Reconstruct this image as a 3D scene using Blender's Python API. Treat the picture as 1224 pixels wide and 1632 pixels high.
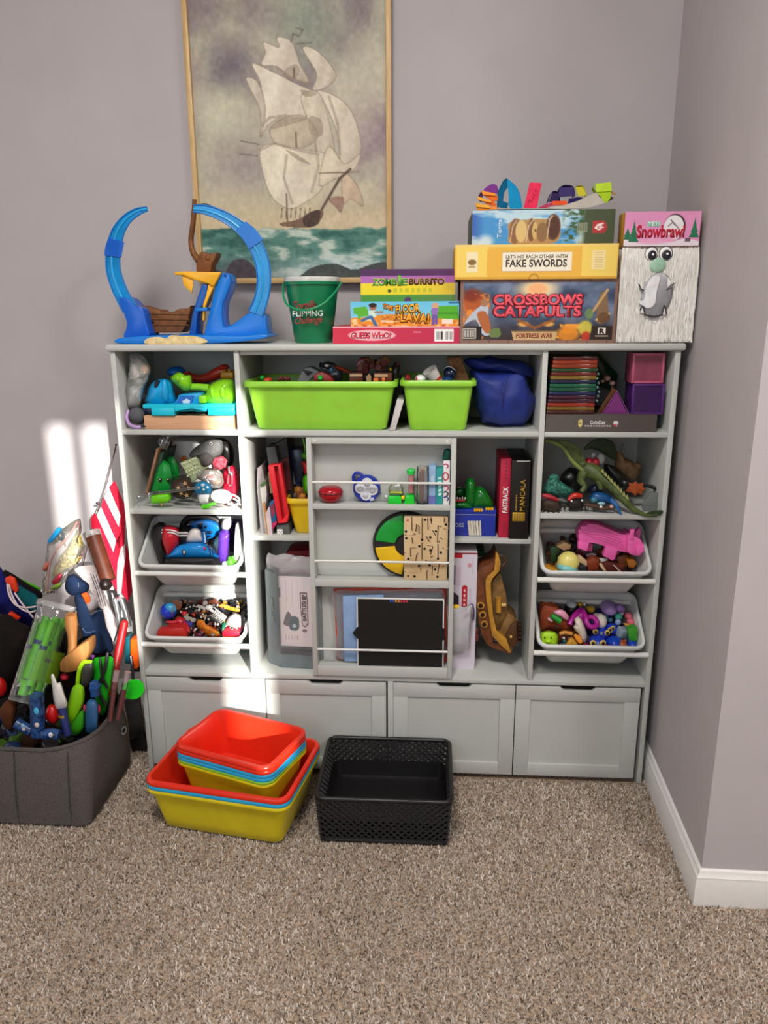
import bpy, bmesh, math, random
import numpy as np
from mathutils import Vector, Matrix, noise as mnoise
random.seed(7); RNG = np.random.default_rng(7)
for o in list(bpy.data.objects): bpy.data.objects.remove(o)
SC = bpy.context.scene; COL = SC.collection

# ------------------------------------------------------------------ camera
CX, CY, CZ, PITCH, YAW, ROLL, FPX = 0.6909, -1.6423, 1.1054, 0.2616, -0.0628, -0.0051, 1226.0
_fw = Vector((math.sin(YAW)*math.cos(PITCH), math.cos(YAW)*math.cos(PITCH), -math.sin(PITCH)))
_rt = Vector((math.cos(YAW), -math.sin(YAW), 0)); _up = _rt.cross(_fw)
_r2 = math.cos(ROLL)*_rt + math.sin(ROLL)*_up; _u2 = -math.sin(ROLL)*_rt + math.cos(ROLL)*_up
CAMP = Vector((CX, CY, CZ))
cd = bpy.data.cameras.new('camera'); cam = bpy.data.objects.new('camera', cd); COL.objects.link(cam)
cd.sensor_fit = 'VERTICAL'; cd.sensor_height = 24.0; cd.lens = FPX/1632*24.0; cd.clip_start = 0.02
mw = Matrix((( _r2.x, _u2.x, -_fw.x, CX), (_r2.y, _u2.y, -_fw.y, CY), (_r2.z, _u2.z, -_fw.z, CZ), (0, 0, 0, 1)))
cam.matrix_world = mw; SC.camera = cam

# ------------------------------------------------------------------ world, sun, large lights, exposure
w = bpy.data.worlds.new('World'); SC.world = w; w.use_nodes = True
bg = w.node_tree.nodes['Background']; bg.inputs[0].default_value = (0.62, 0.75, 1.0, 1); bg.inputs[1].default_value = 0.5
sd = bpy.data.lights.new('sun', 'SUN'); sd.energy = 11.5; sd.angle = math.radians(0.75); sd.color = (1, 0.97, 0.92)
so = bpy.data.objects.new('sun', sd); COL.objects.link(so)
SUN = Vector((-0.505, 1.0, -0.31)).normalized()
so.rotation_euler = SUN.to_track_quat('-Z', 'Y').to_euler(); so.location = (3, -6, 3)
def area(name, loc, target, sx, sy, energy, color):
    d = bpy.data.lights.new(name, 'AREA'); d.shape = 'RECTANGLE'; d.size = sx; d.size_y = sy; d.energy = energy; d.color = color
    o = bpy.data.objects.new(name, d); COL.objects.link(o); o.location = loc
    o.rotation_euler = (Vector(target)-Vector(loc)).to_track_quat('-Z', 'Y').to_euler(); return o
# daylight entering by the wide window behind the camera, and the two ceiling fixtures
area('window_daylight', (-0.35, -3.02, 1.45), (0.3, 0.3, 0.95), 1.5, 1.25, 11, (0.86, 0.93, 1.0))
area('ceiling_lamp_light_a', (0.45, -1.35, 2.36), (0.45, -1.25, 0), 0.42, 0.42, 29, (1.0, 0.96, 0.91))
area('ceiling_lamp_light_b', (1.95, -1.9, 2.36), (1.9, -1.8, 0), 0.42, 0.42, 25, (1.0, 0.96, 0.91))
vs = SC.view_settings; vs.view_transform = 'Standard'; vs.look = 'None'; vs.gamma = 1.0; vs.exposure = 0.14; vs.use_curve_mapping = False
SC.cycles.use_denoising = True
SC.cycles.max_bounces = 10; SC.cycles.transparent_max_bounces = 16; SC.cycles.sample_clamp_indirect = 4.0; SC.cycles.caustics_reflective = False; SC.cycles.caustics_refractive = False

# ------------------------------------------------------------------ colour and materials
def lin(c):
    if isinstance(c, str): c = tuple(int(c[i:i+2], 16) for i in (0, 2, 4))
    return tuple(((x/255.0)/12.92 if x/255.0 <= 0.04045 else ((x/255.0+0.055)/1.055)**2.4) for x in c)
_mats = {}
def M(c, rough=0.45, metal=0.0, spec=0.4, grain=0.06, gscale=60, bump=0.0, bscale=300, alpha=1.0, trans=0.0, coat=0.0, sub=0.0, name=None):
    """procedural material: base colour with a little mottling and optional fine relief"""
    key = (c, rough, metal, spec, grain, gscale, bump, bscale, alpha, trans, coat, sub)
    if key in _mats: return _mats[key]
    m = bpy.data.materials.new(name or ('mat_%s_%d' % (c if isinstance(c, str) else '%02x%02x%02x' % c, len(_mats)))); m.use_nodes = True
    nt = m.node_tree; b = nt.nodes['Principled BSDF']; col = lin(c)
    b.inputs['Base Color'].default_value = (*col, 1); b.inputs['Roughness'].default_value = rough; b.inputs['Metallic'].default_value = metal
    b.inputs['Specular IOR Level'].default_value = spec; b.inputs['Coat Weight'].default_value = coat
    if trans: b.inputs['Transmission Weight'].default_value = trans
    if sub:
        b.inputs['Subsurface Weight'].default_value = sub; b.inputs['Subsurface Scale'].default_value = 0.01
    tc = nt.nodes.new('ShaderNodeTexCoord')
    if grain:
        n = nt.nodes.new('ShaderNodeTexNoise'); n.inputs['Scale'].default_value = gscale; n.inputs['Detail'].default_value = 4
        nt.links.new(tc.outputs['Object'], n.inputs['Vector'])
        r = nt.nodes.new('ShaderNodeValToRGB'); r.color_ramp.elements[0].position = 0.3; r.color_ramp.elements[1].position = 0.7
        r.color_ramp.elements[0].color = (*[x*(1-grain*2) for x in col], 1); r.color_ramp.elements[1].color = (*[min(1, x*(1+grain*2)) for x in col], 1)
        nt.links.new(n.outputs['Fac'], r.inputs[0]); nt.links.new(r.outputs[0], b.inputs['Base Color'])
    if bump:
        n2 = nt.nodes.new('ShaderNodeTexNoise'); n2.inputs['Scale'].default_value = bscale; n2.inputs['Detail'].default_value = 3
        nt.links.new(tc.outputs['Object'], n2.inputs['Vector'])
        bp = nt.nodes.new('ShaderNodeBump'); bp.inputs['Strength'].default_value = bump; bp.inputs['Distance'].default_value = 0.002
        nt.links.new(n2.outputs['Fac'], bp.inputs['Height']); nt.links.new(bp.outputs[0], b.inputs['Normal'])
    if alpha < 1: b.inputs['Alpha'].default_value = alpha
    _mats[key] = m; return m
def PL(c, rough=0.32, **k): return M(c, rough=rough, spec=0.5, grain=0.03, gscale=25, **k)      # moulded plastic
def FAB(c, **k): return M(c, rough=0.9, spec=0.1, grain=0.12, gscale=350, bump=0.5, bscale=700, **k)   # cloth
def CARD(c, **k): return M(c, rough=0.5, spec=0.3, grain=0.05, gscale=40, **k)       # printed card
def CLEAR(c='e8ecec', a=0.2, rough=0.12):
    """thin clear plastic film: mostly see-through, a little haze, glossy by Fresnel"""
    key = ('clear', c, a, rough)
    if key in _mats: return _mats[key]
    m = bpy.data.materials.new('clear_film_%s' % c); m.use_nodes = True; nt = m.node_tree; nt.nodes.remove(nt.nodes['Principled BSDF']); out = nt.nodes['Material Output']; N = nt.nodes.new
    tr = N('ShaderNodeBsdfTransparent'); df = N('ShaderNodeBsdfDiffuse'); gl = N('ShaderNodeBsdfGlossy'); m1 = N('ShaderNodeMixShader'); m2 = N('ShaderNodeMixShader'); fr = N('ShaderNodeFresnel')
    tr.inputs[0].default_value = (0.97, 0.97, 0.97, 1); df.inputs[0].default_value = (*lin(c), 1); gl.inputs['Roughness'].default_value = rough; gl.inputs[0].default_value = (1, 1, 1, 1); m1.inputs[0].default_value = a*0.55; fr.inputs['IOR'].default_value = 1.38
    tc = N('ShaderNodeTexCoord'); n2 = N('ShaderNodeTexNoise'); n2.inputs['Scale'].default_value = 45; bp = N('ShaderNodeBump'); bp.inputs['Strength'].default_value = 0.5; bp.inputs['Distance'].default_value = 0.004
    L = nt.links.new; L(tc.outputs['Object'], n2.inputs['Vector']); L(n2.outputs['Fac'], bp.inputs['Height']); L(bp.outputs[0], gl.inputs['Normal']); L(bp.outputs[0], fr.inputs['Normal'])
    L(tr.outputs[0], m1.inputs[1]); L(df.outputs[0], m1.inputs[2]); L(fr.outputs[0], m2.inputs[0]); L(m1.outputs[0], m2.inputs[1]); L(gl.outputs[0], m2.inputs[2]); L(m2.outputs[0], out.inputs['Surface'])
    _mats[key] = m; return m
def WOOD(c, c2=None, sc=18, axis=0, rough=0.5):
    key = ('wood', c, c2, sc, axis, rough)
    if key in _mats: return _mats[key]
    m = bpy.data.materials.new('wood_%s' % c); m.use_nodes = True; nt = m.node_tree; b = nt.nodes['Principled BSDF']; b.inputs['Roughness'].default_value = rough
    tc = nt.nodes.new('ShaderNodeTexCoord'); mp = nt.nodes.new('ShaderNodeMapping'); s = [sc*6]*3; s[axis] = sc*0.5; mp.inputs['Scale'].default_value = s
    n = nt.nodes.new('ShaderNodeTexNoise'); n.inputs['Scale'].default_value = 1.0; n.inputs['Detail'].default_value = 6; n.inputs['Distortion'].default_value = 0.6
    r = nt.nodes.new('ShaderNodeValToRGB'); r.color_ramp.elements[0].position = 0.35; r.color_ramp.elements[1].position = 0.68
    r.color_ramp.elements[0].color = (*lin(c2 or tuple(int(int(c[i:i+2], 16)*0.8) for i in (0, 2, 4))), 1); r.color_ramp.elements[1].color = (*lin(c), 1)
    nt.links.new(tc.outputs['Object'], mp.inputs[0]); nt.links.new(mp.outputs[0], n.inputs['Vector']); nt.links.new(n.outputs['Fac'], r.inputs[0]); nt.links.new(r.outputs[0], b.inputs['Base Color'])
    _mats[key] = m; return m
def _print(name, rough, spec):
    m = bpy.data.materials.new(name); m.use_nodes = True; nt = m.node_tree; b = nt.nodes['Principled BSDF']
    a = nt.nodes.new('ShaderNodeAttribute'); a.attribute_name = 'Col'; nt.links.new(a.outputs['Color'], b.inputs['Base Color'])
    b.inputs['Roughness'].default_value = rough; b.inputs['Specular IOR Level'].default_value = spec; return m
PRINT = _print('printed_ink', 0.42, 0.3); PRINT_MATT = _print('printed_canvas', 0.85, 0.12)

# ------------------------------------------------------------------ pixel of the photograph -> point of the place at a chosen distance y
def P(u, v, y):
    d = _fw + _r2*((u-612)/FPX) - _u2*((v-816)/FPX)
    return CAMP + d*((y-CY)/d.y)
def PZ(u, v, z):
    d = _fw + _r2*((u-612)/FPX) - _u2*((v-816)/FPX)
    return CAMP + d*((z-CZ)/d.z)
class CR:
    """a window of the photograph: (u, v) measured in that window, s times enlarged"""
    def __init__(s, x0, y0, k): s.x0, s.y0, s.s = x0, y0, k
    def __call__(s, u, v, y): return P(s.x0+u/s.s, s.y0+v/s.s, y)
    def m(s, y, u=500, v=400):            # metres for one window pixel at depth y
        return (s(u+1, v, y)-s(u, v, y)).length
FULL = CR(0, 0, 1)

# ------------------------------------------------------------------ mesh helpers (all in world coordinates)
def _new(): return bmesh.new()
def J(*bms):
    out = bmesh.new()
    for b in bms:
        if b is None: continue
        me = bpy.data.meshes.new('_t'); b.to_mesh(me); out.from_mesh(me); bpy.data.meshes.remove(me); b.free()
    return out
def bevel(bm, w, seg=2, ang=30):
    if w <= 0: return bm
    es = [e for e in bm.edges if len(e.link_faces) == 2 and e.calc_face_angle(0) > math.radians(ang)]
    if es: bmesh.ops.bevel(bm, geom=es, offset=w, segments=seg, affect='EDGES', profile=0.5, clamp_overlap=True)
    return bm
def box(c, s, b=0.0, seg=2, rot=None):
    bm = bmesh.new(); bmesh.ops.create_cube(bm, size=1.0)
    for v in bm.verts: v.co = Vector((v.co.x*s[0], v.co.y*s[1], v.co.z*s[2]))
    bevel(bm, b, seg)
    mt = Matrix.Translation(Vector(c))
    if rot is not None: mt = mt @ (rot if isinstance(rot, Matrix) else Matrix.Rotation(rot[2], 4, 'Z') @ Matrix.Rotation(rot[1], 4, 'Y') @ Matrix.Rotation(rot[0], 4, 'X'))
    bm.transform(mt); return bm
def bx(x0, x1, y0, y1, z0, z1, b=0.0, seg=2):
    return box(((x0+x1)/2, (y0+y1)/2, (z0+z1)/2), (abs(x1-x0), abs(y1-y0), abs(z1-z0)), b, seg)
def cbox(c, u0, v0, u1, v1, y0, y1, b=0.002, seg=2):
    """upright box whose front face fills the window rectangle at depth y0"""
    a = c((u0+u1)/2, v1, y0); t = c((u0+u1)/2, v0, y0); l = c(u0, (v0+v1)/2, y0); r = c(u1, (v0+v1)/2, y0)
    return bx(l.x, r.x, y0, y1, a.z, t.z, b, seg)
def poly3(pts, vec, b=0.0, seg=2):
    """prism: polygon of 3D points pushed along vec"""
    bm = bmesh.new(); vs_ = [bm.verts.new(p) for p in pts]
    f = bm.faces.new(vs_); r = bmesh.ops.extrude_face_region(bm, geom=[f])
    bmesh.ops.translate(bm, vec=vec, verts=[g for g in r['geom'] if isinstance(g, bmesh.types.BMVert)])
    bmesh.ops.recalc_face_normals(bm, faces=bm.faces); bevel(bm, b, seg); return bm
def cprism(c, pts, y0, y1, b=0.0, seg=2):
    return poly3([c(u, v, y0) for u, v in pts], Vector((0, y1-y0, 0)), b, seg)
def smooth_pts(pts, n=6, closed=True):
    """Catmull-Rom through the points"""
    out = []; N = len(pts); pts = [tuple(p) for p in pts]
    for i in range(N if closed else N-1):
        if closed: p0, p1, p2, p3 = pts[i-1], pts[i], pts[(i+1) % N], pts[(i+2) % N]
        else: p0, p1, p2, p3 = pts[max(0, i-1)], pts[i], pts[i+1], pts[min(N-1, i+2)]
        for k in range(n):
            t = k/n
            out.append(tuple(0.5*((2*b)+(-a+c)*t+(2*a-5*b+4*c-d)*t*t+(-a+3*b-3*c+d)*t**3) for a, b, c, d in zip(p0, p1, p2, p3)))
    if not closed: out.append(pts[-1])
    return out
def ell(c, r, seg=20, rings=12, rot=None, warp=0.0, wf=30.0, seed=0):
    bm = bmesh.new(); bmesh.ops.create_uvsphere(bm, u_segments=seg, v_segments=rings, radius=1.0)
    mt = Matrix.Diagonal((*r, 1))
    if rot is not None: mt = Matrix.Rotation(rot[2], 4, 'Z') @ Matrix.Rotation(rot[1], 4, 'Y') @ Matrix.Rotation(rot[0], 4, 'X') @ mt
    bm.transform(Matrix.Translation(Vector(c)) @ mt)
    if warp: wobble(bm, warp, wf, seed)
    return bm
def wobble(bm, amp, freq=30.0, seed=0):
    o = Vector((seed*7.3, seed*3.1, seed*1.7))
    for v in bm.verts: v.co += mnoise.noise_vector(v.co*freq+o)*amp
    return bm
def cell(c, u, v, y, ru, rv, ry=None, seg=20, rings=12, rot=0.0, warp=0.0, wf=30.0):
    """ellipsoid centred on a window pixel; ru, rv in window pixels, ry in metres; rot turns it in the picture plane"""
    k = c.m(y, u, v); ry = ry if ry is not None else min(ru, rv)*k
    return ell(c(u, v, y), (ru*k, ry, rv*k), seg, rings, (0, rot, 0), warp, wf, u)
def tube(pts, r, seg=10, closed=False, caps=True, flat=1.0):
    """tube along 3D points; r a number or a list; flat squeezes it along its second axis"""
    pts = [Vector(p) for p in pts]; n = len(pts); rs = r if isinstance(r, (list, tuple)) else [r]*n
    bm = bmesh.new(); rings = []; ref = None
    for i, p in enumerate(pts):
        if closed: t = pts[(i+1) % n]-pts[i-1]
        else: t = pts[min(n-1, i+1)]-pts[max(0, i-1)]
        t = t.normalized() if t.length > 1e-9 else Vector((0, 0, 1))
        if ref is None: ref = Vector((0, 1, 0)) if abs(t.y) < 0.9 else Vector((1, 0, 0))
        a = (ref-t*ref.dot(t)); a = a.normalized() if a.length > 1e-6 else t.orthogonal().normalized(); b = t.cross(a); ref = a
        rings.append([bm.verts.new(p+(a*math.cos(2*math.pi*k/seg)*flat+b*math.sin(2*math.pi*k/seg))*rs[i]) for k in range(seg)])
    for i in range(n if closed else n-1):
        A, Bq = rings[i], rings[(i+1) % n]
        for k in range(seg): bm.faces.new((A[k], A[(k+1) % seg], Bq[(k+1) % seg], Bq[k]))
    if caps and not closed:
        bm.faces.new(rings[0][::-1]); bm.faces.new(rings[-1])
    bmesh.ops.recalc_face_normals(bm, faces=bm.faces); return bm
def ctube(c, pts, r, seg=10, n=0, closed=False, flat=1.0):
    """tube through window points (u, v, y[, r]); r in window pixels"""
    if n: pts = smooth_pts([(p[0], p[1], p[2], (p[3] if len(p) > 3 else r)) for p in pts], n, closed)
    k = c.m(pts[0][2], pts[0][0], pts[0][1])
    return tube([c(p[0], p[1], p[2]) for p in pts], [(p[3] if len(p) > 3 else r)*k for p in pts], seg, closed, flat=flat)
def lathe(profile, c, seg=32, axis=None, cap=True):
    """profile [(r, h)] turned about axis (default up) through point c"""
    bm = bmesh.new(); rings = []
    for r, h in profile: rings.append([bm.verts.new((max(r, 1e-5)*math.cos(2*math.pi*k/seg), max(r, 1e-5)*math.sin(2*math.pi*k/seg), h)) for k in range(seg)])
    for i in range(len(rings)-1):
        for k in range(seg): bm.faces.new((rings[i][k], rings[i][(k+1) % seg], rings[i+1][(k+1) % seg], rings[i+1][k]))
    if cap: bm.faces.new(rings[0][::-1]); bm.faces.new(rings[-1])
    bmesh.ops.recalc_face_normals(bm, faces=bm.faces)
    mt = Matrix.Translation(Vector(c))
    if axis is not None: mt = mt @ Vector((0, 0, 1)).rotation_difference(Vector(axis).normalized()).to_matrix().to_4x4()
    bm.transform(mt); return bm
def loft(rings, cap0=True, cap1=True, closed=True):
    bm = bmesh.new(); R = [[bm.verts.new(p) for p in ring] for ring in rings]; n = len(R[0])
    for i in range(len(R)-1):
        for k in range(n if closed else n-1): bm.faces.new((R[i][k], R[i][(k+1) % n], R[i+1][(k+1) % n], R[i+1][k]))
    if closed and cap0: bm.faces.new(R[0][::-1])
    if closed and cap1: bm.faces.new(R[-1])
    bmesh.ops.recalc_face_normals(bm, faces=bm.faces); return bm
def rrect(w, d, r, n=5):
    """rounded rectangle outline in 2D, centred"""
    out = []; r = min(r, w/2*0.99, d/2*0.99)
    for cx, cy, a0 in ((w/2-r, d/2-r, 0), (-w/2+r, d/2-r, 90), (-w/2+r, -d/2+r, 180), (w/2-r, -d/2+r, 270)):
        for k in range(n+1):
            a = math.radians(a0+90*k/n); out.append((cx+r*math.cos(a), cy+r*math.sin(a)))
    return out
def tub(w, d, h, wb, db, r, t, rim, rimh, mat4):
    """open plastic tub, rim centre at the local origin (z up out of the opening), floor at -h; tapering to wb x db"""
    def ring(ww, dd, rr, z): return [mat4 @ Vector((x, y, z)) for x, y in rrect(ww, dd, rr)]
    rr = [ring(wb*0.96, db*0.96, r*0.8, -h), ring(wb, db, r*0.9, -h+0.004)]
    for f in (0.25, 0.5, 0.75): rr.append(ring(wb+(w-wb)*f, db+(d-db)*f, r, -h+(h-rimh)*f))
    rr += [ring(w, d, r, -rimh), ring(w+2*rim-0.001, d+2*rim-0.001, r+rim, -rimh), ring(w+2*rim, d+2*rim, r+rim, -rimh+0.001), ring(w+2*rim, d+2*rim, r+rim, -rimh*0.35), ring(w+2*rim-rimh*0.4, d+2*rim-rimh*0.4, r+rim, 0), ring(w-2*t+rimh*0.3, d-2*t+rimh*0.3, r, 0), ring(w-2*t, d-2*t, r-t*0.5, -rimh*0.4)]
    for f in (0.75, 0.5, 0.25): rr.append(ring(wb+(w-wb)*f-2*t, db+(d-db)*f-2*t, r, -h+(h-rimh)*f))
    rr += [ring(wb-2*t, db-2*t, r*0.8, -h+t+0.003), ring(wb*0.94-2*t, db*0.94-2*t, r*0.7, -h+t)]
    return loft(rr)

# ------------------------------------------------------------------ objects
def _mesh(bm, name, off, mats, sharp=38):
    me = bpy.data.meshes.new(name); bm.transform(Matrix.Translation(-off)); bm.to_mesh(me); bm.free()
    for p in me.polygons: p.use_smooth = True
    me.set_sharp_from_angle(angle=math.radians(sharp))
    for m in (mats if isinstance(mats, (list, tuple)) else [mats]): me.materials.append(m)
    return me
def _obj(name, data, parent=None, loc=None):
    o = bpy.data.objects.new(name, data); COL.objects.link(o)
    if parent is not None: o.parent = parent
    if loc is not None: o.location = loc
    return o
def base_of(bms):
    lo = Vector((1e9,)*3); hi = Vector((-1e9,)*3)
    for b in bms:
        for v in (b.verts if isinstance(b, bmesh.types.BMesh) else b):
            p = v.co if hasattr(v, 'co') else v
            for i in range(3): lo[i] = min(lo[i], p[i]); hi[i] = max(hi[i], p[i])
    return Vector(((lo.x+hi.x)/2, (lo.y+hi.y)/2, lo.z))
class Pan:
    """a flat printed panel: mesh grid with colours given by fn(x, y), x to the right and y downwards in 0..1"""
    def __init__(s, p00, p10, p01, nx, ny, fn, matt=False): s.a = (Vector(p00), Vector(p10), Vector(p01)); s.nx, s.ny, s.fn, s.mat = nx, ny, fn, PRINT_MATT if matt else PRINT
    def pts(s): a, b, c = s.a; return [a, b, c, b+c-a]
    def mesh(s, name, off):
        a, b, c = s.a; nx, ny = s.nx, s.ny
        X, Y = np.meshgrid(np.linspace(0, 1, nx+1), np.linspace(0, 1, ny+1))
        rgb = np.clip(s.fn(X, Y), 0, 1)
        a0 = np.array(a-off); V = a0+X[..., None]*np.array(b-a)+Y[..., None]*np.array(c-a)
        I = np.arange((nx+1)*(ny+1)).reshape(ny+1, nx+1)
        F = np.stack([I[:-1, :-1], I[1:, :-1], I[1:, 1:], I[:-1, 1:]], -1).reshape(-1, 4)
        me = bpy.data.meshes.new(name); me.from_pydata(V.reshape(-1, 3).tolist(), [], F.tolist())
        at = me.color_attributes.new('Col', 'FLOAT_COLOR', 'POINT')
        l = np.where(rgb <= 0.04045, rgb/12.92, ((rgb+0.055)/1.055)**2.4)
        at.data.foreach_set('color', np.concatenate([l.reshape(-1, 3), np.ones(((nx+1)*(ny+1), 1))], 1).astype(np.float32).ravel())
        me.materials.append(s.mat); return me
_depsg = None
class Txt:
    """flat lettering: body fitted into width w (and height h) about centre c on the plane of right / up"""
    def __init__(s, body, c, w, h, right=(1, 0, 0), up=(0, 0, 1), mat=None, bold=0.0, ext=0.00025, shear=0.0):
        s.body, s.c, s.w, s.h, s.r, s.u, s.mat, s.bold, s.ext, s.shear = body, Vector(c), w, h, Vector(right).normalized(), Vector(up).normalized(), mat, bold, ext, shear
    def pts(s): return [s.c]
    def mesh(s, name, off):
        cu = bpy.data.curves.new('_txt', 'FONT'); cu.body = s.body; cu.size = 1.0; cu.offset = s.bold; cu.align_x = 'CENTER'; cu.resolution_u = 3; cu.shear = s.shear
        o = bpy.data.objects.new('_txt', cu); COL.objects.link(o); bpy.context.view_layer.update()
        me = bpy.data.meshes.new_from_object(o.evaluated_get(bpy.context.evaluated_depsgraph_get())); bpy.data.objects.remove(o); bpy.data.curves.remove(cu)
        n = len(me.vertices); co = np.empty(n*3, np.float32); me.vertices.foreach_get('co', co); co = co.reshape(-1, 3)
        lo, hi = co.min(0), co.max(0); ctr = (lo+hi)/2; sc = (hi-lo); sx = s.w/sc[0]; sy = (s.h/sc[1]) if s.h else sx
        bm = bmesh.new(); bm.from_mesh(me); bpy.data.meshes.remove(me)
        r = bmesh.ops.extrude_face_region(bm, geom=bm.faces[:]); top = [g for g in r['geom'] if isinstance(g, bmesh.types.BMVert)]
        for v in top: v.co.z = 1.0
        nrm = s.r.cross(s.u); c0 = s.c-off
        for v in bm.verts:
            x, y, z = (v.co.x-ctr[0])*sx, (v.co.y-ctr[1])*sy, (v.co.z)*s.ext
            v.co = c0+s.r*x+s.u*y+nrm*z
        bmesh.ops.recalc_face_normals(bm, faces=bm.faces)
        me = bpy.data.meshes.new(name); bm.to_mesh(me); bm.free(); me.materials.append(s.mat); return me
def _make(item, name, off, mat):
    return _mesh(item, name, off, mat) if isinstance(item, bmesh.types.BMesh) else item.mesh(name, off)
def thing(name, label, cat, parts, group=None, kind=None):
    """parts: one (bm, mat) for a thing that is a single mesh, or a list of (part name, shape, mat[, [sub-parts alike]][, label])"""
    if isinstance(parts, tuple):
        off = base_of([parts[0]]); root = _obj(name, _mesh(parts[0], name, off, parts[1]), None, off)
    else:
        flat = []
        for p in parts:
            flat.append(p[1])
            if len(p) > 3 and p[3]: flat += [q[1] for q in p[3]]
        off = base_of([f if isinstance(f, bmesh.types.BMesh) else f.pts() for f in flat])
        root = _obj(name, None, None, off); root.empty_display_size = 0.03
        for p in parts:
            o = _obj(p[0], _make(p[1], p[0], off, p[2]), root)
            if len(p) > 3 and p[3]:
                for q in p[3]:
                    s = _obj(q[0], _make(q[1], q[0], off, q[2]), o)
                    if len(q) > 3 and isinstance(q[3], str): s['label'] = q[3]
            if len(p) > 4: o['label'] = p[4]
    root['label'] = label; root['category'] = cat
    if group: root['group'] = group
    if kind: root['kind'] = kind
    return root
def struct(name, bm, mat, label, cat, parent=None):
    off = base_of([bm]); o = _obj(name, _mesh(bm, name, off if parent is None else parent.location.copy(), mat), parent, off if parent is None else None)
    if parent is None: o['kind'] = 'structure'; o['label'] = label; o['category'] = cat
    return o
# ================================================================== the room
YB = 0.325                      # back wall
WALLM = M('bbb5b6', rough=0.85, spec=0.15, grain=0.015, gscale=8, bump=0.12, bscale=260, name='wall_paint')
TRIM = M('e4e2df', rough=0.4, spec=0.4, grain=0.01, name='trim_paint')
CEIL = M('d6d2cc', rough=0.9, spec=0.1, grain=0.01, name='ceiling_paint')
WIN0, WIN1 = (1.212, -0.372), (1.236, YB)      # foot of the alcove wall: outer corner, inner corner
struct('wall_back', bx(-2.0, 1.5, YB, YB+0.1, 0, 2.45), WALLM, 'grey painted wall behind the toy cabinet', 'wall')
struct('wall_right', poly3([(WIN0[0], WIN0[1], 0), (2.6, WIN0[1]-0.02, 0), (2.6, YB, 0), (WIN1[0], YB, 0)], Vector((0, 0, 2.45))), WALLM, 'grey wall returning forward beside the cabinet, with its outer corner', 'wall')
struct('wall_left', bx(-2.1, -2.0, -3.2, YB+0.1, 0, 2.45), WALLM, 'grey wall at the far side of the room', 'wall')
struct('wall_side', bx(2.6, 2.7, -3.2, YB, 0, 2.45), WALLM, 'grey wall at the end of the room', 'wall')
struct('ceiling', bx(-2.1, 2.7, -3.2, YB+0.1, 2.45, 2.55), CEIL, 'plain off-white ceiling', 'ceiling')
# wall behind the camera: one wide window and two narrow ones that let the low sun in
YF = -3.1
def wall_with_holes(x0, x1, z0, z1, y0, y1, holes):
    xs = sorted({x0, x1, *[h[0] for h in holes], *[h[1] for h in holes]}); zs = sorted({z0, z1, *[h[2] for h in holes], *[h[3] for h in holes]}); parts = []
    for i in range(len(xs)-1):
        for k in range(len(zs)-1):
            cx, cz = (xs[i]+xs[i+1])/2, (zs[k]+zs[k+1])/2
            if not any(h[0] < cx < h[1] and h[2] < cz < h[3] for h in holes): parts.append(bx(xs[i], xs[i+1], y0, y1, zs[k], zs[k+1]))
    return J(*parts)
def at_front(xe, ze): return (xe+0.505*(-YF), ze+0.31*(-YF))   # where the sun ray through (xe, 0, ze) crosses the front wall
a0 = at_front(-0.162, 0.905); a1 = at_front(0.004, 0.30); c0_ = at_front(0.210, 0.925); c1_ = at_front(0.318, 0.10)
HOLES = [(-1.15, 0.45, 0.8, 2.1), (a0[0], a1[0], a1[1], a0[1]), (c0_[0], c1_[0], c1_[1], c0_[1])]
struct('wall_front', wall_with_holes(-2.1, 2.7, 0, 2.45, YF-0.012, YF, HOLES), WALLM, 'grey wall with windows behind the viewer', 'wall')
for i, h in enumerate(HOLES):
    t = 0.03 if i == 0 else 0.008
    fr = J(bx(h[0]-t, h[0], YF-0.012, YF+0.01, h[2]-t, h[3]+t), bx(h[1], h[1]+t, YF-0.012, YF+0.01, h[2]-t, h[3]+t), bx(h[0], h[1], YF-0.012, YF+0.01, h[2]-t, h[2]), bx(h[0], h[1], YF-0.012, YF+0.01, h[3], h[3]+t))
    wo = struct('window_%d' % (i+1), fr, TRIM, 'white window frame in the wall behind the viewer, %s' % ('the wide one', 'narrow one with a glazing bar', 'narrowest one')[i], 'window')
    if i == 0: struct('glazing_bar', bx(-0.37, -0.33, YF-0.01, YF+0.005, h[2], h[3]), TRIM, '', '', wo)
    if i == 1:
        bxm = at_front(-0.083, 0)[0]; struct('glazing_bar', bx(bxm-0.02, bxm+0.02, YF-0.01, YF, h[2], h[3]), TRIM, '', '', wo)
# floor with carpet pile
def carpet_mat():
    m = bpy.data.materials.new('carpet'); m.use_nodes = True; nt = m.node_tree; b = nt.nodes['Principled BSDF']; b.inputs['Roughness'].default_value = 1.0; b.inputs['Specular IOR Level'].default_value = 0.05
    tc = nt.nodes.new('ShaderNodeTexCoord'); n = nt.nodes.new('ShaderNodeTexNoise'); n.inputs['Scale'].default_value = 190; n.inputs['Detail'].default_value = 5
    r = nt.nodes.new('ShaderNodeValToRGB'); r.color_ramp.elements[0].position = 0.32; r.color_ramp.elements[1].position = 0.66
    r.color_ramp.elements[0].color = (*lin('6e5c4c'), 1); r.color_ramp.elements[1].color = (*lin('bca793'), 1)
    nt.links.new(tc.outputs['Object'], n.inputs['Vector']); nt.links.new(n.outputs['Fac'], r.inputs[0]); nt.links.new(r.outputs[0], b.inputs['Base Color']); return m
struct('floor', bx(-2.1, 2.7, -3.2, YB+0.1, -0.1, -0.004), carpet_mat(), 'brown flecked carpet floor', 'floor')
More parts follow.
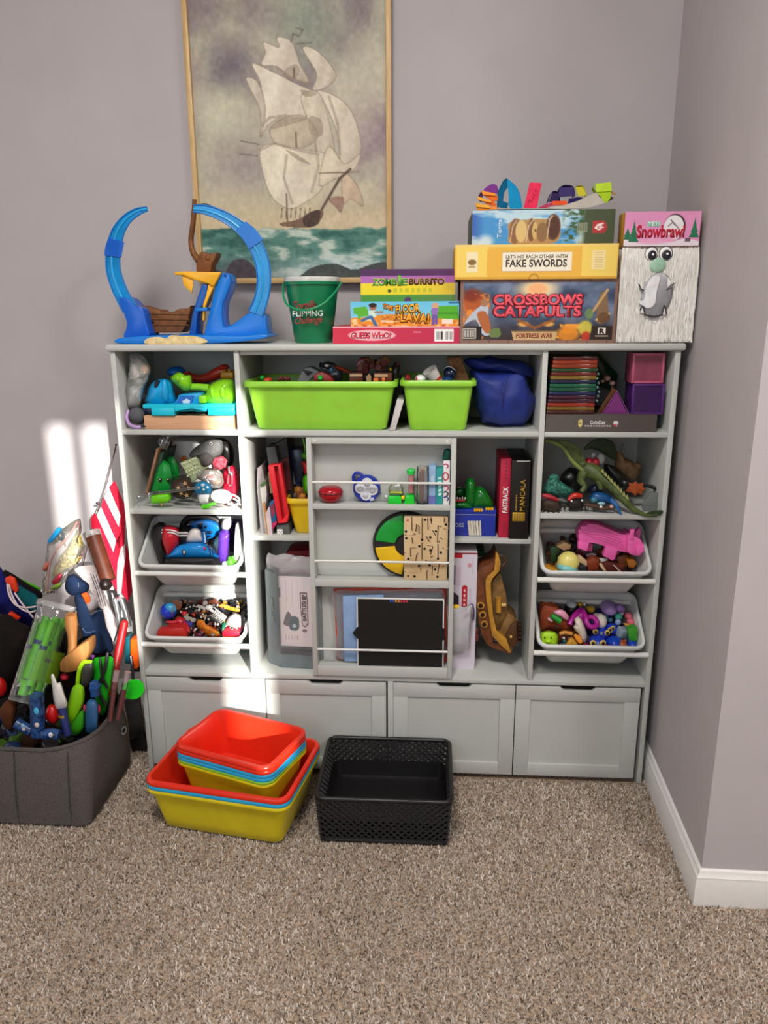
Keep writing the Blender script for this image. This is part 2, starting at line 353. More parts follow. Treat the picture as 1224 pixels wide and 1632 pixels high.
def carpet_pile():
    xs, ys = [], []
    n = 250000
    x = RNG.uniform(-0.75, 1.75, n); y = RNG.uniform(-1.05, 0.32, n)
    keep = ~((x > WIN0[0]+0.0) & (y > WIN0[1])) & ~((x > -0.001) & (x < 1.203) & (y > -0.003))
    x, y = x[keep], y[keep]; n = len(x)
    h = RNG.uniform(0.005, 0.0085, n); a = RNG.uniform(0, 2*math.pi, n); wd = RNG.uniform(0.0009, 0.0016, n)
    lean = RNG.normal(0, 0.0028, (n, 2)); z0 = -0.006
    V = np.zeros((n, 4, 3))
    V[:, 0] = np.stack([x-np.cos(a)*wd, y-np.sin(a)*wd, np.full(n, z0)], 1); V[:, 1] = np.stack([x+np.cos(a)*wd, y+np.sin(a)*wd, np.full(n, z0)], 1)
    V[:, 2] = np.stack([x+np.cos(a)*wd*0.8+lean[:, 0], y+np.sin(a)*wd*0.8+lean[:, 1], z0+h], 1); V[:, 3] = np.stack([x-np.cos(a)*wd*0.8+lean[:, 0], y-np.sin(a)*wd*0.8+lean[:, 1], z0+h], 1)
    me = bpy.data.meshes.new('carpet_pile'); me.vertices.add(n*4); me.vertices.foreach_set('co', V.astype(np.float32).ravel())
    me.loops.add(n*4); me.loops.foreach_set('vertex_index', np.arange(n*4, dtype=np.int32)); me.polygons.add(n); me.polygons.foreach_set('loop_start', np.arange(0, n*4, 4, dtype=np.int32)); me.update(calc_edges=True); me.validate()
    pal = np.array([lin(c) for c in ('d4cabf', 'cbc1b5', 'ddd3c8', 'b0a497', '695d52', 'e4dbd0', 'c2b6aa')]); idx = RNG.choice(len(pal), n, p=[.27, .25, .12, .10, .11, .03, .12])
    big = np.array([mnoise.noise(Vector((px*3.2, py*3.2, 0.3))) for px, py in zip(x, y)]); col = pal[idx]*(1+0.2*big)[:, None]
    at = me.color_attributes.new('Col', 'FLOAT_COLOR', 'POINT'); at.data.foreach_set('color', np.concatenate([np.repeat(col, 4, 0), np.ones((n*4, 1))], 1).astype(np.float32).ravel())
    m = _print('carpet_fibre', 1.0, 0.03); me.materials.append(m)
    o = _obj('carpet_pile', me); o['kind'] = 'stuff'; o['label'] = 'short brown and beige flecked carpet pile'; o['category'] = 'carpet'
carpet_pile()
# skirting boards with a stepped top
def skirting(name, pts, label):
    prof = [(0, 0), (0.0125, 0), (0.0125, 0.052), (0.0105, 0.056), (0.0105, 0.062), (0.007, 0.066), (0.005, 0.073), (0.0, 0.076)]
    rings = []
    for i, p in enumerate(pts):
        p = Vector(p); d0 = (Vector(pts[i])-Vector(pts[i-1])).normalized() if i > 0 else None; d1 = (Vector(pts[i+1])-Vector(pts[i])).normalized() if i < len(pts)-1 else None
        n0 = Vector((d0.y, -d0.x, 0)) if d0 else None; n1 = Vector((d1.y, -d1.x, 0)) if d1 else None
        n_ = n0 if n1 is None else n1 if n0 is None else (n0+n1)/(1+n0.dot(n1))
        rings.append([Vector((p.x, p.y, 0))+n_*q+Vector((0, 0, h-0.004)) for q, h in prof])
    struct(name, loft(rings), TRIM, label, 'skirting board')
skirting('baseboard_right', [(2.6, WIN0[1]-0.02, 0), (WIN0[0], WIN0[1], 0), (WIN1[0], YB-0.001, 0)][::-1], 'white moulded skirting board turning the wall corner')
skirting('baseboard_back', [(-2.0, YB, 0), (1.22, YB, 0)], 'white moulded skirting board behind the cabinet')
# ceiling fixtures
for x, y, lab in ((0.45, -1.35, 'round white ceiling lamp in front of the cabinet'), (1.95, -1.9, 'round white ceiling lamp over the far part of the room')):
    thing('ceiling_lamp', lab, 'ceiling lamp', [('ring', lathe([(0.31, -0.05), (0.34, -0.05), (0.34, 0.0), (0.31, 0.0)], (x, y, 2.45), 40, cap=False), TRIM), ('mounting_plate', lathe([(0.0, -0.008), (0.31, -0.008), (0.31, 0), (0, 0)], (x, y, 2.449), 40), TRIM)])

# ================================================================== the cabinet
W, T, D = 1.2, 0.0112, 0.252
H1, HT, S1T, S1B, S4T, S4B = 1.0143, 1.0290, 0.8448, 0.8341, 0.2636, 0.2524
DL, DR, XM = 0.2691, 0.9192, 0.5940
S2T, S2B, SC2T, SC2B = 0.6645, 0.6535, 0.5960, 0.5850
CAB = M('bfc1bc', rough=0.42, spec=0.35, grain=0.012, gscale=15, name='cabinet_paint')
RAILM = M('e0e0da', rough=0.35, spec=0.4, grain=0.01, name='rail_plastic')
b_ = 0.0012
TR = 0.045    # the middle shelf sits behind the sliding rack
parts = [
 ('top', bx(-0.0075, W+0.0075, -0.008, D+0.012, H1, HT, 0.005, 3), CAB),
 ('side_panel', bx(0, T, 0, D, 0, H1, b_), CAB), ('side_panel', bx(W-T, W, 0, D, 0, H1, b_), CAB),
 ('divider', bx(DL, DL+T, 0, D-0.02, S4T, H1, b_), CAB), ('divider', bx(DR, DR+T, 0, D-0.02, S4T, H1, b_), CAB),
 ('shelf', bx(T, DL, 0.0005, D-0.02, S1B, S1T, b_), CAB), ('shelf', bx(DL+T, DR, 0.0005, D-0.02, S1B, S1T, b_), CAB), ('shelf', bx(DR+T, W-T, 0.0005, D-0.02, S1B, S1T, b_), CAB),
 ('shelf', bx(T, DL, 0.0005, D-0.02, S2B, S2T, b_), CAB), ('shelf', bx(DR+T, W-T, 0.0005, D-0.02, S2B, S2T, b_), CAB),
 ('shelf', bx(DL+T, DR, TR, D-0.02, SC2B-0.004, SC2T-0.004, b_), CAB),
 ('shelf', bx(T, W-T, 0.0003, D-0.02, S4B, S4T, b_), CAB),
 ('back_panel', bx(T, W-T, D-0.02, D-0.014, 0.02, H1), CAB),
 ('post', bx(XM, XM+T+0.002, 0.0006, D-0.02, 0.0, S4B, b_), CAB),
 ('track', bx(DL+T, DR, 0.006, 0.05, H1-0.0085, H1, b_), CAB), ('track', bx(DL+T, DR, 0.004, 0.05, S1B-0.004, S1B, 0.0008), M('8f918c', rough=0.5)),
]
# bin rails: a front and a back dowel for each tilted bin
BINS = []
for (xa, xb) in ((T, DL), (DR+T, W-T)):
    for zf in (0.334, 0.512):
        parts.append(('bin_rail', tube([(xa, 0.0, zf), (xb, 0.0, zf)], 0.0062, 12), RAILM)); parts.append(('bin_rail', tube([(xa, 0.118, zf+0.0805), (xb, 0.118, zf+0.0805)], 0.0062, 12), RAILM))
        BINS.append((xa, xb, zf))
# four framed drawers with a cut-out grip
def drawer_parts(x0, x1):
    z0, z1 = 0.012, S4B-0.0045; st = 0.034; rl = 0.035; y0, y1 = 0.001, 0.013; c = (x0+x1)/2; g = 0.042; gd = 0.0095
    top = [(x0, z1-rl)] + [(x1, z1-rl), (x1, z1), (c+g, z1)] + [(c+g-0.004, z1-0.004), (c+g-0.008, z1-0.0082), (c+g-0.013, z1-gd), (c-g+0.013, z1-gd), (c-g+0.008, z1-0.0082), (c-g+0.004, z1-0.004)] + [(c-g, z1), (x0, z1)]
    front = poly3([(x, y0, z) for x, z in top], Vector((0, y1-y0, 0)), 0.0007)
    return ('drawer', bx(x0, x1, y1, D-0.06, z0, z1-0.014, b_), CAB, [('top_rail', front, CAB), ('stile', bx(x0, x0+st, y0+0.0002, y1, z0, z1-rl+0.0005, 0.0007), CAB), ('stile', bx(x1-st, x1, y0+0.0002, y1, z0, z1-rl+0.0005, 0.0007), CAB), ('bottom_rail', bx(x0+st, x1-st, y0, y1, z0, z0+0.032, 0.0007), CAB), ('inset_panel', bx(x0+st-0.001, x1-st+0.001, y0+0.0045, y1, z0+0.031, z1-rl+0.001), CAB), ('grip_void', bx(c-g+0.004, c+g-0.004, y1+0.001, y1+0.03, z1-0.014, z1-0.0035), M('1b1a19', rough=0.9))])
gap = 0.002
l0, l1 = T+0.0015, XM-0.004; r0, r1 = XM+T+0.0025, W-T-0.0085
lm, rm = (l0+l1)/2+0.0005, (r0+r1)/2
for a, b in ((l0, lm-gap*0.6), (lm+gap*0.6, l1), (r0, rm-gap*0.6), (rm+gap*0.6, r1)): parts.append(drawer_parts(a, b))
parts.append(('kick_board', bx(T, W-T, 0.05, 0.06, 0.0, 0.03), CAB))
# sliding front rack with three trays and guard rods
RX0, RX1, RZ0, RZ1, RY0, RY1 = 0.4190, 0.7445, 0.2665, 0.8300, -0.006, 0.0415
sub = [('frame_side', bx(RX0, RX0+T, RY0, RY1, RZ0, RZ1, b_), CAB), ('frame_side', bx(RX1-T, RX1, RY0, RY1, RZ0, RZ1, b_), CAB),
       ('frame_top', bx(RX0+T, RX1-T, RY0, RY1, RZ1-0.0125, RZ1, b_), CAB)]
for z0, z1 in ((0.671, 0.6835), (0.489, 0.5055), (RZ0, 0.2915)): sub.append(('rack_shelf', bx(RX0+T, RX1-T, RY0+0.0005, RY1, z0, z1-0.002, b_), CAB)); sub.append(('front_lip', bx(RX0+T, RX1-T, RY0-0.0002, RY0+0.008, z0, z1, b_), CAB))
for z in (0.7312, 0.549, 0.332): sub.append(('guard_rod', tube([(RX0+T, RY0+0.004, z+0.0005), (RX1-T, RY0+0.004, z)], 0.0028, 12), RAILM))
for cx in (RX0+0.02, RX1-0.02): sub.append(('screw_cap', lathe([(0, 0), (0.003, 0), (0.0025, 0.0008), (0, 0.001)], (cx, RY0, RZ1-0.006), 12, (0, -1, 0)), RAILM))
parts.append(('sliding_rack', bx(RX0+T, RX1-T, RY1-0.004, RY1, RZ0+0.01, RZ1-0.01), CAB, sub))
thing('storage_cabinet', 'pale grey toy storage cabinet with shelves, sliding front rack and four drawers', 'cabinet', parts)
# ================================================================== flat print painting (box fronts, canvas)
def vnoise(X, Y, fx, fy, seed=0, octv=4):
    out = 0; amp = 1.0; tot = 0
    for o in range(octv):
        r = np.random.default_rng(seed*31+o); G = r.random((66, 66)); x = (X*fx*2**o) % 64; y = (Y*fy*2**o) % 64
        i, j = x.astype(int), y.astype(int); a, b = x-i, y-j; a = a*a*(3-2*a); b = b*b*(3-2*b)
        out = out+amp*((G[j, i]*(1-a)+G[j, i+1]*a)*(1-b)+(G[j+1, i]*(1-a)+G[j+1, i+1]*a)*b); tot += amp; amp *= 0.5
    return out/tot
def rgb(c): return np.array([int(c[i:i+2], 16)/255.0 for i in (0, 2, 4)])
class Art:
    """paints in window pixels: box = (u0, v0, u1, v1) of the printed face"""
    def __init__(s, X, Y, b, base): s.U = b[0]+X*(b[2]-b[0]); s.V = b[1]+Y*(b[3]-b[1]); s.X, s.Y = X, Y; s.img = np.zeros(X.shape+(3,))+rgb(base)
    def mix(s, m, c): s.img = s.img*(1-m[..., None])+(rgb(c) if isinstance(c, str) else c)*m[..., None]; return s
    def rect(s, u0, v0, u1, v1, c, a=1.0): return s.mix(((s.U >= u0) & (s.U <= u1) & (s.V >= v0) & (s.V <= v1))*a, c)
    def ell(s, u, v, ru, rv, c, a=1.0, soft=0.12, rot=0.0):
        du, dv = s.U-u, s.V-v; ca, sa = math.cos(rot), math.sin(rot)
        d = np.sqrt(((du*ca+dv*sa)/ru)**2+((-du*sa+dv*ca)/rv)**2); return s.mix(np.clip((1-d)/soft+0.5, 0, 1)*a, c)
    def inside(s, pts):
        m = np.zeros(s.U.shape, bool); n = len(pts)
        for i in range(n):
            (x0, y0), (x1, y1) = pts[i], pts[(i+1) % n]
            if y0 == y1: continue
            m ^= ((s.V >= min(y0, y1)) & (s.V < max(y0, y1)) & (s.U < x0+(s.V-y0)*(x1-x0)/(y1-y0)))
        return m
    def poly(s, pts, c, a=1.0, sm=0):
        if sm: pts = smooth_pts(pts, sm)
        return s.mix(s.inside(pts)*a, c)
    def line(s, pts, w, c, a=1.0):
        for (x0, y0), (x1, y1) in zip(pts[:-1], pts[1:]):
            L = max(1e-6, (x1-x0)**2+(y1-y0)**2); t = np.clip(((s.U-x0)*(x1-x0)+(s.V-y0)*(y1-y0))/L, 0, 1)
            d = np.hypot(s.U-x0-t*(x1-x0), s.V-y0-t*(y1-y0)); s.mix(np.clip((w-d)/(w*0.5)+0.5, 0, 1)*a, c)
        return s
    def speck(s, fx, fy, seed, lo, hi, c, a=1.0): return s.mix(np.clip((vnoise(s.X, s.Y, fx, fy, seed)-lo)/(hi-lo), 0, 1)*a, c)
def game_box(name, label, c, rect, y0, depth, body, art, base, texts=(), n=(120, 60), z0=None, extra=(), rotz=0.0):
    """closed card box: front face fills the window rectangle at depth y0; printed front panel and lettering are its parts"""
    u0, v0, u1, v1 = rect; l = c(u0, (v0+v1)/2, y0).x; r = c(u1, (v0+v1)/2, y0).x; zb = c((u0+u1)/2, v1, y0).z if z0 is None else z0; zt = c((u0+u1)/2, v0, y0).z
    def at(u, v, out=0.0008): return Vector((l+(u-u0)/(u1-u0)*(r-l), y0-out, zt+(v-v0)/(v1-v0)*(zb-zt)))
    kx, kz = (r-l)/(u1-u0), (zt-zb)/(v1-v0)
    def fn(X, Y): A = Art(X, Y, rect, base); art(A); return A.img
    pr = [('box_body', bx(l, r, y0, y0+depth, zb, zt, 0.0012), body), ('printed_front', Pan(at(u0, v0, 0.0004), at(u1, v0, 0.0004), at(u0, v1, 0.0004), n[0], n[1], fn), None)]
    for t in texts:
        body_, uc, vc, wu, hv, col = t[:6]; o = t[6] if len(t) > 6 else {}; a = o.get('a', 0.0)
        rv = Vector((math.cos(a), 0, math.sin(a))); uv = Vector((-math.sin(a), 0, math.cos(a)))
        if o.get('edge'): pr.append(('lettering', Txt(body_, at(uc, vc, o.get('out', 0.0007)), wu*kx, hv*kz, rv, uv, CARD(o['edge']), o.get('eb', 0.06)), None))
        pr.append(('lettering', Txt(body_, at(uc, vc, o.get('out', 0.0007)+(0.0004 if o.get('edge') else 0)), wu*kx*(0.97 if o.get('edge') else 1), hv*kz*(0.9 if o.get('edge') else 1), rv, uv, CARD(col), o.get('b', 0.0), shear=o.get('sh', 0.0)), None))
    for e in extra: pr.append(e(at, kx, kz))
    return thing(name, label, 'game box', pr)
# ================================================================== more shape helpers
def puff(c, pts, yc, ry, n=4, rings=5, sm=True, warp=0.0, wf=40.0, back=1.0, p=0.5):
    """soft body with the given window outline: full in the middle, thin at the rim; ry metres towards the viewer"""
    q = smooth_pts(pts, n) if sm else pts; mu = sum(a for a, b in q)/len(q); mv = sum(b for a, b in q)/len(q)
    R = []
    fr = [i/rings for i in range(1, rings+1)]
    def ring(f, s):
        d = ry*(max(0, 1-f*f)**p)*s; return [c(mu+(a-mu)*f, mv+(b-mv)*f, yc-d) for a, b in q]
    bm = bmesh.new(); F = [[bm.verts.new(x) for x in ring(f, 1)] for f in fr]; Bk = [[bm.verts.new(x) for x in ring(f, -back)] for f in fr[:-1]]+[F[-1]]
    cf = bm.verts.new(c(mu, mv, yc-ry)); cb = bm.verts.new(c(mu, mv, yc+ry*back)); N = len(q)
    for L, ctr in ((F, cf), (Bk, cb)):
        for k in range(N): bm.faces.new((ctr, L[0][k], L[0][(k+1) % N]))
        for i in range(len(L)-1):
            for k in range(N): bm.faces.new((L[i][k], L[i+1][k], L[i+1][(k+1) % N], L[i][(k+1) % N]))
    bmesh.ops.recalc_face_normals(bm, faces=bm.faces)
    if warp: wobble(bm, warp, wf, mu)
    return bm
def one(name, label, cat, bm, mat, group=None): return thing(name, label, cat, (bm, mat), group)
def bits(label, cat, pts_fn, n, pal, smin, smax, seed, name='toy_pieces'):
    """uncountable small pieces in a heap: one object"""
    r = random.Random(seed); bm = bmesh.new(); cols = []
    mats = [PL(c) for c in pal]
    for k in range(n):
        s = [r.uniform(smin, smax) for _ in range(3)]; b = box(pts_fn(r), s, min(s)*0.15, 1, (r.uniform(0, 6), r.uniform(0, 6), r.uniform(0, 6))) if r.random() < 0.6 else ell(pts_fn(r), [x*0.55 for x in s], 8, 6)
        mi = r.randrange(len(mats))
        for f in b.faces: f.material_index = mi
        me = bpy.data.meshes.new('_t'); b.to_mesh(me); b.free(); bm.from_mesh(me); bpy.data.meshes.remove(me)
    off = base_of([bm]); o = _obj(name, _mesh(bm, name, off, mats), None, off); o['label'] = label; o['category'] = cat; o['kind'] = 'stuff'; return o
def dot(c, u, v, y, r, mat, name='dot'): return (name, cell(c, u, v, y, r, r, r*c.m(y)*0.5, 10, 6), mat)
WHT = PL('efefec'); BLK = PL('1c1b1c', 0.4); GRY = PL('8a8c8c'); REDP = PL('d02028'); NAVY = PL('1d2740'); GOLD = M('c9a13c', rough=0.35, metal=0.6); STEEL = M('b9bcbe', rough=0.25, metal=0.9)
BWN = PL('6a3520'); TAN = PL('c9a878'); ORG = PL('e8761c'); YLW = PL('f0c81e'); GRNB = PL('1fa83a'); LIME = PL('86c81e'); BLU = PL('1a5fc0'); PURP = PL('6a3aa8'); PINK = PL('e86a9a'); TEAL = PL('1a7a78')
# ================================================================== picture on the wall
cA = CR(280, 0, 3.4)
yp = 0.300; px0, px1, pz0, pz1 = P(303, 226, yp).x, P(624, 220, yp).x, P(470, 451.5, yp).z, 1.925
fwid = 0.0128
def ship_paint(X, Y):
    # window pixels of the visible canvas: u 0..1000 across, v as in the window (top of the canvas lies above it)
    A = Art(X, Y, (0, -360, 1000, 1500), 'b9b3a0')
    A.img = A.img*0+rgb('b7b49f')
    n1 = vnoise(X, Y, 3, 4, 3, 5); n2 = vnoise(X+3, Y, 3.4, 4.6, 8, 5); n3 = vnoise(X, Y, 60, 80, 5, 2); n4 = vnoise(X, Y, 7, 9, 15, 5)
    A.mix(np.clip((n1-0.42)*4, 0, 1)*0.75, 'd9d2b6'); A.mix(np.clip((n2-0.49)*5, 0, 1)*0.7, '8d7d84'); A.mix(np.clip((n4-0.5)*6, 0, 1)*0.45, 'c9bfa8'); A.mix(np.clip((0.44-n4)*6, 0, 1)*0.3, '776a6e')
    A.mix(np.clip(1-np.abs(A.V-120)/330, 0, 1)*np.clip(1-np.abs(A.U-600)/300, 0, 1)*0.8, '8d9a8c'); A.mix(np.clip(1-np.hypot((A.U-230)/210, (A.V-330)/190), 0, 1)*0.9, '6f6672')
    A.mix(np.clip(1-np.hypot((A.U-120)/200, (A.V-560)/170), 0, 1)*0.9, 'd8d6ba'); A.mix(np.clip(1-np.hypot((A.U-930)/250, (A.V-700)/260), 0, 1)*0.7, '9b8390')
    A.mix(np.clip(1-np.hypot((A.U-900)/220, (A.V-380)/230), 0, 1)*0.6, 'c9c4b2'); A.mix(np.clip(1-np.hypot((A.U-250)/230, (A.V-850)/200), 0, 1)*0.6, '9a8790')
    A.mix(np.clip((A.V-930)/220, 0, 1)*0.85, 'e2cda4')
    # sails (light cream, each with its shaded folds)
    S = [([(385, 215), (460, 245), (450, 195), (520, 215), (560, 330), (600, 420), (520, 400), (440, 340), (370, 330), (390, 270)], 'd9d0bd'), ([(575, 250), (650, 270), (735, 380), (700, 440), (620, 465), (640, 380)], 'd6cdb9'),
         ([(325, 322), (430, 370), (540, 430), (620, 480), (600, 600), (480, 590), (390, 640), (350, 700), (370, 560), (360, 420)], 'e0d8c4'), ([(290, 400), (350, 420), (380, 560), (350, 700), (352, 560)], 'cfc6b4'),
         ([(640, 470), (720, 490), (800, 560), (845, 680), (850, 800), (760, 860), (740, 700), (690, 560)], 'dcd3be'), ([(560, 500), (650, 480), (700, 640), (720, 800), (640, 860), (620, 700)], 'd4cab4'),
         ([(345, 770), (420, 740), (560, 770), (680, 800), (690, 900), (640, 1000), (560, 1060), (480, 1090), (400, 1030), (360, 920)], 'e3dac3'), ([(400, 660), (480, 600), (580, 600), (640, 700), (560, 760), (430, 740)], 'c7b9a2'),
         ([(690, 760), (770, 850), (850, 800), (820, 880), (720, 930), (640, 960)], 'd8cdb4'), ([(760, 900), (830, 960), (865, 1080), (800, 1040), (760, 1060)], 'cbb59a'), ([(690, 1040), (760, 1030), (750, 1110), (720, 1080)], '9c7a6c')]
    for p, c in S:
        q = smooth_pts(p, 6); mk = A.inside(q)*0.97; us = [a for a, b in q]; vs_ = [b for a, b in q]; gx = np.clip((A.U-min(us))/(max(us)-min(us)), 0, 1); gy = np.clip((A.V-min(vs_))/(max(vs_)-min(vs_)), 0, 1)
        fold = 0.5+0.5*np.sin((gx*1.6+0.5*gy*gy)*7+gy*2); sh = (np.clip(0.62*gx**2+0.3*gy**3, 0, 1)*0.45+0.14*fold)[..., None]
        colr = (rgb(c)*1.12)*(1-sh)+rgb('93806e')*sh; A.img = A.img*(1-mk[..., None])+np.clip(colr, 0, 1)*mk[..., None]; A.line(q+[q[0]], 3.5, '8f7f6c', 0.35)
    for p in ([(540, 330), (560, 360), (530, 410), (470, 380), (500, 345)], [(600, 600), (660, 620), (660, 700), (600, 690)], [(400, 660), (470, 600), (590, 610), (500, 640)], [(470, 770), (520, 790), (600, 850), (540, 830)], [(560, 460), (640, 480), (590, 500)]): A.poly(p, '9b8a76', 0.55, 5)
    for ln in ([(360, 640), (400, 600), (480, 590)], [(345, 770), (420, 735), (520, 770), (640, 800)], [(700, 500), (740, 640), (750, 800)], [(440, 340), (520, 400), (600, 430)], [(620, 700), (640, 860), (600, 1000)], [(480, 800), (460, 920), (500, 1060)]): A.line(ln, 7, 'a3947f', 0.5)
    A.line([(470, 1160), (470, 1010)], 4, '6e5a4c'); A.line([(530, 760), (530, 680)], 4, '6e5a4c'); A.line([(530, 400), (530, 350)], 4, '6e5a4c'); A.line([(640, 900), (845, 895)], 4, '8a7462', 0.8)
    A.line([(610, 1165), (745, 930), (800, 880)], 7, '5d4a40', 0.9)
    for ln in ([(520, 220), (530, 180), (560, 190), (580, 160), (545, 150)], [(540, 230), (620, 225)], [(250, 720), (340, 740)], [(240, 790), (330, 800)]): A.line(ln, 4, '6f675f', 0.6)
    A.poly([(430, 1170), (520, 1150), (610, 1100), (660, 1110), (610, 1190), (470, 1190)], '7d6250', 0.95, 4); A.poly([(560, 1130), (640, 1100), (625, 1180), (560, 1185)], '4a3b36', 0.9, 4)
    for u in range(440, 600, 24): A.line([(u, 1140), (u+6, 1085)], 3, '6e5a4c', 0.7)
    # sea
    sea = np.clip((A.V-1195+18*(vnoise(X, Y, 14, 10, 12, 3)-0.5)*2)/10, 0, 1); A.mix(sea, '5c8c80')
    wv = vnoise(X, Y, 9, 42, 21, 4); A.mix(sea*np.clip((wv-0.52)*6, 0, 1)*0.85, 'dbe4d4'); A.mix(sea*np.clip((0.44-wv)*6, 0, 1)*0.75, '2f5a52')
    A.mix(np.clip((A.V-1330)/120, 0, 1)*np.clip(1-np.abs(A.U-720)/430, 0, 1)*0.95, 'd2e4ea'); A.mix(np.clip((A.V-1330)/150, 0, 1)*np.clip((520-A.U)/300, 0, 1), '6b6f73')
    A.poly([(540, 1510), (560, 1440), (640, 1405), (720, 1400), (790, 1430), (830, 1432), (900, 1405), (1010, 1395), (1010, 1510)], '4b5250', 1, 5); A.poly([(0, 1510), (0, 1440), (60, 1420), (130, 1440), (170, 1380), (240, 1370), (290, 1420), (330, 1510)], '4c454c', 1, 5)
    A.mix(n3*0.10, 'ffffff'); A.mix((1-n3)*0.10, '2a2520'); return A.img
FRM = WOOD('d8b680', 'c19c64', 20, 2, 0.4)
thing('framed_picture', 'tall picture of a sailing ship in a thin pale wood frame on the wall', 'picture', [
 ('canvas', Pan((px0+0.004, yp+0.004, pz1-0.004), (px1-0.004, yp+0.004, pz1-0.004), (px0+0.004, yp+0.004, pz0+0.004), 230, 400, ship_paint, True), None),
 ('backing', bx(px0+0.003, px1-0.003, yp+0.005, YB-0.004, pz0+0.003, pz1-0.003), CARD('8a7a66')),
 ('frame_strip', bx(px0, px0+fwid, yp-0.006, yp+0.012, pz0, pz1, 0.002), FRM), ('frame_strip', bx(px1-fwid, px1, yp-0.006, yp+0.012, pz0, pz1, 0.002), FRM),
 ('frame_strip', bx(px0+fwid, px1-fwid, yp-0.006, yp+0.012, pz0, pz0+fwid, 0.002), WOOD('d8b680', 'c19c64', 20, 0, 0.4)), ('frame_strip', bx(px0+fwid, px1-fwid, yp-0.006, yp+0.012, pz1-fwid, pz1, 0.002), WOOD('d8b680', 'c19c64', 20, 0, 0.4))])

# ================================================================== blue wave loop track with a pirate ship
cB = CR(150, 300, 3.948)
BL1 = PL('0a78d6'); BLT = M('1292d8', rough=0.22, spec=0.45, grain=0.12, gscale=22, alpha=0.9); BLD = PL('0a5cc4'); YEL = PL('f2b21c'); BRN = M('7a4a22', rough=0.6, grain=0.15, gscale=80, bump=0.5, bscale=200); SAND = M('dcc48e', rough=0.7, grain=0.1, gscale=120, bump=0.5, bscale=250)
def rib(pts, off, yc, r=5):
    q = smooth_pts([(a, b, h) for a, b, h in pts], 6, False); o = []
    for i, (u, v, h) in enumerate(q):
        u2, v2, _ = q[min(len(q)-1, i+1)]; u1, v1, _ = q[max(0, i-1)]; L = math.hypot(u2-u1, v2-v1) or 1
        o.append((u-(v2-v1)/L*h*off, v+(u2-u1)/L*h*off, yc))
    return ctube(cB, o, r, 8)
def arch(pts, yc, depth, wl=None):
    """curved channel track: window points (u, v, halfwidth px) swept, depth metres deep, with raised side lips"""
    q = smooth_pts([(a, b, h) for a, b, h in pts], 6, False); rings = []
    for i, (u, v, h) in enumerate(q):
        u2, v2, _ = q[min(len(q)-1, i+1)]; u1, v1, _ = q[max(0, i-1)]; tx, tv = u2-u1, v2-v1; L = math.hypot(tx, tv) or 1; nx, nv = -tv/L, tx/L
        prof = [(-1, 0), (-1, 0.18), (-0.1, 0.22), (-0.1, 0.78), (-1, 0.82), (-1, 1), (1, 1), (1, 0)]
        rings.append([cB(u+nx*h*a, v+nv*h*a, yc+depth*(d-0.5)) for a, d in prof])
    return bevel(loft(rings), 0.0007, 1, 50)
LARC = [(335, 130, 12), (270, 150, 24), (205, 195, 32), (155, 265, 42), (130, 345, 48), (118, 430, 48), (122, 520, 48), (145, 600, 48), (180, 680, 48), (225, 760, 52)]
RARC = [(625, 128, 24), (700, 135, 30), (790, 165, 34), (880, 215, 38), (960, 285, 44), (1020, 370, 48), (1055, 460, 48), (1068, 560, 46), (1062, 650, 46), (1040, 730, 48), (1015, 790, 52)]
base = cprism(cB, smooth_pts([(140, 975), (150, 945), (330, 930), (640, 925), (900, 930), (1060, 920), (1080, 942), (900, 968), (600, 980), (330, 980)], 3), 0.012, 0.125, 0.002)
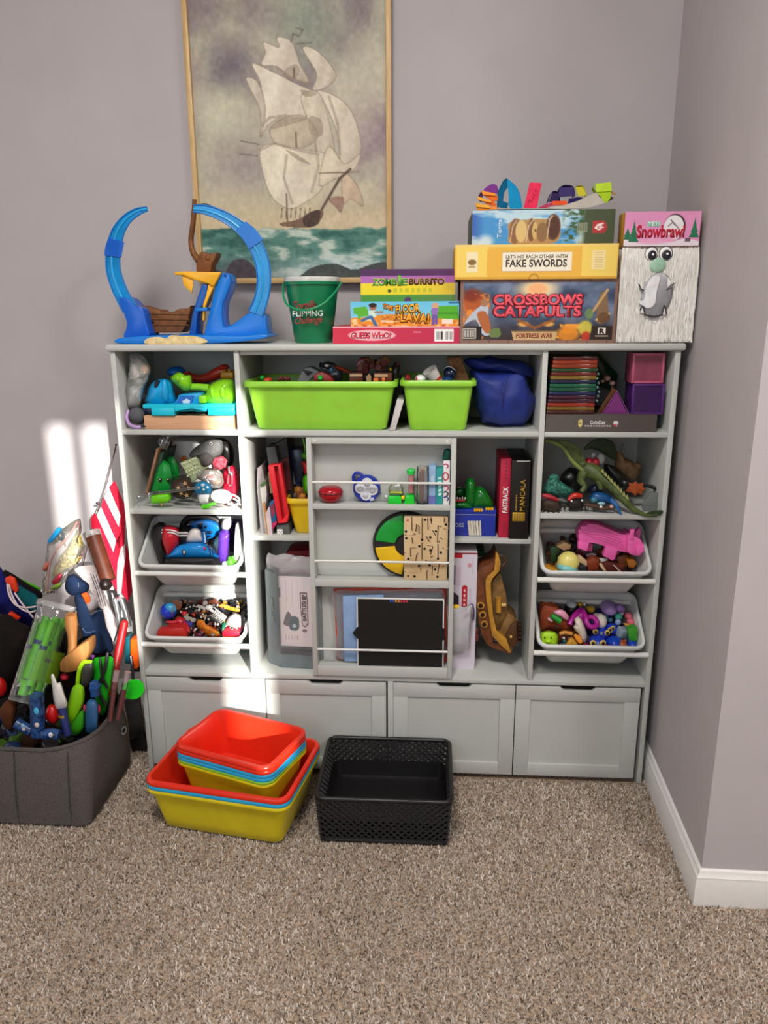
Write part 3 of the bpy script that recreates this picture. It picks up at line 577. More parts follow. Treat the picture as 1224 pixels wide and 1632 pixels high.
parts = [
 ('base', base, BL1),
 ('sand_patch', J(cprism(cB, smooth_pts([(325, 980), (335, 945), (400, 935), (450, 945), (480, 925), (530, 930), (620, 930), (690, 950), (700, 975), (520, 986)], 4), 0.005, 0.05, 0.003)), SAND),
 ('wave_arc', arch(LARC, 0.08, 0.052), BLT), ('wave_arc', arch(RARC, 0.08, 0.052), BLT),
 ('arc_rib', rib(LARC, 0.9, 0.0535), PL('0f74c0')), ('arc_rib', rib(LARC, -0.9, 0.0535), PL('0f74c0')), ('arc_rib', rib(LARC, 0.15, 0.0535, 7), PL('2aa4e0')), ('arc_rib', rib(RARC, 0.9, 0.0535), PL('0f74c0')), ('arc_rib', rib(RARC, -0.9, 0.0535), PL('0f74c0')), ('arc_rib', rib(RARC, 0.15, 0.0535, 7), PL('2aa4e0')),
 ('arc_collar', arch([(140, 325, 52), (125, 380, 56), (118, 430, 54)], 0.08, 0.058), BLD), ('arc_collar', arch([(925, 235, 40), (975, 290, 50), (1020, 355, 54)], 0.08, 0.058), PL('0a70cc')),
 ('wave_foot', cprism(cB, smooth_pts([(185, 945), (205, 850), (150, 700), (200, 690), (255, 740), (305, 760), (335, 870), (340, 935)], 3), 0.05, 0.115, 0.004), BLD),
 ('wave_foot', cprism(cB, [(700, 970), (690, 920), (760, 620), (790, 540), (815, 525), (850, 545), (860, 590), (845, 640), (810, 720), (805, 800), (815, 880), (880, 850), (960, 790), (1010, 770), (1080, 800), (1085, 870), (1100, 930), (900, 950)], 0.055, 0.115, 0.005), BL1),
 ('ramp_tower', cprism(cB, [(595, 925), (615, 800), (650, 680), (680, 600), (715, 610), (700, 700), (650, 800), (640, 925)], 0.05, 0.105, 0.003), PL('0e55a8')),
 ('ramp_strut', cprism(cB, [(635, 755), (710, 750), (712, 772), (635, 775)], 0.045, 0.075, 0.001), BL1),
 ('yellow_ramp', J(cprism(cB, [(500, 530), (560, 522), (800, 528), (790, 545), (750, 620), (720, 600), (640, 580), (560, 548), (505, 545)], 0.045, 0.1, 0.003), cprism(cB, [(720, 600), (752, 620), (720, 690), (700, 740), (690, 835), (680, 830), (685, 730), (702, 680)], 0.05, 0.06, 0.001)), YEL),
 ('torn_flag', cprism(cB, [(550, 548), (620, 565), (622, 620), (612, 665), (600, 640), (585, 635), (565, 610)], 0.05, 0.055, 0.001), YEL),
 ('ship_hull', cprism(cB, [(290, 735), (360, 760), (415, 765), (420, 778), (490, 780), (540, 755), (575, 765), (610, 735), (600, 800), (575, 870), (550, 908), (350, 910), (335, 870), (310, 800)], 0.085, 0.14, 0.004), BRN,
  [('hull_plank', cprism(cB, [(318, 785+k*34), (600, 790+k*34), (598, 797+k*34), (320, 792+k*34)], 0.083, 0.088, 0.0005), BRN) for k in range(3)] + [('port', cell(cB, 370, 840, 0.084, 8, 10, 0.002, 8, 6), M('2a1a10'))]),
 ('crows_nest', J(cprism(cB, [(640, 528), (640, 470), (660, 440), (655, 405), (690, 400), (720, 412), (775, 400), (765, 440), (740, 480), (735, 528)], 0.1, 0.14, 0.004), cell(cB, 715, 436, 0.099, 16, 18, 0.003, 12, 8)), BRN),
 ('mast', ctube(cB, [(632, 70, 0.135, 14), (625, 200, 0.135, 16), (610, 320, 0.135, 17), (622, 400, 0.13, 19), (660, 460, 0.125, 22)], 16, 12, 5), BRN),
 ('screw', cell(cB, 826, 545, 0.054, 10, 11, 0.003, 10, 6), BLD), ('latch', cprism(cB, [(650, 98), (705, 92), (708, 108), (655, 112)], 0.06, 0.1, 0.001), PL('4a3440')),
]
thing('loop_track_toy', 'blue wave loop track toy with brown pirate ship and yellow ramp', 'track toy', parts)

# ================================================================== green bucket
cC = CR(440, 410, 4.08)
bc = cC(245, 565, 0.062); bc.z = HT; kb = cC.m(0.062, 245, 350)
hB = (cC(245, 130, 0.062).z-HT)
GRN = PL('0f7a4e', 0.3)
rT, rB = 172*kb, 122*kb
handle_pts = [(48, 175, 0.055), (48, 250, 0.035), (75, 310, 0.016), (140, 340, 0.004), (220, 340, -0.004), (310, 300, 0.002), (380, 230, 0.02), (425, 165, 0.055)]
def on_bucket(u, v): return cC(u, v, bc.y-(rB+(rT-rB)*0.55)-0.001)
def bucket_text(s, uc, vc, wu, hv, mat, sh=0.0): return ('lettering', Txt(s, cC(uc, vc, bc.y-rT*0.93), wu*kb, hv*kb, (1, 0, 0.06 if sh else 0.02), (0, 0.18, 1), mat, 0.012, shear=sh), None)
thing('bucket', 'green plastic bucket with a clear lid and wire-like handle', 'bucket', [
 ('body', lathe([(0, 0), (rB*0.96, 0), (rB, 0.003), (rT*0.985, hB*0.88), (rT*1.05, hB*0.885), (rT*1.06, hB*0.93), (rT, hB*0.935), (rT*0.97, hB*0.93), (rB*0.95, 0.006), (0, 0.006)], bc, 48), GRN),
 ('lid', lathe([(0, hB*0.96), (rT*0.9, hB*0.96), (rT*0.93, hB*1.0), (rT*1.0, hB*1.0), (rT*1.03, hB*0.985), (rT*1.03, hB*0.925), (rT*1.0, hB*0.92)], bc, 48, cap=False), M('dcdcd8', rough=0.25, spec=0.5, grain=0.1, gscale=60, alpha=0.8)),
 ('handle', ctube(cC, handle_pts, 7, 8, 6), PL('17935c')),
 bucket_text('Tortilla', 185, 312, 150, 52, CARD('a3353c'), 0.3), bucket_text('FLIPPING', 205, 366, 190, 36, CARD('e9efe9')), bucket_text('Challenge', 210, 415, 175, 58, CARD('a3353c'), 0.3)])

# ================================================================== stacked game boxes
def art_guess(A): A.mix(np.clip((A.U-370)/800, 0, 1)*0.5, 'a53055'); A.rect(1030, 470, 1155, 560, 'f3efec'); [A.rect(1045+k*9.5, 485, 1045+k*9.5+(4 if k % 3 else 6), 545, '3a3335') for k in range(11)]; A.rect(370, 450, 1195, 458, 'f0c0c4'); A.rect(893, 488, 943, 498, 'e88a98', 0.8); A.ell(625, 513, 155, 40, 'f3b6bd', 0.95, 0.1)
game_box('game_box', 'red game box reading Guess Who? lying lowest beside the bucket', cC, (370, 450, 1193, 575), 0.004, 0.2, CARD('d9455c'), art_guess, 'd6354f', [('GUESS WHO?', 620, 513, 275, 52, 'd8304c', dict(b=0.04, edge='fbf3f2', eb=0.1))], (180, 36), HT)
zG = cC(700, 450, 0.004).z
def art_lava(A):
    A.mix(np.clip((A.V-285)/170, 0, 1), '8fd3ea'); A.poly([(485, 400), (560, 395), (640, 380), (760, 372), (900, 378), (1010, 400), (1190, 405), (1190, 460), (485, 460)], 'e8922c', 1, 3)
    A.speck(30, 10, 4, 0.52, 0.7, 'f7c545', 0.8*1.0) if False else None
    m = (A.V > 385)*np.clip((vnoise(A.X, A.Y, 26, 8, 4)-0.5)*5, 0, 1); A.mix(m, 'f9d69a'); m = (A.V > 385)*np.clip((0.42-vnoise(A.X, A.Y, 22, 7, 9))*6, 0, 1); A.mix(m, 'b8541d')
    A.poly([(505, 330), (580, 318), (600, 345), (598, 385), (550, 390), (548, 405), (535, 405), (530, 375), (505, 370)], '5cb531'); A.poly([(1005, 350), (1040, 345), (1050, 320), (1180, 315), (1190, 410), (1060, 402), (1010, 385)], '55b02c'); A.rect(1050, 360, 1185, 375, '3f8e20', 0.7)
    A.ell(632, 325, 24, 24, 'a8745a'); A.ell(630, 312, 26, 15, '2c211d'); A.poly([(600, 350), (645, 345), (655, 390), (610, 395)], 'cfe8d8'); A.line([(615, 390), (560, 415)], 9, '3f6fa8'); A.line([(620, 392), (650, 445)], 10, '3f6fa8'); A.line([(645, 360), (695, 358)], 6, 'a8745a')
    A.ell(1035, 320, 22, 24, 'd9a77f'); A.poly([(1012, 335), (1055, 332), (1050, 385), (1018, 385)], '9a6fb8'); A.line([(1025, 385), (1022, 440)], 9, '6f5aa8'); A.line([(1042, 385), (1045, 435)], 9, '6f5aa8'); A.rect(1080, 405, 1150, 440, 'f0ece4', 0.9); A.line([(690, 420), (760, 425)], 8, 'f6ddc0', 0.8)
    A.rect(1120, 290, 1190, 302, '2b5a8a', 0.8)
lt = dict(b=0.035, edge='33201a', eb=0.1, a=-0.06)
game_box('game_box', 'blue and orange game box reading The Floor is Lava, under the purple one', cC, (485, 287, 1190, 455), 0.012, 0.17, CARD('2f3a45'), art_lava, '6cc4e6', [('THE', 730, 325, 75, 38, 'f59a2a', dict(lt, a=-0.25)), ('FLOOR', 858, 336, 165, 66, 'f7b53a', dict(lt, a=0.08)), ('IS', 790, 398, 45, 36, 'f59a2a', lt), ('LAVA!', 905, 398, 195, 76, 'f6a62e', lt)], (200, 60), zG)
zL = cC(800, 287, 0.012).z
def art_zombie(A):
    A.rect(550, 75, 1165, 122, '53305c'); A.rect(550, 122, 1165, 168, 'b06cb4'); A.rect(550, 168, 1165, 245, 'f0dc2c'); A.rect(550, 245, 1165, 290, '4f9a3e'); A.ell(858, 285, 24, 28, '5b3a62'); A.mix(np.clip((A.U-850)/400, 0, 1)*0.25, 'a05090')
    for k in range(7): A.rect(765+k*38, 203, 765+k*38+22, 224, 'b7bd2a', 0.8)
    A.ell(738, 218, 13, 11, '3b4a22')
game_box('game_box', 'purple, yellow and green game box reading Zombie Burrito, top of the stack by the bucket', cC, (550, 77, 1165, 287), 0.03, 0.14, CARD('5a3560'), art_zombie, 'f0dc2c', [('ZOMB', 706, 160, 165, 50, '3f8f35', dict(b=0.03, edge='dfe86a', eb=0.075)), ('I', 803, 150, 22, 72, '7fc04a', dict(b=0.03, edge='2e6a2e', eb=0.06)), ('E', 835, 160, 40, 48, '3f8f35', dict(b=0.03, edge='dfe86a', eb=0.075)), ('BURRITO', 980, 158, 235, 46, '4a2c2a', dict(b=0.03, edge='e8c860', eb=0.07))], (120, 50), zL)

cD = CR(720, 270, 2.985)
def art_cross(A):
    A.img[:] = rgb('4a5b78'); nz = vnoise(A.X, A.Y, 7, 4, 2, 5); A.mix(np.clip((nz-0.45)*4, 0, 1)*0.8, '8a95ac'); A.mix(np.clip((0.45-nz)*4, 0, 1)*0.7, '2b2b3c')
    A.ell(405, 570, 90, 45, 'f3d9a8', 0.95, 0.8); A.ell(405, 570, 45, 28, 'f7b27a', 0.9, 0.6); A.mix(np.clip((A.V-690)/120, 0, 1)*0.85, '3a2a24'); A.ell(100, 640, 70, 60, 'c05a24', 0.9, 0.8); A.ell(95, 600, 40, 30, '7a2c1c', 0.8, 0.6)
    m = np.clip((vnoise(A.X, A.Y, 18, 10, 6)-0.52)*8, 0, 1); A.mix(m*(A.U < 180)*(A.V > 590), 'e88a3a'); A.mix(m*(A.V > 740)*(A.U > 500)*(A.U < 700), 'f0a040')
    A.poly([(60, 740), (85, 700), (130, 655), (165, 640), (175, 690), (150, 720), (185, 760), (190, 790), (150, 790), (120, 720), (80, 730)], 'b9c3cf', 1, 4); A.poly([(120, 690), (165, 680), (190, 770), (160, 780)], 'b5683c', 1, 3); A.ell(155, 635, 18, 18, 'a87a58'); A.poly([(185, 770), (230, 760), (235, 800), (190, 805)], '6a7f4a', 1, 3)
    A.poly([(700, 600), (720, 585), (735, 600), (745, 720), (690, 730)], '8a6a46', 0.9, 3); A.line([(660, 700), (735, 575)], 6, 'c9a46a'); A.line([(690, 720), (750, 690)], 5, 'd8b070'); A.ell(725, 710, 30, 26, '6a4a30', 0.9); A.ell(640, 760, 34, 36, 'd8c84a', 0.9, 0.4); A.ell(655, 690, 20, 26, '6f8a5a', 0.9); A.ell(560, 790, 55, 36, 'e08a28', 0.9, 0.5); A.ell(645, 800, 20, 24, 'c33b28', 0.9)
    A.ell(345, 740, 26, 12, 'f0b45a', 0.9, 0.6); A.ell(465, 740, 26, 12, 'f0b45a', 0.9, 0.6); A.line([(320, 720), (400, 760), (490, 720)], 7, 'a05a2a', 0.8); A.poly([(290, 775), (510, 775), (500, 820), (300, 820)], 'c9a878'); A.line([(290, 776), (510, 776)], 3, '8a6a40'); A.rect(40, 750, 145, 822, '2a2020'); A.rect(52, 760, 118, 812, 'b9b2a8'); A.rect(58, 766, 112, 806, '3a302c')
    for k in range(4): A.rect(62+k*13, 770, 70+k*13, 802, 'd8d2c8', 0.8)
    A.rect(670, 750, 780, 822, '33241f'); A.rect(704, 760, 738, 792, 'ece8e0'); A.rect(690, 797, 752, 803, 'a09890')
    for e in ((40, 522, 785, 535), (40, 820, 785, 836), (40, 522, 56, 836), (770, 522, 785, 836)): A.rect(*e, '8a6a5c')
    for k in range(16): A.rect(40+k*47, 820, 42+k*47, 836, '5a4038'); A.rect(40+k*47, 522, 42+k*47, 535, '5a4038')
rd = dict(b=0.04, edge='7a1c2a', eb=0.085)
game_box('game_box', 'large dark fantasy game box reading Crossbows Catapults Fortress War, lowest of its stack', cD, (40, 522, 785, 836), 0.004, 0.2, CARD('6a5048'), art_cross, '4a5b78', [('CROSSBOWS', 410, 622, 435, 62, 'ee5a68', rd), ('CATAPULTS', 408, 678, 430, 62, 'ee5a68', rd), ('FORTRESS WAR', 400, 797, 175, 24, '8a2a20', dict(b=0.02)), ('R', 721, 776, 26, 26, '33241f', dict(b=0.05))], (230, 100), HT)
zC = cD(400, 522, 0.004).z
def art_sword(A):
    A.rect(15, 355, 790, 515, 'e8ba4a'); A.rect(25, 365, 175, 515, 'f2d166'); A.rect(620, 365, 785, 515, 'f2d166'); A.rect(170, 380, 620, 500, 'eab44a'); A.rect(238, 390, 574, 484, 'caa45a'); A.rect(241, 394, 571, 480, 'f3ead4'); A.rect(72, 390, 124, 484, 'f0e2b8'); A.ell(98, 438, 20, 14, '8a6a3a'); A.rect(668, 386, 732, 474, 'f2dea0'); A.rect(15, 355, 790, 366, 'f0cf78'); A.rect(15, 507, 790, 517, 'd9a23a'); A.ell(396, 514, 24, 22, 'b98a34'); A.ell(396, 517, 18, 18, 'e2ac46')
    for k in range(7): A.rect(80, 402+k*3.2, 116, 403.5+k*3.2, 'a88a50', 0.7); A.rect(680, 396+k*11, 720, 399+k*11, 'd0b070', 0.8); A.rect(82, 456+k*3, 114, 457.4+k*3, 'a88a50', 0.7)
game_box('game_box', 'long yellow game box reading Let\'s Hit Each Other With Fake Swords, between two larger boxes', cD, (15, 355, 790, 519), -0.004, 0.21, CARD('d9a840'), art_sword, 'e8ba4a', [("LET'S HIT EACH OTHER WITH", 405, 412, 292, 18, '5a5048', dict(b=0.006)), ('FAKE SWORDS', 405, 444, 290, 36, '3a3432', dict(b=0.02))], (230, 50), zC)
zF = cD(400, 355, -0.004).z
cP = CR(745, 285, 5.1)
def art_adv(A):
    A.img[:] = rgb('4a93cc'); A.mix(np.clip((140-A.U)/80, 0, 1)*0.8, '3f5fb0'); A.mix(np.clip((vnoise(A.X, A.Y, 5, 3, 4, 4)-0.47)*6, 0, 1)*0.85, 'cfe2e4'); A.ell(150, 500, 60, 50, 'cfe0e4', 0.9, 0.9)
    A.mix(np.clip((A.U-900)/60, 0, 1), '4a543a'); m = np.clip((vnoise(A.X, A.Y, 30, 16, 8)-0.45)*6, 0, 1)*np.clip((A.U-760)/60, 0, 1)*(A.U < 945); A.mix(m, '3f5a34'); A.mix(np.clip(1-np.abs(A.U-925)/40, 0, 1)*(A.V > 420)*0.8, 'bcd0d2')
    for (u, ru) in ((400, 60), (520, 40)): A.ell(u, 420, ru, 100, '8a6a48')
    A.poly([(360, 340), (700, 330), (760, 400), (740, 500), (600, 530), (360, 520), (340, 430)], 'b08c58', 1, 4); A.ell(390, 420, 45, 100, '8a6448'); A.ell(440, 420, 46, 88, 'd6ba7c', 1); A.ell(525, 410, 30, 92, '7a563c'); A.ell(552, 415, 22, 70, 'cfae6c'); A.ell(700, 390, 60, 105, '6a4a3a'); A.ell(705, 395, 45, 88, '54382c'); A.ell(612, 430, 46, 78, '8a6a48'); A.line([(655, 470), (668, 330), (690, 300)], 5, 'd9c2a0', 0.9); A.line([(485, 500), (500, 380), (540, 325)], 5, 'd9c2a0', 0.8); A.ell(555, 415, 8, 14, '6a4a2c'); A.line([(355, 500), (370, 380), (400, 335)], 4, 'd9c2a0', 0.8)
    A.rect(890, 355, 975, 430, '9aa48e', 0.8); [A.rect(897+k*20, 362, 910+k*20, 422, '6a745c', 0.7) for k in range(4)]; A.poly([(1015, 345), (1115, 345), (1140, 392), (1115, 442), (1015, 442)], 'b23a3c'); A.line([(1040, 400), (1060, 375), (1100, 365)], 6, 'f2e6e2'); A.ell(1070, 395, 26, 22, 'f2e6e2', 1, 0.1); A.ell(1070, 395, 15, 11, 'b23a3c', 1, 0.1); A.line([(1070, 395), (1105, 395)], 5, 'f2e6e2')
game_box('game_box', 'blue and dark green game box with a castle tower picture, top of its stack', cP, (38, 252, 1196, 532), 0.025, 0.2, CARD('3f4a3c'), art_adv, '4a93cc', [('Terra', 262, 400, 150, 34, 'dceaf0', dict(a=math.pi/2, b=0.01))], (230, 60), zF)
zA = cP(600, 252, 0.025).z

# ================================================================== paper craft on the box stack
def strip(pts, wid, c, th=0.0006, n=6, yw=0.0):
    """bent paper strip through window points, wid metres deep"""
    q = smooth_pts([(a, b, d) for a, b, d in pts], n, False); rings = []
    for u, v, y in q: a = c(u, v, y); rings.append([a, a+Vector((0, wid, yw)), a+Vector((th, wid, yw+th)), a+Vector((th, 0, th))])
    return loft(rings)
PAP = lambda c: M(c, rough=0.8, spec=0.1, grain=0.04, gscale=60)
pz = lambda u, v, y: cP(u, v, y)
thing('paper_craft', 'paper craft of curled coloured strips on a white sheet atop the box stack', 'paper craft', [
 ('base_sheet', strip([(170, 250, 0.03), (400, 246, 0.03), (640, 244, 0.03), (850, 225, 0.04), (1000, 180, 0.05), (1110, 120, 0.06), (1190, 160, 0.075)], 0.055, cP), PAP('b9b2a6')),
 ('curled_sheet', poly3([cP(a, b, c) for a, b, c in ((580, 244, 0.032), (760, 222, 0.034), (900, 180, 0.038), (1040, 112, 0.046), (1120, 195, 0.04), (1000, 232, 0.034), (800, 246, 0.03))], Vector((0, 0.0008, 0.0004))), PAP('b4ada2')),
 ('teal_loop', cprism(cP, [(245, 225), (252, 90), (290, 15), (325, 4), (332, 60), (300, 110), (290, 180), (335, 200), (320, 240), (270, 235)], 0.042, 0.0427), PAP('125f86')), ('teal_loop', cprism(cP, smooth_pts([(325, 4), (400, 70), (428, 150), (442, 240), (345, 238), (335, 130)], 3), 0.034, 0.0347), PAP('1c8abc')), ('teal_loop', strip([(250, 225, 0.04), (258, 90, 0.04), (300, 8, 0.04), (335, 10, 0.036), (400, 72, 0.035), (430, 150, 0.035), (441, 238, 0.035)], 0.03, cP), PAP('1479a8')),
 ('pink_strip', cprism(cP, [(508, 28), (605, 34), (563, 238), (458, 236)], 0.045, 0.046), PAP('e2385a'), [('pen_scribble', ctube(cP, [(490, 205, 0.0443), (505, 165, 0.0443), (520, 195, 0.0443), (530, 150, 0.0443), (545, 170, 0.0443), (535, 120, 0.0443), (560, 140, 0.0443), (550, 85, 0.0443), (575, 105, 0.0443)], 2.5, 5), PAP('a02040'))]),
 ('purple_loop', strip([(655, 190, 0.05), (690, 105, 0.05), (742, 118, 0.05), (752, 190, 0.05)], 0.03, cP), PAP('3a3058')), ('purple_loop', strip([(742, 160, 0.045), (760, 62, 0.045), (855, 62, 0.045), (872, 140, 0.045)], 0.03, cP), PAP('443a66')), ('purple_loop', cprism(cP, [(745, 70), (858, 66), (872, 138), (742, 150)], 0.046, 0.047), PAP('41376a')), ('purple_loop', cprism(cP, [(660, 188), (690, 108), (742, 120), (745, 186)], 0.051, 0.052), PAP('352b52')),
 ('navy_strip', cprism(cP, [(825, 160), (900, 148), (942, 155), (880, 195), (815, 212)], 0.04, 0.043), PAP('262252')), ('orange_strip', cprism(cP, [(690, 180), (805, 178), (815, 210), (690, 216)], 0.035, 0.038), PAP('e0562a')), ('red_strip', cprism(cP, [(570, 238), (640, 205), (690, 190), (695, 215), (640, 236)], 0.033, 0.036), PAP('b43a5c')),
 ('yellow_loop', strip([(868, 120, 0.06), (878, 66, 0.06), (940, 62, 0.06), (968, 140, 0.06)], 0.02, cP), PAP('d8cf3a')), ('yellow_loop', cprism(cP, [(878, 68), (940, 64), (966, 136), (900, 142)], 0.062, 0.063), PAP('d2c93c')),
 ('lime_loop', cprism(cP, [(1042, 40), (1168, 26), (1172, 100), (1045, 108)], 0.05, 0.051), PAP('bfe03a')), ('lime_loop', cprism(cP, [(1045, 105), (1168, 98), (1165, 150), (1135, 198), (1112, 190), (1080, 140)], 0.052, 0.053), PAP('b0d42e')), ('lime_loop', strip([(1042, 40, 0.05), (1025, 70, 0.05), (1045, 108, 0.05)], 0.02, cP), PAP('a4c82c')),
 ('orange_point', cprism(cP, [(1168, 98), (1212, 128), (1180, 125)], 0.055, 0.058), PAP('c98a3a')),
] + [('fan_fold', cprism(cP, q, 0.03+0.003*i, 0.034+0.003*i), PAP(col)) for i, (q, col) in enumerate([([(65, 195), (180, 215), (185, 238), (72, 228)], 'eda83c'), ([(72, 228), (240, 225), (240, 256), (82, 256)], 'e88a34'), ([(80, 142), (190, 175), (198, 196), (90, 172)], 'f0a53c'), ([(100, 172), (215, 180), (240, 225), (180, 215)], 'd8662c'), ([(112, 95), (225, 118), (232, 138), (125, 128)], 'f0953a'), ([(125, 128), (240, 136), (272, 180), (200, 178)], 'df6f2e'), ([(90, 138), (112, 96), (130, 130), (110, 190), (92, 175)], '4a2f54')])] +
 [('purple_disc', cprism(cP, smooth_pts([(135, 98), (160, 62), (205, 42), (240, 55), (250, 110), (230, 120)], 5), 0.05, 0.052), PAP('7a3a8a'))])

# ================================================================== white furry snowman game bag with header card
FUR = M('f0ede6', rough=0.95, spec=0.05, grain=0.06, gscale=80, bump=0.8, bscale=220)
y0 = 0.004; xl, xr = cD(802, 600, y0).x, cD(1152, 600, y0).x; zt = cD(980, 362, y0).z
def fur_body():
    bm = bx(xl, xr, y0, y0+0.05, HT, zt, 0.008, 3); bmesh.ops.subdivide_edges(bm, edges=bm.edges[:], cuts=3, use_grid_fill=True); return wobble(bm, 0.0035, 45, 3)
def fur_hairs():
    bm = bmesh.new(); r = random.Random(5)
    for k in range(3200):
        x = r.uniform(xl, xr); z = r.uniform(HT+0.012, zt-0.002); sx = r.gauss(0, 0.003); L = r.uniform(0.015, 0.045); w_ = r.uniform(0.0008, 0.0022)
        edge = r.random(); 
        if edge < 0.2: x = xl if r.random() < 0.5 else xr; sx = (1 if x == xr else -1)*r.uniform(0.001, 0.004)
        yy = y0-0.001-r.uniform(0, 0.003); vs_ = [bm.verts.new((x-w_, yy+0.003, z)), bm.verts.new((x+w_, yy+0.003, z)), bm.verts.new((x+sx, yy-0.0015, z-L if z-L > HT else HT+0.001))]; f_ = bm.faces.new(vs_); f_.material_index = k % 3
    return bm
def art_head(A):
    A.img[:] = rgb('e79ac4'); A.mix(np.clip((A.V-300)/30, 0, 1)*0.0, 'ffffff'); A.poly([(820, 330), (880, 345), (960, 322), (1040, 345), (1110, 330), (1180, 345), (1180, 365), (820, 365)], 'efe2ea', 1, 4); A.poly([(830, 320), (840, 230), (900, 340)], 'e79ac4'); A.ell(1060, 275, 52, 62, '2c2226'); A.ell(1056, 278, 49, 60, 'f1edee', 1, 0.05); A.ell(960, 330, 110, 24, 'f1a8cc', 0.9, 0.4)
    for (u, v, h) in ((868, 240, 110), (838, 275, 60), (1155, 230, 100)):
        for k in range(3): A.poly([(u, v+k*h*0.22), (u-10-k*8, v+h*0.45+k*h*0.25), (u+10+k*8, v+h*0.45+k*h*0.25)], '2f7a56')
    A.rect(930, 245, 992, 272, '8cc8b4'); A.line([(1030, 270), (1050, 250), (1070, 270), (1085, 290)], 3, '8a8488'); A.line([(1040, 240), (1060, 265)], 3, '8a8488'); A.rect(1114, 328, 1140, 345, '4a3c46', 0.8)
hx0, hx1 = cD(822, 280, y0-0.004).x, cD(1182, 280, y0-0.004).x; hz0, hz1 = cD(1000, 364, y0-0.004).z, cD(1000, 200, y0-0.004).z
kD = cD.m(y0, 980, 600)
def eye(u, v, ru, rv): return [('eye_outline', cell(cD, u, v, y0-0.0015, ru*1.12, rv*1.12, 0.003, 20, 10), PL('3a3a40')), ('eye', cell(cD, u, v, y0-0.003, ru, rv, 0.003, 20, 10), PL('f2f2ee')), ('eye', cell(cD, u+4, v+6, y0-0.0055, ru*0.74, rv*0.74, 0.002, 18, 8), PL('23242c')), ('eye', cell(cD, u+8, v+2, y0-0.0072, ru*0.2, rv*0.2, 0.001, 8, 6), PL('ffffff'))]
parts = [('fur_body', fur_body(), FUR), ('fur', fur_hairs(), [M('fbf9f4', rough=0.9, spec=0.1, grain=0.0), M('e4e0d6', rough=0.9, spec=0.1, grain=0.0), M('f3f0ea', rough=0.9, spec=0.1, grain=0.0)]), ('header_card', bx(hx0, hx1, y0-0.004, y0+0.05, hz0, hz1, 0.001), CARD('c9953f')),
 ('printed_header', Pan((hx0, y0-0.0045, hz1), (hx1, y0-0.0045, hz1), (hx0, y0-0.0045, hz0), 150, 70, lambda X, Y: (lambda A: (art_head(A), A.img)[1])(Art(X, Y, (822, 200, 1182, 364), 'e79ac4'))), None),
 ('lettering', Txt('YETI', cD(961, 259, y0-0.0052), 52*kD, 20*kD, mat=CARD('f0f4f0'), bold=0.03), None), ('lettering', Txt('Snowbrawl', cD(994, 295, y0-0.0052), 222*kD, 58*kD, mat=CARD('c4213c'), bold=0.035), None)]
parts += eye(950, 402, 29, 31) + eye(1018, 400, 31, 31)
parts += [('nose', cell(cD, 980, 456, y0-0.004, 40, 34, 0.004, 20, 10), M('a3c9b0', rough=0.6)), ('mouth_opening', cell(cD, 972, 600, y0-0.001, 62, 100, 0.006, 24, 14, 0.12), M('c9c6cc', rough=0.25, spec=0.7)), ('clear_window', cell(cD, 975, 600, y0-0.004, 74, 108, 0.007, 24, 14, 0.15), CLEAR('eef0f4', 0.35, 0.05)),
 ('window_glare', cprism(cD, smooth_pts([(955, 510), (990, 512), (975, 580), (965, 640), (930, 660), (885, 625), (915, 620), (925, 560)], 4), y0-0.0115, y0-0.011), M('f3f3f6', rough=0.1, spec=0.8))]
for tri in ([(1030, 512), (1048, 540), (1020, 570)], [(888, 545), (915, 572), (892, 565)], [(905, 650), (918, 690), (900, 680)], [(1000, 690), (1016, 650), (1022, 690)]): parts.append(('tooth', cprism(cD, tri, y0-0.009, y0-0.005, 0.0003), PL('f4f2ee')))
for ln in ([(890, 545), (900, 568), (915, 576)], [(1022, 572), (1045, 560), (1058, 540)], [(895, 672), (908, 648), (918, 690)], [(1000, 690), (1012, 648), (1022, 690)], [(915, 690), (960, 700), (1000, 692)]): parts.append(('mouth_line', ctube(cD, [(u, v, y0-0.010) for u, v in ln], 3.2, 6, 4), PL('33323a')))
thing('snow_game_bag', 'white furry game bag with googly eyes and pink header reading Yeti Snowbrawl', 'game bag', parts)
# ================================================================== top left cubby
cE = CR(180, 550, 5.564)
thing('plastic_bag', 'clear plastic bag of small white pieces standing in the top corner cubby', 'bag', [
 ('film', puff(cE, [(150, 85), (200, 70), (265, 95), (335, 190), (330, 280), (290, 380), (262, 470), (245, 545), (185, 562), (122, 545), (110, 450), (122, 330), (145, 180)], 0.045, 0.026, warp=0.004, wf=60), CLEAR('f0efe9', 0.42, 0.15)),
 ('contents', puff(cE, [(140, 380), (270, 360), (255, 470), (235, 535), (180, 545), (125, 520)], 0.045, 0.016, warp=0.004), WHT), ('contents', cell(cE, 225, 335, 0.045, 45, 40, 0.012), GRY), ('contents', cell(cE, 285, 215, 0.045, 42, 45, 0.01), M('c98a4a')), ('contents', cell(cE, 190, 240, 0.045, 40, 70, 0.012), M('d8c9c2'))])
thing('headphones', 'grey and lilac round headphone cushion lying under the clear bag', 'headphones', [('cushion', cell(cE, 215, 622, 0.03, 72, 72, 0.014), M('55565a', rough=0.7)), ('rim', ctube(cE, [(140, 580, 0.03), (122, 640, 0.022), (150, 705, 0.016), (210, 728, 0.014), (250, 725, 0.016)], 16, 10, 5), PL('b48fc4')), ('tip', cell(cE, 276, 720, 0.015, 30, 10, 0.005), BLK)])
one('wooden_box', 'flat light wooden box lying under the hippo game', 'box', cbox(cE, 275, 628, 1072, 748, 0.012, 0.2, 0.0015), WOOD('dcae8a', 'c8946c', 14, 0))
HB, HG, HT_ = PL('18a2e0', 0.22), PL('88d022', 0.22), PL('1cc6de', 0.3)
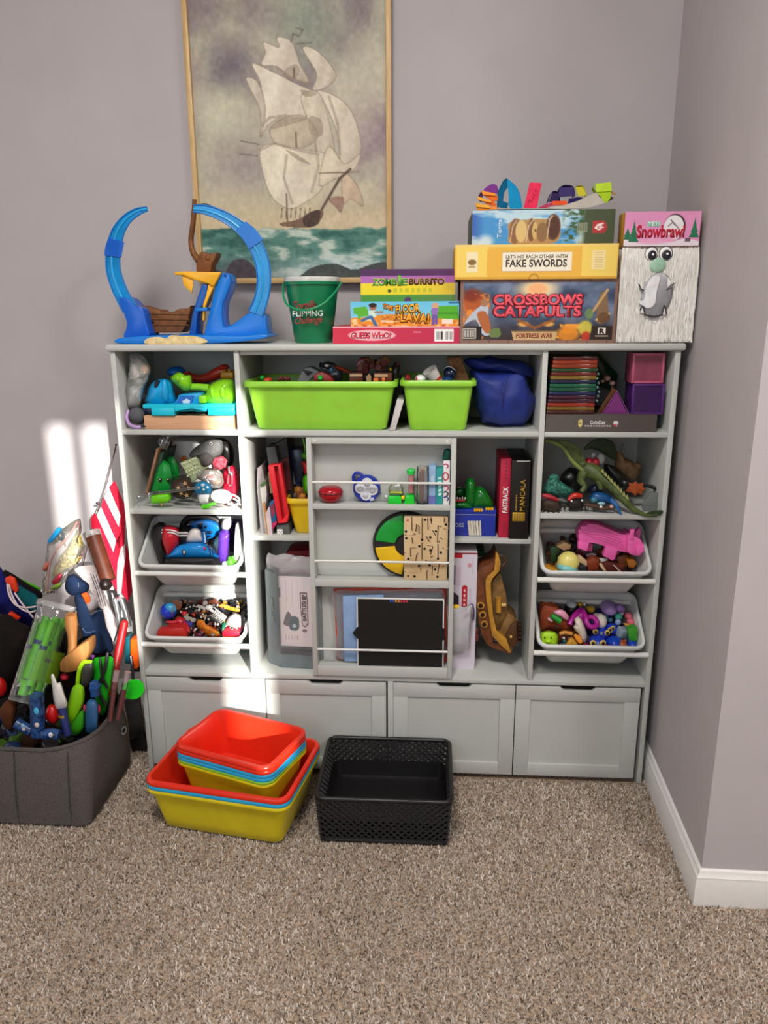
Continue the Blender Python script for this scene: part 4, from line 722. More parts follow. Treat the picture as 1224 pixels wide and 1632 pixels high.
thing('hippo_game', 'blue tray game with snapping blue, green and red hippo heads', 'toy game', [
 ('tray', J(cbox(cE, 262, 528, 1075, 565, 0.008, 0.19, 0.002), cbox(cE, 340, 555, 545, 627, 0.006, 0.06, 0.002), cbox(cE, 840, 555, 1072, 627, 0.006, 0.06, 0.002), cprism(cE, [(545, 560), (840, 560), (825, 592), (735, 592), (700, 565), (665, 590), (548, 590)], 0.007, 0.05, 0.001)), HT_),
 ('tray_back', cbox(cE, 275, 565, 345, 610, 0.03, 0.12, 0.001), PL('122c5a')),
 ('hippo_body', J(puff(cE, [(300, 530), (298, 440), (320, 370), (360, 325), (420, 300), (480, 302), (530, 340), (545, 420), (545, 530)], 0.06, 0.045, p=0.4), cell(cE, 465, 400, 0.018, 30, 95, 0.01)), HB), ('hippo_mouth', cell(cE, 395, 352, 0.026, 26, 40, 0.01, rot=0.3), M('101a2c', rough=0.6)),
 ('score_plate', cprism(cE, [(545, 520), (585, 440), (790, 425), (760, 520)], 0.03, 0.09, 0.002), HB, [('sticker', cprism(cE, [(560, 515), (592, 450), (720, 448), (700, 520)], 0.0285, 0.0295), CARD('2a6ac0')), ('sticker', cprism(cE, [(610, 500), (650, 475), (685, 490), (680, 515), (625, 516)], 0.0275, 0.0284), CARD('cfdcea'))]),
 ('hippo_body', J(puff(cE, [(820, 530), (815, 430), (850, 360), (910, 320), (980, 300), (1050, 305), (1078, 350), (1078, 530)], 0.06, 0.045, p=0.4), cell(cE, 882, 420, 0.022, 22, 55, 0.008), cell(cE, 975, 415, 0.018, 26, 60, 0.008)), HG), ('hippo_clip', cbox(cE, 760, 450, 822, 515, 0.02, 0.06, 0.002), HG),
 ('hippo_neck', ctube(cE, [(660, 370, 0.05, 28), (760, 370, 0.05, 30), (850, 380, 0.05, 32)], 30, 12), HG), ('hippo_head', J(puff(cE, [(510, 300), (540, 258), (590, 238), (640, 265), (690, 270), (702, 340), (685, 400), (630, 408), (560, 360)], 0.05, 0.028, p=0.4), cell(cE, 580, 295, 0.026, 20, 34, 0.008)), HG),
 ('hippo_head', J(cell(cE, 565, 235, 0.12, 78, 50, 0.03)), PL('1468b8')),
 ('hippo_head', J(ctube(cE, [(650, 255, 0.12, 30), (740, 300, 0.12, 38), (840, 290, 0.12, 40), (920, 250, 0.12, 48), (1000, 220, 0.12, 44)], 40, 12, 4), cell(cE, 985, 195, 0.115, 45, 25, 0.02), cell(cE, 660, 250, 0.115, 32, 18, 0.02)), PL('c8341c')),
 ('hippo_head', J(cbox(cE, 950, 238, 1066, 300, 0.1, 0.16, 0.004), cell(cE, 990, 230, 0.11, 14, 18, 0.008), cell(cE, 1035, 230, 0.11, 14, 18, 0.008)), PL('eaa41e'))])

# ================================================================== green bins and their contents, middle of the top row
cF = CR(380, 555, 4.708); cG = CR(620, 555, 4.896)
BG = PL('94d23a', 0.38)
def green_bin(label, xl, xr, zr, y0, y1, inset):
    w_, d_ = (xr-xl)-0.016, (y1-y0)-0.016; m4 = Matrix.Translation(((xl+xr)/2, (y0+y1)/2, zr)); h = zr-S1T-0.0005
    thing('storage_bin', label, 'bin', (tub(w_, d_, h, w_-2*inset, d_-2*inset*0.6, 0.012, 0.0022, 0.008, 0.012, m4), BG), 'lime green bins on the top shelf')
green_bin('wide lime green plastic bin full of building brick toys', cF(30, 270, 0.0).x, cF(1192, 270, 0.0).x, cF(600, 252, -0.004).z, -0.004, 0.205, 0.017)
green_bin('small lime green plastic bin holding a paper cup', cG(82, 270, 0.0).x, cG(688, 270, 0.0).x, cG(380, 254, -0.004).z, -0.002, 0.205, 0.013)
one('thin_box', 'thin white box leaning between the two lime green bins', 'box', cprism(cG, [(3, 642), (62, 400), (116, 410), (48, 642)], 0.006, 0.13, 0.001), CARD('c9c6c4'))
thing('grey_mech_toy', 'grey angular brick-built vehicle in the wide lime bin', 'toy', [('hull', cprism(cF, [(440, 250), (470, 180), (500, 145), (540, 140), (610, 180), (560, 215), (520, 252)], 0.06, 0.1, 0.002), GRY), ('hatch', cprism(cF, [(478, 165), (520, 168), (560, 180), (520, 208)], 0.057, 0.061, 0.0008), BLK)])
thing('dark_mech_toy', 'black and blue brick-built craft sticking up from the wide lime bin', 'toy', [('hull', J(cprism(cF, [(600, 130), (640, 105), (700, 120), (760, 175), (770, 250), (690, 255), (640, 190)], 0.08, 0.13, 0.002), ctube(cF, [(610, 120, 0.08), (690, 150, 0.075)], 16, 8)), PL('20242e')), ('stud', cell(cF, 663, 130, 0.07, 18, 12, 0.006), WHT), ('wing', cprism(cF, [(670, 150), (700, 145), (715, 170), (690, 180)], 0.072, 0.08, 0.001), PL('2a8ab0')), ('plate', cprism(cF, [(690, 185), (740, 180), (750, 200), (700, 205)], 0.075, 0.08, 0.001), PL('8a93a0'))])
one('red_lever', 'long red lever piece lying over the black craft', 'toy piece', ctube(cF, [(690, 135, 0.09, 10), (760, 150, 0.085, 14), (840, 185, 0.09, 12), (900, 200, 0.1, 8)], 12, 8, 3), PL('a03a22'))
one('red_plate', 'dark red brick plate lying beside the grey vehicle', 'toy piece', cprism(cF, [(565, 200), (620, 178), (680, 205), (715, 250), (570, 255)], 0.04, 0.075, 0.001), PL('8a2424'))
one('green_frog_brick', 'small bright green brick creature in front of the red plate', 'toy piece', J(cell(cF, 615, 226, 0.035, 20, 20, 0.008), cell(cF, 603, 208, 0.034, 7, 7), cell(cF, 627, 208, 0.034, 7, 7)), GRNB)
one('green_piece', 'small green piece at the near corner of the wide lime bin', 'toy piece', J(cell(cF, 178, 222, 0.03, 16, 16, 0.008), cbox(cF, 165, 225, 192, 250, 0.03, 0.045, 0.001)), GRNB)
one('red_dome_piece', 'flat red dome piece low in the wide lime bin', 'toy piece', J(cell(cF, 222, 238, 0.03, 32, 18, 0.016), cell(cF, 222, 226, 0.03, 12, 8)), PL('c8462a'))
one('dark_red_gear', 'dark red and grey ribbed piece low in the wide lime bin', 'toy piece', J(*[cell(cF, 305+k*18, 232-(k % 2)*8, 0.03+0.004*(k % 3), 14, 14, 0.01) for k in range(5)]), PL('6a3030'))
hp = [('wall', cbox(cF, 830, 185, 930, 255, 0.05, 0.11, 0.001), BWN), ('wall', cbox(cF, 1015, 185, 1150, 255, 0.05, 0.11, 0.001), BWN), ('wall', cbox(cF, 930, 200, 1015, 255, 0.075, 0.11, 0.001), PL('4a2a1e')),
      ('beam', cbox(cF, 835, 195, 930, 212, 0.046, 0.052, 0.0006), TAN), ('beam', cbox(cF, 1020, 195, 1120, 215, 0.046, 0.052, 0.0006), TAN), ('door', cprism(cF, [(958, 250), (955, 215), (980, 190), (1000, 215), (998, 250)], 0.06, 0.075, 0.001), TAN),
      ('lamp', cbox(cF, 1012, 225, 1050, 255, 0.042, 0.05, 0.001), ORG), ('lamp', cbox(cF, 1076, 220, 1100, 252, 0.042, 0.05, 0.001), ORG),
      ('tower', J(cprism(cF, [(890, 190), (880, 120), (905, 75), (960, 70), (985, 120), (970, 190)], 0.07, 0.12, 0.002)), PL('7a2634')), ('roof', J(*[box(cF(935+k*42, 130-((k*37) % 55), 0.07+0.01*(k % 3)), (0.016, 0.02, 0.008), 0.001, 1, (0.3*k, 0.6+0.4*k, 0.2)) for k in range(5)]), PL('8a5a30')), ('roof', J(*[box(cF(910+k*46, 150-((k*29) % 40), 0.06), (0.012, 0.012, 0.01), 0.001, 1, (0.5*k, 0.7*k, 0.2)) for k in range(5)]), PL('6a3038')), ('chimney', cbox(cF, 1050, 70, 1110, 190, 0.08, 0.11, 0.001), PL('4a2a20'))]
thing('brick_house', 'brown brick-built house with orange lamps in the wide lime bin', 'toy house', hp)
thing('dark_figure', 'black toy figure with a yellow mark at the far end of the wide lime bin', 'toy figure', [('body', J(puff(cF, [(1150, 260), (1140, 180), (1160, 120), (1195, 105), (1212, 140), (1205, 200), (1190, 260)], 0.08, 0.015)), PL('2a2024')), ('mark', cell(cF, 1142, 158, 0.062, 8, 14, 0.004), YLW), ('plume', cell(cF, 1196, 118, 0.068, 12, 10, 0.004), PL('7a2a44'))])
bits('heap of assorted small building bricks inside the wide lime bin', 'toy bricks', lambda r: (r.uniform(0.30, 0.585), r.uniform(0.03, 0.18), r.uniform(S1T+0.05, S1T+0.082)), 150, ('7a2a24', '3a3030', '6a6a6c', '8a3a22', '2a2a30', 'b08a50', '8a2436'), 0.008, 0.02, 3, 'brick_heap')
thing('paper_cup', 'white paper cup with a red band tipped over in the small lime bin', 'cup', [('body', lathe([(0.0, 0), (0.0125, 0), (0.0155, 0.032), (0.0165, 0.033), (0.0145, 0.033), (0.0115, 0.002), (0, 0.002)], cG(375, 262, 0.05), 24, (-0.55, -0.35, 0.9)), CARD('d8d4d0')), ('band', lathe([(0.0130, 0.004), (0.0138, 0.012), (0.0141, 0.012), (0.0133, 0.004)], cG(375, 262, 0.05), 24, (-0.55, -0.35, 0.9), False), CARD('c83a2c'))])
thing('white_red_toy', 'white and red rounded piece at the near side of the small lime bin', 'toy piece', [('body', cell(cG, 245, 240, 0.035, 42, 34, 0.016), WHT), ('stripe', cell(cG, 216, 250, 0.027, 9, 26, 0.008), REDP)])
one('red_piece', 'dark red cap in the corner of the small lime bin', 'toy piece', J(cell(cG, 146, 228, 0.04, 22, 24, 0.012), cbox(cG, 128, 228, 166, 260, 0.03, 0.05, 0.001)), PL('8a1c22'))
thing('glass_ball', 'dark blue glassy ball in the small lime bin', 'ball', [('ball', cell(cG, 475, 195, 0.06, 50, 52, 0.013, 24, 14), M('14244a', rough=0.08, spec=0.8)), ('cap_ring', ctube(cG, [(430, 160, 0.05), (470, 142, 0.046), (520, 175, 0.05)], 7, 8, 4), STEEL), ('foot', cell(cG, 455, 245, 0.05, 45, 25, 0.014), M('1a3a6a', rough=0.15))])
one('cardboard_tube', 'brown corrugated card leaning in the small lime bin', 'card', cprism(cG, [(450, 70), (560, 68), (630, 255), (520, 258)], 0.07, 0.11, 0.002), M('8a5f3c', rough=0.8, grain=0.12, gscale=90))
bits('dark odds and ends inside the small lime bin', 'toy pieces', lambda r: (r.uniform(0.635, 0.755), r.uniform(0.03, 0.18), r.uniform(S1T+0.045, S1T+0.076)), 45, ('3a3a3c', '7a2424', '2a4a2a', '4a4a50'), 0.012, 0.024, 5, 'odds_and_ends')
BAG = M('20307e', rough=0.55, spec=0.35, grain=0.12, gscale=30, bump=0.9, bscale=38)
thing('cloth_bag', 'royal blue cloth bag slumped beside the small lime bin', 'bag', [('body', puff(cG, [(640, 180), (690, 165), (800, 175), (900, 165), (1035, 180), (1085, 260), (1135, 390), (1125, 500), (1060, 590), (960, 610), (850, 612), (740, 570), (680, 460), (655, 330)], 0.085, 0.065, 4, 6, True, 0.006, 32, p=0.42), BAG), ('folded_top', puff(cG, [(590, 80), (700, 68), (840, 72), (990, 90), (1110, 140), (1130, 230), (1060, 210), (960, 195), (820, 180), (700, 175), (620, 150)], 0.095, 0.045, 4, 5, True, 0.006, 35), BAG), ('seam', ctube(cG, [(935, 215, 0.018), (905, 300, 0.012), (890, 380, 0.011), (880, 470, 0.014)], 4, 6, 4), M('101c50', rough=0.7))])

# ================================================================== top right cubby: magnetic tiles on a grey box
cH = CR(850, 550, 5.1); cHs = CR(860, 560, 8.743)
gz = cH(550, 568, 0.004).z
def art_grey(A): A.img[:] = rgb('5b5450'); A.mix(np.clip((A.U-300)/500, 0, 1)*0.3, '4a4240'); A.poly([(365, 605), (398, 600), (400, 640), (385, 656), (366, 640)], 'e0cf80'); A.ell(383, 625, 7, 12, '8a7a40'); A.ell(672, 625, 20, 17, 'e6dcdc'); A.ell(664, 638, 10, 9, 'c94a5a'); A.ell(682, 640, 8, 9, 'c08a9a'); [A.rect(420+k*22, 642, 420+k*22+16, 652, 'c9c2bc', 0.9) for k in range(10)]
game_box('game_box', 'flat dark grey box reading GobsDex under the magnetic tiles', cH, (100, 568, 1003, 688), 0.004, 0.17, CARD('5a534f'), art_grey, '5b5450', [('GobsDex', 526, 620, 128, 28, 'ece8e4', dict(b=0.02))], (150, 24), S1T)
TILE = [('dark red', '571214'), ('orange red', '902f14'), ('orange', '843314'), ('forest green', '1f401f'), ('brick red', '631e14'), ('mustard', '7e6325'), ('navy', '0f1b40'), ('sea green', '0a573b'), ('emerald', '0a4c35'), ('deep blue', '0e1e4c'), ('plum', '40142b'), ('dark plum', '3c1729'), ('scarlet', '902414'), ('ochre', '735719'), ('maroon', '40140e')]
zs_top = cHs(450, 62, 0.012).z-0.0015; n_t = len(TILE); th = (zs_top-gz)/n_t
ordn = ['topmost', 'second', 'third', 'fourth', 'fifth', 'sixth', 'seventh', 'eighth', 'ninth', 'tenth', 'eleventh', 'twelfth', 'thirteenth', 'fourteenth', 'lowest']
for i, (nm, col) in enumerate(TILE):
    sh = cHs(115+62*(1-i/n_t), 400, 0.012).x; xr_ = cHs(790, 400, 0.012).x; z1 = zs_top-i*th
    thing('magnetic_tile', '%s see-through magnetic tile, %s in the stack on the grey box' % (nm, ordn[i] if i in (0, n_t-1) else ordn[i]+' from the top'), 'magnetic tile', [('frame', bx(sh, xr_, 0.012, 0.112, z1-th+0.0003, z1-0.0003, 0.0012), M(col, rough=0.15, spec=0.6, grain=0.08, gscale=30)), ('edge_bead', bx(sh+0.004, xr_-0.004, 0.0114, 0.013, z1-th*0.62, z1-th*0.38), M(col, rough=0.1, spec=0.8, grain=0.2, gscale=120))], 'stacked magnetic tiles')
def tile_cube(label, col, u0, v0, u1, v1, y0):
    l, r = cH(u0, (v0+v1)/2, y0).x, cH(u1, (v0+v1)/2, y0).x; z0 = cH((u0+u1)/2, v1, y0).z; z1 = cH((u0+u1)/2, v0, y0).z; e = 0.005; m = M(col, rough=0.15, spec=0.6, grain=0.08, gscale=30); mf = M(tuple(min(255, int(int(col[i:i+2], 16)*1.25+12)) for i in (0, 2, 4)), rough=0.2, spec=0.6, grain=0.05)
    d = z1-z0
    thing('magnetic_tile_cube', label, 'tile cube', [('pane', bx(l+0.001, r-0.001, y0+0.002, y0+d-0.002, z0+0.001, z1-0.001), m), ('frame_bar', bx(l, l+e, y0, y0+d, z0, z1, 0.001), mf), ('frame_bar', bx(r-e, r, y0, y0+d, z0, z1, 0.001), mf), ('frame_bar', bx(l+e, r-e, y0, y0+e, z0, z0+e, 0.001), mf), ('frame_bar', bx(l+e, r-e, y0, y0+e, z1-e, z1, 0.001), mf)])
tile_cube('dusky pink see-through tile cube standing on the purple one', '8a3e54', 806, 66, 1066, 312, 0.02); tile_cube('deep purple see-through tile cube on the end of the grey box', '371250', 802, 314, 1064, 566, 0.02)
thing('triangle_tile', 'purple triangular magnetic tile standing on the grey box', 'magnetic tile', [('pane', cprism(cH, [(575, 552), (680, 385), (762, 552)], 0.022, 0.026), M('7a2a78', rough=0.15, spec=0.6)), ('edge', ctube(cH, [(562, 556, 0.024), (680, 372, 0.024), (775, 556, 0.024)], 6, 8, 0, True), M('9a5a9c', rough=0.2))])
one('leaning_tile', 'brown see-through tile leaning behind the purple triangle', 'magnetic tile', cprism(cH, [(515, 552), (650, 345), (685, 372), (580, 552)], 0.03, 0.036, 0.001), M('5a341e', rough=0.2))
one('green_panel_tile', 'dark green slanting tile at the back of the top right cubby', 'magnetic tile', cprism(cH, [(380, 60), (520, 58), (690, 240), (660, 380), (520, 330), (500, 150)], 0.14, 0.15, 0.001), M('173a1c', rough=0.25))
one('charm_string', 'string of small coloured charms hanging at the end of the tile stack', 'charm', J(*[cell(cH, 512+((k*13) % 22), 200+k*36, 0.02, 11, 13, 0.006) for k in range(8)]), M('6a8a8a', rough=0.3, grain=0.5, gscale=200))
one('pink_trinket', 'small pale pink trinket lying behind the purple triangle', 'toy piece', J(cell(cH, 600, 270, 0.07, 30, 26, 0.012), cell(cH, 640, 310, 0.07, 26, 22, 0.012), cell(cH, 560, 295, 0.07, 16, 14, 0.01), ctube(cH, [(640, 310, 0.07), (640, 420, 0.08), (640, 552, 0.09)], 12, 8)), M('8a6a62'))

# ================================================================== second left cubby
cI = CR(190, 685, 5.829)
one('wooden_board', 'thin brown wooden board leaning at the side of the second cubby', 'board', cprism(cI, [(232, 612), (345, 172), (364, 176), (266, 594)], 0.03, 0.16, 0.001), WOOD('a07a5e', '80583e', 20, 2))
one('dark_folder', 'dark green folder leaning next to the thin wooden board', 'folder', cprism(cI, [(270, 600), (372, 215), (415, 200), (330, 600)], 0.04, 0.17, 0.001), M('1f3a2a', rough=0.5))
one('crumpled_wrap', 'crumpled clear plastic wrap at the top of the leaning boards', 'plastic wrap', puff(cI, [(365, 130), (380, 70), (440, 45), (480, 60), (470, 120), (440, 190), (390, 195)], 0.06, 0.02, 3, 4, True, 0.005, 70), CLEAR('c9ccc9', 0.45))
one('white_carton', 'white carton at the back of the second cubby', 'box', cbox(cI, 430, 105, 742, 420, 0.13, 0.2, 0.003), CARD('e2e0e0'))
one('orange_disc', 'small orange disc in front of the white carton', 'toy piece', lathe([(0, 0), (0.006, 0), (0.0065, 0.001), (0.006, 0.004), (0, 0.004)], cI(602, 266, 0.125), 20, (0, -1, 0.1)), ORG)
def pod(label, pts, yc, ry, eyes): thing('green_pod_toy', label, 'toy', [('body', puff(cI, pts, yc, ry, 5, 6, p=0.35), PL('0f8a34', 0.25))]+[e for u, v in eyes for e in (('eye', cell(cI, u, v, yc-ry-0.0005, 17, 19, 0.003), PL('101410', 0.15)), ('eye', cell(cI, u-5, v-7, yc-ry-0.003, 5, 5, 0.001), WHT))])
pod('green pod-shaped toy with two black eyes at the front of the second cubby', [(292, 600), (305, 500), (340, 370), (385, 295), (430, 290), (478, 340), (500, 420), (480, 500), (478, 600)], 0.05, 0.016, [(382, 467), (456, 467)])
pod('glossy green pod-shaped toy without eyes behind the black-eyed one', [(425, 290), (455, 245), (505, 245), (540, 300), (562, 380), (560, 440), (500, 470), (440, 440)], 0.085, 0.016, [])
thing('patterned_block', 'pale green block with a raised dotted pattern tilted in the second cubby', 'block', [('body', cprism(cI, [(557, 312), (715, 248), (795, 375), (735, 440), (680, 490), (620, 400)], 0.05, 0.09, 0.003), M('a9b48a', rough=0.7, grain=0.15, gscale=120)), ('raised_dots', J(*[cell(cI, 600+28*(k % 5)+12*(k//5), 318-12*(k % 5)+38*(k//5), 0.049, 10, 10, 0.002, 8, 6) for k in range(20)]), M('c9d2ac', rough=0.6))])
thing('seal_plush', 'grey soft seal toy bending over the second cubby', 'plush', [('body', puff(cI, [(650, 250), (672, 195), (740, 140), (820, 98), (890, 85), (950, 100), (968, 160), (950, 225), (905, 262), (870, 300), (800, 330), (745, 300), (720, 255)], 0.07, 0.03, 4, 6, p=0.45), FAB('6a6a68')), ('muzzle', cell(cI, 812, 270, 0.045, 62, 66, 0.018), FAB('54504e')), ('eye', cell(cI, 850, 130, 0.042, 15, 16, 0.003), PL('c9c6c0')), ('pupil', cell(cI, 851, 131, 0.039, 7, 8, 0.002), BLK)])
one('black_globe', 'round black object behind the grey seal', 'toy', puff(cI, [(880, 90), (960, 75), (1040, 130), (1070, 230), (1050, 330), (960, 330), (940, 200)], 0.12, 0.03), PL('181616'))
thing('sweet_bag', 'clear bag with red printed sweets beside the patterned block', 'bag', [('film', puff(cI, [(715, 430), (760, 380), (840, 355), (920, 370), (965, 430), (955, 520), (880, 545), (800, 500)], 0.05, 0.02, 3, 4, True, 0.003, 80), CLEAR('d8d0c6', 0.5)), ('sweet', cell(cI, 850, 450, 0.045, 45, 26, 0.008, rot=0.2), PL('c84a4a')), ('sweet', cell(cI, 900, 485, 0.045, 40, 24, 0.008), PL('c9783a')), ('label_strip', cprism(cI, [(820, 440), (905, 455), (900, 475), (815, 460)], 0.031, 0.032), CARD('e6dcd8'))])
one('red_wrapper', 'crinkled red and white wrapper under the seal\'s nose', 'wrapper', puff(cI, [(860, 330), (890, 270), (940, 240), (990, 270), (1000, 340), (950, 370), (900, 360)], 0.04, 0.012, 3, 4, True, 0.004, 90), M('d84a58', rough=0.3, grain=0.5, gscale=130))
thing('red_bundle', 'shiny red bundle with a silver hook at the end of the second cubby', 'toy', [('body', puff(cI, [(960, 380), (1000, 345), (1060, 330), (1100, 380), (1110, 520), (1105, 630), (1040, 640), (960, 560)], 0.075, 0.03, 4, 5, True, 0.004, 50), PL('cf1f3a', 0.2)), ('hook', ctube(cI, [(1010, 500, 0.03), (1015, 430, 0.03), (1035, 400, 0.03), (1050, 440, 0.03), (1045, 510, 0.03), (1020, 515, 0.03)], 6, 8, 4), STEEL), ('clip', ctube(cI, [(1020, 340, 0.035), (1025, 400, 0.035), (1065, 400, 0.035)], 9, 8, 3), STEEL)])
thing('brown_ball', 'dark brown ball with gold star shapes on the second cubby floor', 'ball', [('ball', cell(cI, 588, 548, 0.035, 108, 98, 0.022, 28, 16), M('35241c', rough=0.5, grain=0.1)), ('stars', J(*[cprism(cI, [(u+math.cos(a*math.pi/5)*(22 if a % 2 else 9), v+math.sin(a*math.pi/5)*(22 if a % 2 else 9)) for a in range(10)], 0.0135, 0.017) for u, v in ((610, 500), (640, 545), (575, 590), (625, 610), (548, 540))]), M('c9a06a', rough=0.4))])
thing('mushroom_toy', 'shiny blue mushroom toy with pale spots and white stem', 'toy', [('cap', puff(cI, [(688, 560), (700, 510), (750, 478), (810, 480), (850, 515), (862, 565), (840, 598), (775, 605), (715, 600)], 0.03, 0.018, 4, 6, p=0.4), PL('1478a8', 0.18)), ('stem', puff(cI, [(732, 595), (838, 595), (832, 640), (825, 678), (785, 686), (745, 678)], 0.03, 0.012, p=0.35), WHT)]+[('spot', cell(cI, u, v, 0.0125, r, r, 0.002), PL('cfe4e8')) for u, v, r in ((775, 515, 16), (738, 540, 12), (820, 535, 12), (785, 555, 12))])
one('white_oval', 'smooth white oval lid lying near the mushroom toy', 'lid', cell(cI, 948, 618, 0.025, 100, 66, 0.012, 28, 14), WHT)
thing('green_spinner', 'flat lime green spinner with brass pins at the front edge', 'toy', [('body', puff(cI, [(292, 620), (330, 600), (440, 588), (478, 600), (480, 650), (440, 678), (330, 690), (295, 675)], 0.014, 0.011, p=0.3), PL('6ed018', 0.25)), ('pin', ctube(cI, [(375, 600, 0.012), (375, 568, 0.012)], 7, 8), GOLD), ('pin', ctube(cI, [(395, 680, 0.006), (396, 706, 0.006)], 7, 8), GOLD)])
one('wire_puzzle', 'bent steel wire puzzle lying across the second cubby', 'wire puzzle', J(ctube(cI, [(285, 640, 0.006), (275, 600, 0.008), (300, 585, 0.01), (520, 560, 0.008), (735, 530, 0.004)], 5.5, 8, 5), ctube(cI, [(200, 605, 0.012), (330, 598, 0.006), (520, 575, 0.004), (735, 545, 0.002)], 5, 8, 5)), STEEL)
one('wire_hook', 'long hooked steel wire on the floor of the second cubby', 'wire', J(ctube(cI, [(190, 672, 0.006), (172, 650, 0.01), (200, 620, 0.02), (420, 650, 0.012), (680, 690, 0.006), (700, 700, 0.005)], 5, 8, 5), ctube(cI, [(480, 665, 0.012), (700, 680, 0.008), (960, 715, 0.003)], 4.5, 8, 4)), STEEL)
one('green_clip', 'small bright green clip at the shelf edge below the white oval', 'clip', J(cprism(cI, [(760, 700), (830, 690), (850, 680), (895, 682), (898, 702), (840, 715), (830, 732), (765, 735)], 0.004, 0.014, 0.002)), PL('5ad81c'))
one('white_cord_tangle', 'white cords and small parts at the divider of the second cubby', 'cord', J(ctube(cI, [(1050, 600, 0.02), (1090, 620, 0.015), (1120, 650, 0.02), (1100, 690, 0.012), (1060, 700, 0.01), (1010, 690, 0.012)], 9, 8, 5), ctube(cI, [(1060, 640, 0.012), (1100, 660, 0.01), (1122, 700, 0.012)], 8, 8, 4), cell(cI, 1040, 690, 0.012, 22, 16)), M('e2dcd8', rough=0.5))
# ================================================================== tilted grey bins in the side bays
BINM = PL('d3d5d2', 0.3)
vv = Vector((0, 0.128, 0.083)); Lr = vv.length; vv.normalize(); nn = Vector((0, -vv.z, vv.y))      # along the rim, out of the opening
BINO = {}
def in_bin(key): return lambda r: BINO[key]+Vector((r.uniform(-0.095, 0.095), 0, 0))+vv*(r.uniform(-0.38, 0.34)*Lr)-nn*r.uniform(0.036, 0.058)
blabs = ['pale grey tilted bin of action figures, lower of the two by the hamper', 'pale grey tilted bin of bumper cars, upper of the two by the hamper', 'pale grey tilted bin of colourful squishy toys, lower of the two by the wall', 'pale grey tilted bin holding the pink pig, upper of the two by the wall']
for (xa, xb, zf), lab in zip(BINS, blabs):
    o = Vector(((xa+xb)/2, -0.0135, zf+0.0195))+vv*(Lr/2+0.006); m4 = Matrix(((1, 0, 0, o.x), (0, vv.y, nn.y, o.y), (0, vv.z, nn.z, o.z), (0, 0, 0, 1)))
    w_ = (xb-xa)-0.026; BINO[(xa > 0.5, zf > 0.4)] = o.copy()
    thing('tilted_bin', lab, 'bin', (tub(w_, Lr-0.004, 0.09, w_-0.05, Lr-0.02, 0.018, 0.002, 0.0065, 0.0065, m4), BINM), 'tilted grey bins on rails')

# ---- upper left bin: bumper cars
cJ = CR(205, 810, 6.12)
TYR = PL('1d1a1a', 0.5)
def tyre(c, pts, y, r, yd=0.0): return ctube(c, [(u, v, y+yd*math.sin(i*6.283/len(pts))) for i, (u, v) in enumerate(pts)], r, 10, 5, True)
thing('bumper_car', 'red toy bumper car with white stripes standing on its side', 'toy car', [
 ('tyre', puff(cJ, [(258, 160), (310, 135), (365, 160), (350, 250), (330, 330), (345, 430), (365, 510), (345, 578), (310, 560), (260, 440), (228, 300), (232, 200)], 0.07, 0.035, 4, 5, p=0.3), TYR), ('body', puff(cJ, [(330, 178), (400, 165), (480, 190), (495, 260), (492, 350), (440, 430), (385, 480), (350, 420), (318, 330), (315, 240)], 0.055, 0.04, 4, 6, p=0.35), PL('c41a2c', 0.18)),
 ('stripe', ctube(cJ, [(325, 212, 0.034), (400, 212, 0.018), (450, 222, 0.018), (490, 244, 0.03)], 7, 6, 4), WHT), ('stripe', ctube(cJ, [(322, 238, 0.034), (400, 236, 0.017), (450, 246, 0.017), (490, 268, 0.03)], 7, 6, 4), WHT), ('seat', cbox(cJ, 488, 220, 580, 350, 0.05, 0.1, 0.004), BLK, [('stripe', ctube(cJ, [(492, 240, 0.049), (580, 240, 0.049)], 9, 6), WHT), ('stripe', ctube(cJ, [(492, 268, 0.049), (580, 266, 0.049)], 8, 6), WHT)])])
thing('bumper_car', 'blue toy bumper car standing upright at the back of its bin', 'toy car', [
 ('tyre', tyre(cJ, [(535, 230), (540, 150), (590, 95), (680, 85), (780, 88), (860, 120), (910, 190), (880, 270), (800, 320), (640, 320)], 0.115, 34), TYR), ('body', cprism(cJ, smooth_pts([(575, 200), (620, 140), (700, 122), (790, 130), (870, 175), (885, 225), (830, 290), (720, 310), (600, 300)], 4), 0.095, 0.12, 0.004), PL('1478c8', 0.22)),
 ('steering_slot', cprism(cJ, [(668, 160), (720, 150), (722, 200), (680, 210)], 0.092, 0.096, 0.001), NAVY), ('decal', cprism(cJ, [(735, 175), (760, 172), (760, 200), (735, 200)], 0.092, 0.096, 0.001), NAVY), ('decal', cell(cJ, 785, 235, 0.094, 34, 16, 0.003), NAVY), ('decal', cell(cJ, 780, 275, 0.094, 30, 10, 0.003), NAVY)])
